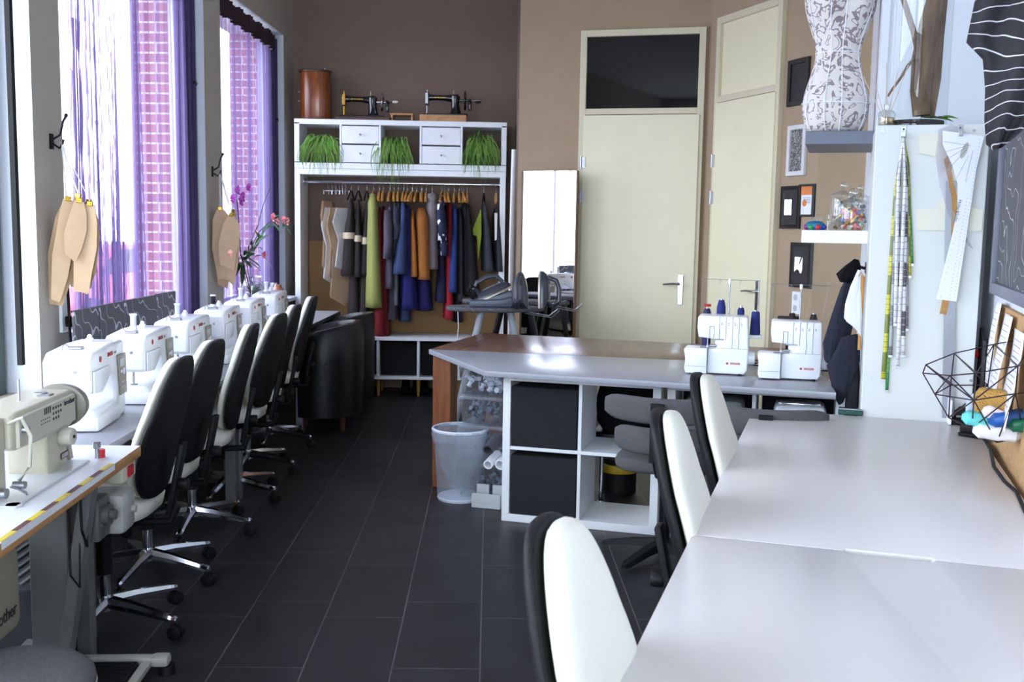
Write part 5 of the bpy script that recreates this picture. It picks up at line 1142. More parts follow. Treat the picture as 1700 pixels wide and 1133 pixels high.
# waste bin
p = onz(762, 838, 0); t = thing('waste_bin', 'translucent white plastic waste bin with a bag liner beside the brown table leg', 'bin', (p.x-.0, p.y+.13, 0))
m = MB(); m.lathe([(0, .004), (.118, .004), (.124, .01), (.148, .385), (.150, .39)], seg=48, cap=False); m.build('bin_wall', milky, t)
m = MB(); m.lathe([(.146, .385), (.156, .385), (.158, .395), (.154, .402), (.146, .40)], seg=48, cap=False); m.build('rim', S('bin_rim', 220, 226, 236, rough=.4), t)
m = MB(); m.lathe([(.0, .0), (.12, .0), (.125, .012), (.12, .02), (0, .02)], seg=40); m.build('bin_bottom', S('bin_rim', 220, 226, 236, rough=.4), t)
bag_m = glass_mat('thin_bag', (.93, .95, .99), body=(.85, .88, .95), bodyfac=.25, rough=.15)
def bagf(u, v):
    a = 2*PI*u; s = 1-v; r = .15-.115*s**1.4+.006*math.sin(9*a+5*v)+.01*math.sin(5*a-7*v)*s
    return (r*math.cos(a), r*math.sin(a), .39-.34*s)
m = MB(); m.grid(bagf, 64, 14); m.grid(lambda u, v: ((.157+.004*math.sin(2*PI*u*11))*math.cos(2*PI*u), (.157+.004*math.sin(2*PI*u*11))*math.sin(2*PI*u), .395-.05*v-.012*math.sin(2*PI*u*2)*v), 64, 3); m.build('bag_liner', bag_m, t, sharp=180)
# paper rolls leaning
for i, (u, v, r, mt, lab) in enumerate(((810, 748, .030, S('roll_dark', 70, 72, 78, rough=.6), 'dark grey paper roll lying above the white ones beside the cube shelf'), (810, 772, .026, white_plastic, 'white paper roll sticking out below the dark roll'), (830, 772, .030, paper, 'white paper sheet roll right of the other white roll, against the cube shelf'))):
    p = ony(u, v, 5.36); d = V(.42, 1.0, .34).normalized() if i == 0 else V(.40, 1.0, .22).normalized()
    t = thing('paper_roll', lab, 'paper roll', tuple(p), 0); L_ = .14
    m = MB(); ax = d.to_track_quat('Z', 'Y').to_matrix(); m.lathe([(r*.72, .0), (r, .0), (r, L_), (r*.72, L_), (r*.72, .0)], m=ax, seg=24, cap=False); m.build('paper_tube', mt, t)
# mitre box
p = onz(811, 846, 0); t = thing('mitre_box', 'pale grey wooden mitre block on the floor between bin and cube shelf', 'tool', (p.x+.0, p.y+.06, 0), KA)
gm = S('pale_grey_wood', 186, 190, 190, rough=.6)
m = MB(); m.box((0, 0, .012), (.16, .11, .022)); m.box((0, -.045, .05), (.16, .018, .055)); m.box((-.045, .045, .065), (.07, .018, .085)); m.box((.045, .045, .065), (.07, .018, .085)); m.build('block', gm, t)

# ---- overlock machines (front faces -y locally)
def overlocker(lab, P, rz, thread, grp, sc=1.0, cones=()):
    t = thing('overlock_machine', lab, 'sewing machine', P, rz, grp); s = sc
    m = MB()
    m.prism([(.115, .006), (.30, .006), (.315, .03), (.318, .13), (.310, .297), (.30, .302), (.068, .302), (.060, .295), (.058, .24), (.066, .192), (.135, .186), (.150, .18), (.150, .138), (.115, .136)], -.10, .08, 'y', bev=.010, seg=3)
    m.build('body', white_plastic, t, sharp=40)
    m = MB(); m.prism([(.0, .03), (.008, .008), (.113, .008), (.113, .138), (.01, .140), (-.004, .13), (.004, .08)], -.135, -.0, 'y', bev=.006); b_ = m.build('bed_cover', S('overlock_cover', 236, 238, 243, rough=.3), t)
    m = MB(); m.box((.058, -.1355, .045), (.104, .001, .002), bev=0); m.build('cover_seam', grey_logo, b_)
    m = MB()
    for x in (.170, .203, .236, .268):
        m.box((x, -.1008, .22 if x > .21 else .24), (.0022, .002, .16 if x > .21 else .12), bev=0)
        m.box((x+.012, -.1005, .268), (.006, .001, .004), bev=0); m.box((x+.012, -.1005, .260), (.008, .001, .003), bev=0)
    m.box((.143, -.1005, .22), (.0025, .002, .06), bev=0); m.box((.121, -.1005, .22), (.0025, .002, .06), bev=0); m.box((.132, -.1005, .25), (.024, .002, .0025), bev=0); m.build('thread_slots', S('slot_grey', 120, 122, 130, rough=.5), t)
    m = MB(); m.box((.215, -.1003, .139), (.19, .001, .0016), bev=0); m.build('front_seam', grey_logo, t)
    m = MB(); m.cyl((.312, -.02, .085), (.352, -.02, .085), .036, .033, seg=24, bev=.005); m.build('handwheel', white_plastic, t)
    m = MB(); m.cyl((.112, -.09, .15), (.112, -.09, .192), .003); m.box((.112, -.092, .145), (.012, .008, .022), bev=.002); m.box((.10, -.10, .141), (.05, .03, .003)); m.cyl((.125, -.108, .152), (.155, -.108, .152), .008); m.box((.165, -.103, .184), (.06, .006, .006)); m.build('needle_parts', steel, t)
    m = MB(); 
    for x in (.03, .28): 
        for y in (-.09, .06): m.cyl((x, y, -.0), (x, y, .01), .01, seg=10)
    m.build('rubber_feet', black_shell, t)
    text('brand_lettering', 'SINGER', .015, logo_red, t, frame3((.255, -.1012, .062), (1, 0, 0), (0, 0, 1)), bold=.0003)
    m = MB(); m.cyl((.215, -.1008, .062), (.215, -.1018, .062), .006, seg=12); m.build('round_badge', logo_red, t)
    # spool stand with antenna
    m = MB(); m.box((.17, .13, .055), (.28, .10, .012)); m.build('spool_tray', white_plastic, t)
    m = MB(); m.cyl((.205, .12, .06), (.205, .12, .47), .0045); m.cyl((.205, .12, .46), (.205, .12, .485), .008, mi=1); m.build('antenna_rod', [steel, white_plastic], t)
    m = MB(); m.tube([(.05, .12, .482), (.36, .12, .480)], .0013, 5)
    for x in (.06, .155, .26, .34): m.tube([(x, .12, .481), (x-.006, .12, .467), (x, .12, .460), (x+.007, .12, .467), (x, .12, .481)], .0012, 5)
    m.build('thread_guide', steel, t)
    m = MB()
    for x, x2 in ((.06, .06), (.155, .150), (.26, .235), (.34, .32)): m.tube([(x, .12, .461), (x2, .13, .30)], .0004, 4)
    m.build('thread', S('fine_thread', 200, 200, 205), t)
    return t
def cone(lab, P, rz, col, r, h, kind='tall', grp=None, z0=0):
    t = thing('thread_cone', lab, 'thread cone', P, rz, grp)
    m = MB()
    if kind == 'tall': m.lathe([(0, 0), (r, 0), (r*1.02, h*.1), (r*.78, h*.92), (r*.6, h*.97), (0, h*.97)], seg=20)
    elif kind == 'round': m.lathe([(0, 0), (r, 0), (r, h*.75), (r*.96, h*.88), (r*.6, h), (0, h)], seg=20)
    m.build('thread_body', col, t)
    m = MB(); m.lathe([(0, 0), (r*.35, 0), (r*.28, h*.06), (0, h*.06)], c=(0, 0, h*.96), seg=14); m.build('cone_tip', steel, t)
    return t
blue_t = S('thread_blue', 34, 44, 112, rough=.8, bump=.3, bscale=300); navy_t = S('thread_navy', 44, 40, 82, rough=.8); dk_t = S('thread_dark_brown', 40, 28, 30, rough=.8); red_t = S('thread_red', 180, 40, 44, rough=.8)
def ovl(u0, u1, v, lab, grp, dark):
    a = onz(u0, v, TZ); b = onz(u1, v+ (u1-u0)*.055, TZ); w = V((b-a).x, (b-a).y, 0).length; rz = KA+.03
    c0 = V(math.cos(rz), math.sin(rz), 0); c1 = V(-math.sin(rz), math.cos(rz), 0); sc = w/.318
    base = V(a.x, a.y, TZ)+c1*.135
    t = overlocker(lab, tuple(base), rz, None, grp)
    t.scale = (sc, sc, sc)
    def W(x, y, z): return tuple(base+(c0*x+c1*y+V(0, 0, z))*sc)
    return t, W, sc
t, Wp, sc = ovl(1135, 1240, 622, 'left overlock sewing machine with blue thread cones on the grey worktop', None, False)
cone('blue thread cone on the side holder right of the left overlocker', Wp(.345, .10, .198), 0, blue_t, .027*sc, .125*sc, 'tall')
q = MB(); q.box((.345, .10, .188), (.075, .07, .018), bev=.003); q.build('side_holder', white_plastic, t)
q = MB(); q.box((.31, .10, .12), (.02, .03, .14)); q.build('holder_bracket', white_plastic, t)
cone('navy thread cone with red top behind the left overlocker', Wp(.092, .13, .062), 0, navy_t, .024*sc, .262*sc, 'round'); 
m = MB(); m.cyl((0, 0, 0), (0, 0, .012), .018, seg=16); o = m.build('red_thread_cone', red_t, loc=Wp(.092, .13, .335)); tag(o, 'red thread lying on top of the navy cone behind the left overlocker', 'thread cone')
cone('tallest round-topped blue thread cone behind the left overlocker', Wp(.165, .13, .062), 0, blue_t, .024*sc, .31*sc, 'round')
cone('blue thread cone at the right rear of the left overlocker', Wp(.268, .13, .062), 0, blue_t, .023*sc, .28*sc, 'tall')
t, Wp, sc = ovl(1257, 1364, 631, 'right overlock sewing machine with dark thread cones, beside the hanging trousers', None, True)
cone('dark brown thread cone behind the right overlocker, right one', Wp(.275, .13, .062), 0, dk_t, .023*sc, .265*sc, 'round')
cone('dark brown thread cone behind the right overlocker, left one', Wp(.165, .13, .062), 0, dk_t, .023*sc, .268*sc, 'round')
m = MB(); m.box((0, 0, .0), (.11, .03, .02), bev=.006); m.box((0, 0, -.12), (.02, .02, .24)); o = m.build('spool_rack', dk_t, loc=Wp(.15, .155, .30), rz=KA); tag(o, 'dark spool holder bar peeking over the right overlocker', 'holder')
# cables on the worktop
for (u, v, lab) in ((1240, 618, 'black power cable on the worktop between the overlockers'), (1362, 628, 'black power cable on the worktop right of the right overlocker')):
    p = onz(u, v-10, TZ); m = MB(); m.tube([(0, .12, .01), (.05, .08, .02), (.09, .02, .006), (.04, -.03, .006), (-.01, .02, .006), (.05, .07, .006)], .0035); o = m.build('power_cable', black_shell, loc=(p.x+.02, p.y+.0, TZ)); tag(o, lab, 'cable')

# ---- grey felt task chairs
def grey_chair(lab, P, rz, base):
    t = thing('grey_chair', lab, 'chair', P, rz, None); gf = S('chair_grey_felt', 84, 82, 84, rough=.95, bump=.4, bscale=200)
    # backrest curved pad centred at local y=0, facing +y (away from the camera)
    def pad(zc, hh, w, bend, th):
        rings = []
        for i in range(19):
            s = -1+2*i/18; x = s*w/2; y = bend*(s*s); hz = hh/2*(1-abs(s)**8*.45); ring = []
            for k in range(14):
                a = 2*PI*k/14; ring.append((x, y+th*math.copysign(abs(math.cos(a))**.7, math.cos(a))*(1-.3*abs(s)**6), zc+.01*s*s+hz*math.copysign(abs(math.sin(a))**.6, math.sin(a))))
            rings.append(ring)
        return rings
    m = MB(); m.loft(pad(.72, .115, .50, .06, .022)); m.build('upper_backrest', gf, t, sharp=60)
    m = MB(); m.loft(pad(.585, .12, .40, .05, .02)); m.build('lower_backrest', gf, t, sharp=60)
    m = MB(); m.box((0, -.034, .63), (.058, .012, .26), bev=.002); m.tube([(0, -.03, .52), (0, .05, .43), (0, .22, .42)], .02); m.cyl((0, -.042, .745), (0, -.036, .745), .007); m.build('back_bar', black_shell, t)
    m = MB(); m.prism([(x, y+.24) for x, y in rrect(.44, .42, .14, 6)], .43, .49, 'z', bev=.02); m.build('seat', gf, t, sharp=60)
    m = MB(); m.cyl((0, .24, .06), (0, .24, .43), .026); m.build('column', dark_metal, t)
    m = MB()
    for k in range(5):
        a = 2*PI*k/5+.5; m.loft([[(.03*math.cos(a)*0+r*math.cos(a)-w*q*math.sin(a), .24+r*math.sin(a)+w*q*math.cos(a), z+h*e) for q, e in ((-1, -1), (1, -1), (.7, 1), (-.7, 1))] for r, w, h, z in ((.0, .03, .02, .07), (.15, .028, .014, .055), (.28, .024, .010, .03), (.30, .012, .008, .025))])
    m.build('star_base', black_shell, t)
    return t
p = onz(1093, 660, .78); grey_chair('dark grey felt chair with a curved bar backrest in front of the cube shelf', (p.x, p.y-.02, 0), KA-.05, None)
p = onz(1270, 700, .74); grey_chair('second dark grey felt chair, half hidden between the pale desk and the worktop', (p.x+.02, p.y+.06, 0), KA+.02, None)
# ================================================================ RIGHT: pale desks
j0 = onz(1162, 889, .74); e2w = 1.0
DE0 = -.319
def dsk(e1, e2): q = E1*e1+E2*e2; return (q.x, q.y)
JN = E1.dot(j0)
RE = .545   # right edge coordinate
def desk(lab, a0, a1, notch0, notch1, nm=0):
    c = E1*((a0+a1)/2)+E2*((DE0+RE)/2); t = thing('pale_desk', lab, 'desk', (c.x, c.y, 0), E1Z-PI/2)
    W_ = (RE-DE0); L_ = a1-a0
    # local x along E2, y along E1 ; outline with a half slot at the shared edge
    x0, x1, y0, y1 = -W_/2, W_/2, -L_/2, L_/2
    sx0, sx1 = -W_/2+.36, -W_/2+.36+.21
    def slot(y, s): return [(sx1, y), (sx1-.008, y+s*.014), (sx0+.008, y+s*.014), (sx0, y)] if s > 0 else [(sx0, y), (sx0+.008, y-.014), (sx1-.008, y-.014), (sx1, y)]
    pts = [(x0, y0)] + (slot(y0, 1)[::-1] if notch0 else []) + [(x1, y0), (x1, y1)] + ([(sx1, y1), (sx1-.008, y1-.018), (sx0+.008, y1-.018), (sx0, y1)] if notch1 else []) + [(x0, y1)]
    m = MB(); m.prism(pts, .712, .74, 'z', bev=.002); o = m.build('desktop', [desk_top, desk_edge], t)
    for q in (y0+.12, y1-.12):
        l = MB(); l.box((x0+.22, q, .36), (.05, .05, .70)); l.box((x1-.22, q, .36), (.05, .05, .70)); l.box((0, q, .025), (W_-.2, .06, .05)); l.box((0, q, .69), (W_-.2, .05, .03)); l.build('leg_frame', grey_metal, t)
    return t
desk('pale grey desk at the far side of the joint, reaching the tall white cabinet', JN+.002, 4.465, True, False)
desk('pale grey desk in the right foreground', JN-1.80, JN-.002, False, True)
# cabinet with hooks
CE1 = 4.475; CB0, CB1 = .117, .545
PN = E1; PP = E1*CE1+E2*CB0
def onc(u, v, off=0): return onp(u, v, PP-E1*off, PN)
CABW = S('cabinet_white', 214, 217, 214, rough=.45, var=.015); c0 = onc(1453, 207); ctop = onc(1540, 207).z; W_ = E2.dot(onc(1630, 400))-E2.dot(onc(1427, 690))
cbl = onc(1429, 680)
t = thing('tall_cabinet', 'tall white cabinet at the desk end with measuring tapes and rulers', 'cabinet', (cbl.x, cbl.y, 0), E2Z)
m = MB(); m.box((W_/2, .24, ctop/2), (W_-.002, .44, ctop-.002), bev=.002); m.build('carcass', CABW, t)
m = MB(); m.box((W_/2, .009, ctop/2), (W_, .018, ctop), bev=.003); fr = m.build('front_panel', CABW, t)
ci = t.matrix_world.inverted() if False else None
c_in = Matrix.Rotation(-E2Z, 4, 'Z')
def cl(u, v, off=0.0):
    """point on the cabinet front in cabinet coordinates"""
    q = onp(u, v, V(cbl.x, cbl.y, 0)-E1*off, E1)-V(cbl.x, cbl.y, 0); return c_in @ q
m = MB()
for (u, v) in ((1466, 217), (1446, 628), (1617, 217), (1612, 632)): q = cl(u, v); m.cyl((q.x, .002, q.z), (q.x, -.002, q.z), .006, seg=12); 
m.build('screw_caps', steel, t)
def wallhook(u, v, lab):
    q = cl(u, v); w = V(cbl.x, cbl.y, 0)+E2*q.x; o = thing('metal_hook', lab, 'hook', (w.x, w.y, q.z), E2Z)
    m = MB(); m.box((0, -.002, .0), (.02, .003, .045), bev=.001); m.box((0, -.018, -.022), (.016, .034, .003)); m.box((0, -.035, -.012), (.016, .003, .022)); m.build('plate', steel, o)
    m = MB(); m.cyl((0, -.004, .01), (0, -.006, .01), .004, seg=10); m.build('screw', dark_metal, o)
    return w
h1 = wallhook(1500, 219, 'steel hook on the cabinet carrying the measuring tapes'); h2 = wallhook(1594, 217, 'steel hook on the cabinet carrying the rulers')
def cabthing(name, lab, cat, u, v, off, grp=None, tilt=0):
    q = cl(u, v, off); w = V(cbl.x, cbl.y, 0)+E2*q.x-E1*off; o = thing(name, lab, cat, (w.x, w.y, q.z), E2Z, grp); return o, q
# measuring tapes
def tape_mat(name, a, b, tick):
    ph = sum(map(ord, name)) % 7*.13
    m = bpy.data.materials.new(name); m.use_nodes = True; N = m.node_tree.nodes; L = m.node_tree.links; p = N['Principled BSDF']; p.inputs['Roughness'].default_value = .45
    tc = N.new('ShaderNodeTexCoord'); s = N.new('ShaderNodeSeparateXYZ'); L.new(tc.outputs['Object'], s.inputs[0])
    def tri(scale, thr):
        k = N.new('ShaderNodeMath'); k.operation = 'MULTIPLY'; k.inputs[1].default_value = scale; L.new(s.outputs['Z'], k.inputs[0]); f = N.new('ShaderNodeMath'); f.operation = 'FRACT'; L.new(k.outputs[0], f.inputs[0]); g = N.new('ShaderNodeMath'); g.operation = 'LESS_THAN'; g.inputs[1].default_value = thr; L.new(f.outputs[0], g.inputs[0]); return g
    big = tri(1/(.16+ph*.08), .5); small = tri(1/(.022+ph*.012), .12)
    m1 = N.new('ShaderNodeMix'); m1.data_type = 'RGBA'; m1.inputs[6].default_value = (*a, 1); m1.inputs[7].default_value = (*b, 1); L.new(big.outputs[0], m1.inputs[0])
    m2 = N.new('ShaderNodeMix'); m2.data_type = 'RGBA'; m2.inputs[7].default_value = (*tick, 1); L.new(small.outputs[0], m2.inputs[0]); L.new(m1.outputs[2], m2.inputs[6]); L.new(m2.outputs[2], p.inputs['Base Color']); return m
tm = [tape_mat('tape_yellow_green', srgb(200, 196, 60), srgb(120, 130, 60), srgb(130, 130, 60)), tape_mat('tape_green', srgb(60, 150, 90), srgb(110, 170, 90), srgb(50, 110, 60)), tape_mat('tape_white_black', srgb(226, 228, 230), srgb(90, 84, 90), srgb(168, 168, 172)), tape_mat('tape_grey', srgb(120, 120, 126), srgb(170, 172, 176), srgb(160, 160, 164)), tape_mat('tape_white', srgb(230, 230, 232), srgb(210, 210, 214), srgb(160, 160, 164))]
hz = cl(1500, 226)
def tape(lab, ends, mi, off, w=.016, top=(1500, 226)):
    o, q = cabthing('measuring_tape', lab, 'measuring tape', top[0], top[1], off, 'measuring tapes hanging on the cabinet hook')
    m = MB()
    for (u1, v1, side) in ends:
        e = cl(u1, v1, off)-q; n = 14; A = []; B = []
        for i in range(n+1):
            s = i/n; x = side*.014*min(1, s*5)+(e.x-side*.014)*s**1.1; z = -.0+e.z*s + (.004 if i == 0 else 0); y = -.001*math.sin(s*9); ww = w/2*(.35+.65*min(1, s*4))
            A.append((x-ww, y, z)); B.append((x+ww, y+.0008*math.sin(s*7), z))
        m.strip(A, B)
    tp = m.build('printed_band', tm[mi], o, sharp=180)
    k = tp.modifiers.new('solid', 'SOLIDIFY'); k.thickness = .0008
    for (u1, v1, side) in ends: m = MB(); e = cl(u1, v1, off)-q; m.box((e.x, 0, e.z), (w*1.05, .002, .01), bev=0); m.build('metal_end', steel, o)
tape('yellow and green measuring tape reaching farthest left and low', [(1466, 632, -1), (1509, 460, 1)], 0, .010, .018)
tape('green measuring tape with the lowest end on the cabinet', [(1472, 650, -1), (1514, 440, 1)], 1, .007, .013)
tape('grey measuring tape in the middle of the hanging bunch', [(1478, 592, -1), (1505, 548, 1)], 3, .013, .015)
tape('black and white banded measuring tape at the front of the bunch', [(1499, 592, 1), (1489, 505, -1)], 2, .017, .017)
tape('white measuring tape with black figures beside the banded one', [(1490, 610, 1), (1486, 540, -1)], 4, .020, .014)
# rulers: pattern ruler, plastic templates, wooden stick, steel ruler
def plate(name, lab, cat, pts, off, mt, th=.002, parts=None):
    u0 = sum(p[0] for p in pts)/len(pts); v0 = sum(p[1] for p in pts)/len(pts); o, q = cabthing(name, lab, cat, u0, v0, off)
    P_ = [(lambda e: (e.x, e.z))(cl(u, v, off)-q) for u, v in pts]; m = MB(); m.prism(P_, -th/2, th/2, 'y'); m.build('plate', mt, o); return o, q
beigepl = S('beige_template', 222, 220, 202, rough=.4); clearpl = glass_mat('clear_ruler', (.93, .92, .95), body=(.9, .9, .93), bodyfac=.15)
def arc(cx, cy_, r, a0, a1, n=10, ry=None): return [(cx+r*math.cos(math.radians(a0+(a1-a0)*i/n)), cy_-(ry or r)*math.sin(math.radians(a0+(a1-a0)*i/n))) for i in range(n+1)]
plate('curve_template', 'beige plastic pattern template with a large cut-out behind the rulers', 'template', [(1525, 222), (1592, 222), (1600, 340), (1632, 350), (1630, 382), (1625, 384), (1526, 382), (1521, 378), (1522, 348), (1560, 345)]+arc(1531, 300, 47, -65, 88, 14, 44)+[(1526, 255)], .006, beigepl, .003)
plate('steel_ruler', 'long dark grey steel ruler behind the white pattern ruler', 'ruler', [(1570, 300), (1588, 300), (1585, 694), (1564, 694)], .010, S('grey_ruler', 150, 152, 160, rough=.35, metal=.5))
plate('wooden_ruler', 'narrow wooden stick hanging behind the white pattern ruler', 'ruler', [(1567, 265), (1574, 258), (1582, 300), (1593, 340), (1590, 430), (1571, 523), (1560, 521), (1578, 430), (1580, 330)], .013, tanwood, .003)
plate('curved_ruler', 'transparent curved ruler beside the white pattern ruler', 'ruler', [(1558, 215), (1580, 206), (1600, 215), (1590, 240), (1575, 300), (1580, 345), (1616, 415), (1605, 405), (1575, 360), (1560, 310), (1553, 260)], .016, clearpl)
o, q = plate('pattern_ruler', 'long white pattern ruler with dotted edges and an oval hole, hanging slanted on the cabinet', 'ruler', [(1565, 217), (1565, 240), (1582, 277), (1590, 306), (1589, 348), (1582, 385), (1554, 497), (1588, 501), (1621, 280), (1634, 226)], .020, S('ruler_white', 232, 234, 244, rough=.35))
m = MB()
def dl(u, v, r=.0013): e = cl(u, v, .020)-q; m.cyl((e.x, -.0011, e.z), (e.x, -.0016, e.z), r, seg=5)
for k in range(46): s = k/45; dl(1627-43*s, 232+262*s)
for k in range(14): s = k/13; dl(1592-30*s, 365+128*s)
for k in range(30): s = k/29; dl(1601-30*s if False else 1606-30*s, 330+165*s)
for (ua, va, ub, vb) in ((1566, 235, 1612, 242), (1570, 252, 1603, 243), (1576, 262, 1604, 245), (1580, 275, 1605, 248), (1588, 297, 1608, 258), (1603, 302, 1615, 250)):
    a = cl(ua, va, .020)-q; b = cl(ub, vb, .020)-q; m.tube([(a.x, -.0013, a.z), (b.x, -.0013, b.z)], .0005, 4)
m.build('ruler_marks', logo_dark, o)
e = cl(1601, 250, .020)-q; m = MB(); R3 = Matrix.Rotation(.33, 3, 'Y'); m.loft([[tuple(Vector((e.x, 0, e.z))+R3 @ Vector((.011*math.cos(a), y, .033*math.sin(a)))) for a in [2*PI*i/24 for i in range(24)]] for y in (-.0013, -.0012)]); m.build('oval_hole', S('hole_shadow_grey', 176, 178, 170), o)
e = cl(1590, 350, .020)-q; text('ruler_lettering', 'Müller&Sohn', .017, logo_dark, o, frame3((e.x, -.0013, e.z), (-.13, 0, -1), (1, 0, -.13)))
# things on top of the cabinet
def ctopP(u, e1=.15): 
    q = cl(u, 207); return V(cbl.x, cbl.y, 0)+E2*(q.x*(1+e1/4.4))+E1*e1+V(0, 0, ctop+.001)
p = ctopP(1521, .17); t = thing('glass_cylinder', 'tall clear glass cylinder vase with driftwood on top of the white cabinet', 'vase', tuple(p))
m = MB(); m.lathe([(0, .004), (.118, .004), (.122, .012), (.122, .80)], seg=48, cap=False); m.lathe([(0, .0), (.122, 0), (.122, .01)], seg=48, cap=False); m.build('glass_wall', clear_glass, t)
m = MB(); m.lathe([(0, .01), (.112, .01), (.112, .028), (0, .032)], seg=32); m.build('dark_pebbles', S('pebble_dark', 34, 34, 36, rough=.8, bump=.8, bscale=60), t)
t2 = thing('driftwood', 'thick driftwood branches standing in the tall glass cylinder', 'branch', tuple(p+V(0, 0, .03)))
def dl2(u, v, d=0): q = onp(u, v, p+E1*d, E1)-p-V(0, 0, .03); return q
m = MB(); m.tube([dl2(1530, 192), dl2(1528, 150), dl2(1532, 100), dl2(1540, 50), dl2(1552, 0), dl2(1556, -30)], [.035, .042, .045, .04, .034, .03], 12)
m.tube([dl2(1540, 195, .03), dl2(1552, 130, .03), dl2(1558, 60, .03), dl2(1566, -10, .03)], [.028, .025, .022, .02], 10)
m.tube([dl2(1530, 110, -.03), dl2(1516, 50, -.03), dl2(1500, 0, -.03), dl2(1494, -30, -.03)], [.013, .012, .011, .01], 8)
m.tube([dl2(1518, 98, -.05), dl2(1508, 108, -.05), dl2(1495, 130, -.06), dl2(1480, 150, -.06), dl2(1474, 160, -.06)], [.008, .007, .006, .005, .004], 8)
m.build('branches', bark, t2)
m = MB(); rn = random.Random(8)
for k in range(5): leaf(m, dl2(1545+5*k, 196, -.04), (rn.uniform(-.8, .9), -.3, .15), .08, .014, .4)
m.build('green_leaves', green1, t2, sharp=180)
p = ctopP(1472, .06); t = thing('reed_diffuser', 'small glass reed diffuser at the left end of the cabinet top', 'diffuser', tuple(p))
m = MB(); m.lathe([(0, .0), (.030, .0), (.034, .01), (.034, .05), (.028, .06), (.012, .068), (.012, .085), (.016, .088)], seg=24, cap=False); m.build('bottle', jar_glass, t)
m = MB(); m.lathe([(0, .006), (.030, .006), (.030, .035), (0, .035)], seg=20); m.build('liquid', glass_mat('amber_liquid', (.85, .75, .55)), t)
m = MB()
for (u, v) in ((1430, 120), (1445, 110), (1472, 105), (1508, 108), (1490, 120)): q = onp(u, v, p-E1*.0, E1)-p; m.tube([(0, 0, .01), tuple(q)], .0016, 5)
m.build('reeds', S('reed', 200, 180, 146, rough=.7), t)

# ---- shelves on the partition side
SH = .131
def side_shelf(lab, u0, u1, v0, v1, mt, depth, name='wall_shelf'):
    a = onp(u0, v1, E1*5.15, E1); b = onp(u0, v0, E1*5.15, E1); e2a = E2.dot(a); w = SH-e2a; z0, z1 = a.z, b.z
    P_ = E1*5.15+E2*e2a; t = thing(name, lab, 'shelf', (P_.x, P_.y, 0), E2Z)
    m = MB(); m.box((w/2-.001, depth/2, (z0+z1)/2), (w-.002, depth, z1-z0), bev=.002); m.build('board', mt, t); return P_, z1, w
P1, zS1, w1_ = side_shelf('grey-blue wall shelf carrying the dress form', 1337, 1444, 218, 240, S('blue_grey_shelf', 96, 102, 118, rough=.4), .55)
P2, zS2, w2_ = side_shelf('white wall shelf with glass jars', 1330, 1440, 382, 403, white_lam, .30)
# dress form
MS = P1+E2*.126+E1*.19
t = thing('dress_form', 'dress form torso covered in scroll-printed linen standing on the grey-blue shelf', 'mannequin', (MS.x, MS.y, zS1+.001), E2Z+.25)
prof = [(0, .118, .085), (.03, .140, .10), (.09, .158, .115), (.16, .160, .118), (.24, .140, .105), (.32, .112, .088), (.38, .103, .082), (.44, .112, .09), (.52, .142, .112), (.60, .168, .128), (.66, .172, .130), (.72, .165, .115), (.78, .168, .095), (.82, .150, .075), (.85, .10, .06), (.87, .062, .052), (.93, .05, .048), (.97, .05, .048)]
rings = []
for z, rx_, ry in prof:
    ring = []
    for k in range(48):
        a = 2*PI*k/48; x = rx_*math.cos(a); y = ry*math.sin(a)
        if .5 < z < .72 and y < 0: y -= .05*math.exp(-((abs(x)-.075)/.05)**2)*math.exp(-((z-.60)/.06)**2)
        ring.append((x, y, z))
    rings.append(ring)
m = MB(); m.loft(rings); f = m.build('torso', damask, t, sharp=80)
sd = f.modifiers.new('sub', 'SUBSURF'); sd.levels = 1; sd.render_levels = 1
def at_h(z, a, off=.002):
    for (z0, a0, b0), (z1, a1, b1) in zip(prof, prof[1:]):
        if z0 <= z <= z1: k = (z-z0)/(z1-z0); rx_ = a0+(a1-a0)*k; ry = b0+(b1-b0)*k; break
    x = (rx_+off)*math.cos(a); y = (ry+off)*math.sin(a)
    if .5 < z < .72 and y < 0: y -= .05*math.exp(-((abs(x)-.075)/.05)**2)*math.exp(-((z-.60)/.06)**2)
    return (x, y, z)
m = MB()
for z in (.145, .385): m.tube([at_h(z, 2*PI*i/40) for i in range(41)], .0028, 6)
for a in (-PI/2-.5, -PI/2, -PI/2+.9, -PI/2-1.2, -PI/2+1.6): m.tube([at_h(.01+.8*i/26, a) for i in range(27)], .0026, 6)
m.build('seam_tapes', S('white_tape', 240, 240, 244, rough=.6), t)
# jars
def jar(lab, P, r, h, fill, seed, n=36):
    t = thing('glass_jar', lab, 'jar', tuple(P)); 
    m = MB(); m.lathe([(0, .004), (r*.94, .004), (r, .012), (r, h*.9), (r*.92, h)], seg=32, cap=False); m.build('glass_body', jar_glass, t)
    m = MB(); m.lathe([(r*1.08, h), (r*1.1, h+.008), (r*1.0, h+.014), (r*.4, h+.026), (r*.2, h+.032)], seg=32, cap=False); m.ball((0, 0, h+.055), r*.36, 16); m.build('glass_lid', jar_glass, t)
    rnd = random.Random(seed); m = MB()
    for k in range(n):
        a = rnd.uniform(0, 2*PI); rr = (r-.014)*math.sqrt(rnd.random()); c = Vector((rr*math.cos(a), rr*math.sin(a), .012+rnd.random()*h*.72)); v = Vector((rnd.uniform(-1, 1), rnd.uniform(-1, 1), rnd.uniform(-1, 1))).normalized()
        s = rnd.uniform(.008, .013); m.cyl(c-v*.004, c+v*.004, s, seg=12, mi=rnd.randrange(len(fill)))
    f = m.build('trimmings', fill, t); f['kind'] = 'stuff'; return t
def onS2(u, e1): 
    b = E1*(5.15+e1); q = onp(u, 380, b, E1); return V(q.x, q.y, zS2+.001)
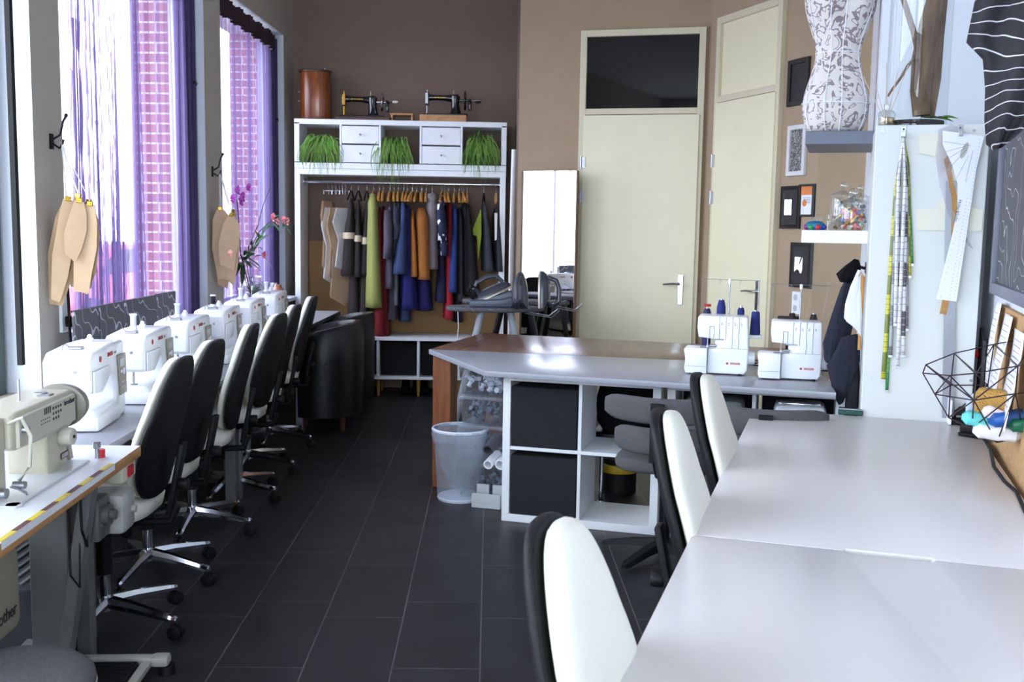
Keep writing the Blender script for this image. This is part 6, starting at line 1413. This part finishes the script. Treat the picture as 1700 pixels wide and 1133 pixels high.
cf = [S('rib_pink', 224, 110, 170), S('rib_red', 200, 60, 70), S('rib_yellow', 226, 200, 90), S('rib_blue', 70, 90, 160), S('rib_cream', 232, 226, 206), S('rib_coral', 236, 120, 96)]
cb_ = [S('but_cream', 224, 214, 190), S('but_brown', 120, 84, 60), S('but_grey', 150, 150, 150), S('but_white', 232, 232, 230)]
jar('front glass jar full of colourful ribbons and trimmings on the white shelf', onS2(1413, .07), .066, .125, cf, 2, 60)
jar('tall glass jar of buttons behind the ribbon jar, at the left', onS2(1397, .20), .058, .165, cb_, 3)
jar('rear glass jar close to the partition, mostly hidden', onS2(1425, .23), .045, .155, cb_, 5)
t = thing('pincushion', 'turquoise round pincushion with coloured segments and pins on the white shelf', 'pincushion', tuple(onS2(1353, .08)))
m = MB(); m.lathe([(0, 0), (.035, .0), (.048, .015), (.046, .03), (.03, .042), (0, .045)], seg=24); m.build('cushion', S('turquoise', 30, 110, 150, rough=.6), t)
cc = [S('seg_purple', 140, 30, 120), S('seg_green', 40, 140, 80), S('seg_red', 190, 30, 40), S('seg_blue', 30, 60, 170)]
m = MB()
for k in range(8): a = 2*PI*k/8; m.ball((.042*math.cos(a), .042*math.sin(a), .014), (.014, .014, .014), 10, mi=k % 4)
m.build('segments', cc, t)
m = MB(); rn = random.Random(5)
for k in range(16): a = rn.uniform(0, 6.28); r = rn.uniform(0, .035); c = Vector((r*math.cos(a), r*math.sin(a), .04)); m.tube([c, c+Vector((r*.2*math.cos(a), r*.2*math.sin(a), .018))], .0006, 4); m.ball(c+Vector((r*.2*math.cos(a), r*.2*math.sin(a), .019)), .002, 6)
m.build('pins', steel, t)
m = MB(); m.lathe([(0, 0), (.014, 0), (.014, .045), (.006, .055), (.008, .075), (.0, .078)], seg=16); o = m.build('small_bottle', jar_glass, loc=tuple(onS2(1374, .14))); tag(o, 'small clear bottle with dark cap between pincushion and jars', 'bottle')
# ---- frames on the slanting wall
FA = math.atan2(d2.y, d2.x)
def frame(u0, u1, v0, v1, lab, fm, inner, bw, art, thick=.022):
    a = onp(u0, (v0+v1)/2, DC-n2.normalized()*(-0.0)-V(n2.x, n2.y, 0).normalized()*0, n2); nrm = -V(n2.x, n2.y, 0).normalized() if V(n2.x, n2.y, 0).dot(V(-1, 0, 0)) < 0 else V(n2.x, n2.y, 0).normalized()
    b = onp(u1, (v0+v1)/2, DC, n2); z0 = onp((u0+u1)/2, v1, (a+b)/2, n2).z; z1 = onp((u0+u1)/2, v0, (a+b)/2, n2).z; w = V((b-a).x, (b-a).y, 0).length; h = z1-z0
    t = thing('picture_frame', lab, 'picture frame', (a.x, a.y, z0), FA)
    m = MB(); m.box((bw/2, -thick/2, h/2), (bw, thick, h)); m.box((w-bw/2, -thick/2, h/2), (bw, thick, h)); m.box((w/2, -thick/2, bw/2), (w-2*bw, thick, bw)); m.box((w/2, -thick/2, h-bw/2), (w-2*bw, thick, bw)); m.build('frame_border', fm, t)
    m = MB(); m.box((w/2, -.005, h/2), (w-2*bw, .006, h-2*bw), bev=0); m.build('picture', art, t)
    if inner:
        m = MB(); m.box((w/2, -thick-.010, h/2), (w*inner[0], .002, h*inner[1]), bev=0, rot=math.radians(10)); m.build('small_mirror', mirror_m, t)
    return t, w, h
bl = S('frame_black', 36, 33, 34, rough=.6)
def bigframe(u0, u1, v0, v1, lab):
    t, w, h = frame(u0, u1, v0, v1, lab, bl, (.30, .36), .03, bl); m = MB(); m.box((w/2, -.011, h/2), (w-.01, .022, h-.01), bev=.002); m.build('wide_mount', bl, t)
bigframe(1299, 1331, 309, 380, 'square black frame with a tiny mirror, left of the orange certificate')
bigframe(1315, 1350, 403, 478, 'square black frame with a tiny mirror, lowest on the wall')
t, w, h = frame(1311, 1345, 98, 175, 'black frame highest on the wall, partly behind the dress form', bl, None, .03, bl)
photo_m = blotch('dark_water_photo', srgb(90, 88, 84), srgb(170, 170, 168), 60, .55, .7)
t, w, h = frame(1310, 1340, 208, 292, 'white-framed dark photograph below the dress form', S('frame_white', 214, 212, 212, rough=.5), None, .03, photo_m)
t, w, h = frame(1329, 1354, 306, 360, 'small black-framed certificate with an orange band', bl, None, .014, paper)
m = MB(); m.box((w/2, -.0095, h*.80), (w-.03, .002, h*.26), bev=0, mi=0); m.cyl((w*.35, -.009, h*.42), (w*.35, -.0105, h*.42), .022, seg=16, mi=0)
for k in range(4): m.box((w/2, -.0095, h*(.58-.05*k)), (w*.5, .001, .004), bev=0, mi=1)
m.build('orange_print', [S('orange_print', 226, 130, 70, rough=.7), grey_logo], t)
# ---- clothes on the side of the partition
def hang_cloth(lab, cat, pts, e1, th, mt, name):
    b = E1*e1; P_ = [onp(u, v, b, E1) for u, v in pts]; z0 = max(q.z for q in P_); o = V(P_[0].x, P_[0].y, 0); t = thing(name, lab, cat, (o.x, o.y, z0), E2Z, None)
    L = [(E2.dot(q-o), q.z-z0) for q in P_]
    # quilt of rings down the outline
    n = len(L)//2; left = L[:n]; right = L[n:][::-1]
    rings = []
    for (xa, za), (xb, zb) in zip(left, right):
        ring = []
        for k in range(20):
            a = 2*PI*k/20; s = (1-math.cos(a))/2; ring.append((xa+(xb-xa)*s, th*math.sin(a)*(1+.35*math.sin(6*s*PI+xa*40)), za+(zb-za)*s))
        rings.append(ring)
    m = MB(); m.loft(rings); m.build('cloth', mt, t, sharp=180); return t
navy = S('navy_cloth', 28, 32, 46, rough=.9, bump=.4, bscale=60); 
hk = E1*5.0+E2*.115; hz_ = onp(1425, 445, hk, E1).z
t = thing('coat_rack', 'small dark hook rail on the partition side holding trousers', 'hook', (hk.x, hk.y, hz_), E2Z)
m = MB(); m.box((.008, 0, 0), (.014, .2, .05)); m.tube([(0, 0, 0), (-.04, 0, .01), (-.05, 0, .04)], .006); m.tube([(0, -.08, 0), (-.04, -.08, .01), (-.05, -.08, .04)], .006); m.build('hook_rail', dark_metal, t)
hang_cloth('dark navy trousers folded over a hanger at the left of the hanging clothes', 'trousers', [(1420, 432), (1395, 480), (1378, 530), (1366, 570), (1368, 597), (1372, 603)] + [(1384, 600), (1400, 585), (1412, 560), (1420, 520), (1426, 480), (1426, 436)], 4.93, .035, navy, 'trousers')
hang_cloth('dark navy trouser legs hanging lower in front of the grey skirt', 'trousers', [(1398, 560), (1380, 595), (1372, 607), (1380, 640), (1388, 665), (1392, 672)] + [(1400, 668), (1412, 640), (1424, 612), (1428, 600), (1428, 580), (1424, 555)], 4.86, .03, navy, 'trousers')
hang_cloth('white cotton garment hanging over the navy trousers', 'shirt', [(1424, 448), (1412, 475), (1403, 505), (1401, 528), (1406, 535), (1420, 545)] + [(1430, 560), (1431, 545), (1432, 520), (1432, 490), (1432, 465), (1431, 450)], 4.80, .016, S('white_cotton', 226, 228, 230, rough=.9, bump=.3, bscale=80), 'white_shirt')
hang_cloth('charcoal grey skirt hanging lowest beside the cabinet', 'skirt', [(1412, 560), (1405, 600), (1398, 640), (1390, 690)] + [(1427, 692), (1428, 640), (1427, 600), (1426, 560)], 4.97, .03, S('charcoal_cloth', 70, 70, 74, rough=.9), 'grey_skirt')
hang_cloth('black cap-like cloth on top of the hook', 'cloth', [(1418, 430), (1402, 442), (1388, 455), (1394, 468)] + [(1410, 470), (1424, 462), (1430, 445), (1426, 432)], 4.88, .03, black_fab, 'black_cloth')
t = thing('clothes_hanger', 'wooden hanger at the cabinet side behind the white garment', 'hanger', tuple(V(*(E1*4.78+E2*.105))+V(0, 0, onp(1431, 470, E1*4.78, E1).z)), E2Z)
m = MB(); m.tube([(0, .0, .03), (0, .02, -.06), (0, .03, -.30)], .008); m.tube([(0, 0, .03), (-.01, 0, .05), (-.02, 0, .03)], .002); m.build('hanger_arm', hangwood, t)
# small foil-green item at desk end
p = onz(1405, 686, .74); m = MB(); m.box((0, 0, .012), (.10, .03, .022), bev=.004); m.box((0, 0, .026), (.1, .034, .008), bev=.003, mi=1); o = m.build('green_packet', [S('dark_green_pack', 20, 74, 64, rough=.5), chrome], loc=(p.x, p.y-.05, .74), rz=E2Z); tag(o, 'small dark green packet with silver top at the far edge of the desk', 'packet')

# ---- right wall: framed feather panel, cork board, papers, basket
RN = V(.94, -.342, 0)
def onr(u, v, off=0): return onp(u, v, RQ-RN*off, RN)
RA = math.atan2(-RD.y, -RD.x)    # local +x toward the camera along the wall, local +y into the wall
a = onr(1657, 360, .02); b = a-RD*1.0; z0 = onr(1660, 492, .02).z; z1 = z0+.66
t = thing('framed_panel', 'large grey-framed panel of leaf-patterned paper on the right wall', 'picture', (a.x, a.y, z0), RA)
h = z1-z0; fg = S('frame_grey', 110, 112, 126, rough=.4); L_ = 1.0; bw = .045
m = MB(); m.box((bw/2, .0, h/2), (bw, .03, h), bev=.006); m.box((L_-bw/2, 0, h/2), (bw, .03, h), bev=.006); m.box((L_/2, 0, bw/2), (L_-2*bw, .03, bw), bev=.006); m.box((L_/2, 0, h-bw/2), (L_-2*bw, .03, bw), bev=.006); m.build('frame_border', fg, t)
m = MB(); m.box((L_/2, .008, h/2), (L_-2*bw, .008, h-2*bw), bev=0); m.build('papered_panel', feather_paper, t)
a = onr(1655, 560, .01); zc = onr(1658, 503, .01).z; t = thing('cork_board', 'brown cork board on the right wall below the framed panel', 'board', (a.x, a.y, .66), RA)
m = MB(); m.box((.55, 0, (zc-.66)/2), (1.1, .014, zc-.66), bev=.002); m.build('cork_sheet', cork, t)
pp = [S('paper_print', 226, 220, 232, rough=.8), paper]
for i, (uu, vt, vb, wd, tl, lab) in enumerate(((1655, 500, 690, .15, .16, 'left pinned paper sheet fanned on the cork board'), (1664, 520, 690, .19, .16, 'middle pinned paper sheet on the cork board'), (1678, 545, 700, .20, .05, 'right pinned paper sheet with rounded corner on the cork board'))):
    q = onr(uu, vt, .03+.012*i); zb_ = onr(uu, vb, .03).z; h = q.z-zb_; t = thing('paper_sheet', lab, 'paper', (q.x, q.y, zb_), RA)
    m = MB(); m.grid(lambda u, v: ((u-.0)*wd+tl*(v-1)*.5+.0, -.012*math.sin(v*3+i)-.03*(1-v)*.3, v*h), 4, 10); s = m.build('sheet', pp[1], t, sharp=180); k = s.modifiers.new('solid', 'SOLIDIFY'); k.thickness = .001
    m = MB()
    for k in range(12): m.box((wd*.5+tl*(.9-k*.06-1)*.5, -.012*math.sin((.9-k*.06)*3+i)-.03*(.1+k*.06)*.3-.002, h*(.9-k*.06)), (wd*.7, .0006, .002), bev=0)
    m.build('printed_lines', S('print_mauve', 170, 150, 178), t)
# black pouch with red pin
q = onr(1628, 560, .03); q2_ = onr(1632, 600, .03); t = thing('black_folder', 'dark folder with a red round pin on the wall beside the cabinet', 'folder', (q.x, q.y, .80), RA)
hh_ = onr(1630, 545, .03).z-.80
m = MB(); m.prism([(0, 0), (.16, 0), (.15, hh_-.04), (0, hh_)], -.006, .006, 'y'); m.build('folder_cover', S('folder_black', 44, 42, 46, rough=.5), t)
m = MB(); m.ball((.10, -.02, hh_-.10), (.012, .008, .02), 12); m.build('red_pin', red_pl, t)
# wire basket on the wall
BQ = [(1532, 619), (1584, 585), (1620, 572), (1700, 562), (1536, 607)]
bp = onz(1625, 725, .80)
t = thing('wire_basket', 'black geometric wire basket holding packets on the right wall', 'basket', (0, 0, 0))
wb_ = [onp(u, v, V(*(E1*3.55)), E1) for u, v in ((1532, 619), (1584, 585), (1645, 572), (1700, 562), (1770, 600))]
nodes = {}
def N_(k, u, v, e1): nodes[k] = onp(u, v, E1*e1, E1)
N_('a', 1532, 620, 3.62); N_('a2', 1537, 606, 3.66); N_('b', 1584, 587, 3.72); N_('c', 1650, 572, 3.74); N_('d', 1720, 560, 3.74); N_('e', 1760, 590, 3.55)
N_('f', 1621, 620, 3.40); N_('g', 1690, 608, 3.30); N_('h', 1577, 624, 3.5)
N_('i', 1552, 655, 3.6); N_('j', 1578, 640, 3.68); N_('k', 1617, 665, 3.42); N_('l', 1686, 654, 3.35); N_('m', 1740, 650, 3.5)
N_('n', 1575, 694, 3.58); N_('o', 1613, 712, 3.50); N_('p', 1655, 735, 3.48); N_('q', 1700, 726, 3.5); N_('r', 1640, 640, 3.75)
ed = 'a-a2 a2-b b-c c-d d-e e-g g-f f-h h-a a-i i-k h-i f-k k-g g-l l-m e-m k-l b-j a2-j j-i b-f c-f c-g d-g b-r c-r r-j i-n n-o o-p p-q n-j n-k k-o k-p l-p l-q m-q o-l r-p r-n a-n a2-k h-k'.split()
m = MB(); org = nodes['n'].copy(); t.location = org
for e in ed: x, y = e.split('-'); m.tube([nodes[x]-org, nodes[y]-org], .0022, 6)
m.build('wire_frame', S('wire_black', 40, 30, 38, rough=.4), t)
def packet(lab, name, u, v, e1, dims, mt, rot, cat='packet', wavy=.2):
    p = onp(u, v, E1*e1, E1); rn = random.Random(int(u)); m = MB()
    rings = []
    for i in range(9):
        s = -1+2*i/8; k = (1-abs(s)**8)*.6+.4; rings.append([(s*dims[0]/2, dims[1]/2*math.copysign(abs(math.cos(a))**.6, math.cos(a))*k*(1+wavy*.3*math.sin(4*a+i)), dims[2]/2*math.copysign(abs(math.sin(a))**.6, math.sin(a))*k*(1+wavy*.4*math.sin(3*a+2*i))) for a in [2*PI*j/16 for j in range(16)]])
    m.loft(rings); o = m.build(name, mt, loc=tuple(p), rz=E2Z); o.rotation_euler.y = rot; tag(o, lab, cat); return o
packet('packet of tan curled elastic in the wire basket', 'elastic_packet', 1648, 668, 3.52, (.115, .07, .085), line_pattern('elastic_tan', srgb(196, 150, 70), srgb(120, 84, 34), 30, .15, dist=8), .05)
packet('turquoise cloth bundle in the wire basket', 'turquoise_bundle', 1628, 697, 3.50, (.11, .06, .045), S('turquoise_cloth', 100, 204, 200, rough=.6), .1)
packet('blue and green striped packet at the right of the wire basket', 'blue_packet', 1682, 694, 3.48, (.15, .07, .05), S('blue_pack', 30, 84, 160, rough=.4), -.15)
packet('dark green packet with black print below the blue one', 'green_pack', 1700, 705, 3.46, (.09, .06, .045), S('green_pack', 20, 110, 80, rough=.4), -.1)
packet('white soft packet at the bottom of the wire basket', 'white_packet', 1655, 718, 3.49, (.14, .06, .05), S('white_pack', 226, 226, 232, rough=.4), .05)
packet('small white and pink packet leaning on the tan elastic', 'pink_packet', 1655, 690, 3.47, (.09, .02, .04), S('pink_pack', 228, 214, 216, rough=.4), .4)
packet('narrow white and blue label packet left of the tan elastic', 'label_packet', 1613, 680, 3.56, (.035, .02, .10), S('label_pack', 190, 208, 236, rough=.4), .0)
# stationery at desk end: tape dispensers, stapler
p = onz(1585, 708, .74)
t = thing('desk_organizer', 'black and white desk organizer with a tape dispenser under the wire basket', 'organizer', (p.x+.03, p.y+.08, .741), E2Z)
m = MB(); m.box((-.02, 0, .05), (.012, .14, .10)); m.box((.06, .06, .05), (.15, .012, .10)); m.build('white_holder', white_plastic, t)
m = MB(); m.box((.06, 0, .012), (.15, .13, .022), bev=.004); m.prism([(.0, .02), (.13, .02), (.14, .045), (.08, .06), (.02, .07), (0, .05)], -.05, -.01, 'y', bev=.004); m.box((.06, .03, .09), (.12, .03, .02), bev=.004); m.build('black_tray', black_shell, t)
m = MB(); m.box((.06, -.052, .034), (.11, .002, .008)); m.build('steel_strip', steel, t)
p = onz(1632, 727, .745); t = thing('stapler', 'black stapler at the right end of the desk below the wire basket', 'stapler', (p.x-.02, p.y+.02, .741), E2Z-.5)
m = MB(); m.box((0, 0, .008), (.12, .035, .014), bev=.004); m.prism([(-.055, .018), (.055, .022), (.06, .034), (.0, .045), (-.055, .04)], -.015, .015, 'y', bev=.003); m.build('stapler_body', black_shell, t)
# black cable between desk and wall
pts = [onz(u, v, .742) for u, v in ((1638, 735), (1645, 748), (1650, 775), (1668, 800), (1688, 818), (1702, 850), (1720, 880))]
m = MB(); m.tube([tuple(q-pts[0]) for q in pts], .006); o = m.build('black_cable', black_shell, loc=tuple(pts[0])); tag(o, 'black cable along the right edge of the pale desk below the cork board', 'cable')
# striped cloth hanging at the upper right
def cl3(u, v, e1): return onp(u, v, E1*e1, E1)
t = thing('patterned_jacket', 'black padded cloth with white wavy lines hanging at the upper right', 'garment', tuple(cl3(1660, 100, 3.2)))
o0 = cl3(1660, 100, 3.2)
Lp = [(1625, -60), (1618, 0), (1603, 72), (1630, 100), (1634, 150), (1633, 200), (1637, 240), (1650, 250)]
Rp = [(1760, -60), (1760, 0), (1755, 60), (1750, 110), (1740, 150), (1722, 190), (1695, 220), (1662, 246)]
rings = []
for i, ((ua, va), (ub, vb)) in enumerate(zip(Lp, Rp)):
    ring = []
    for k in range(36):
        a = 2*PI*k/36; s = (1-math.cos(a))/2; q = cl3(ua+(ub-ua)*s, va+(vb-va)*s, 3.2)-o0; ring.append(tuple(q+E1*(.05*math.sin(a)*(1+.4*math.sin(9*s+i))-.018*abs(math.sin(7*s+i*.5)))))
    rings.append(ring)
m = MB(); m.loft(rings); m.build('padded_cloth', striped_cloth, t, sharp=180)
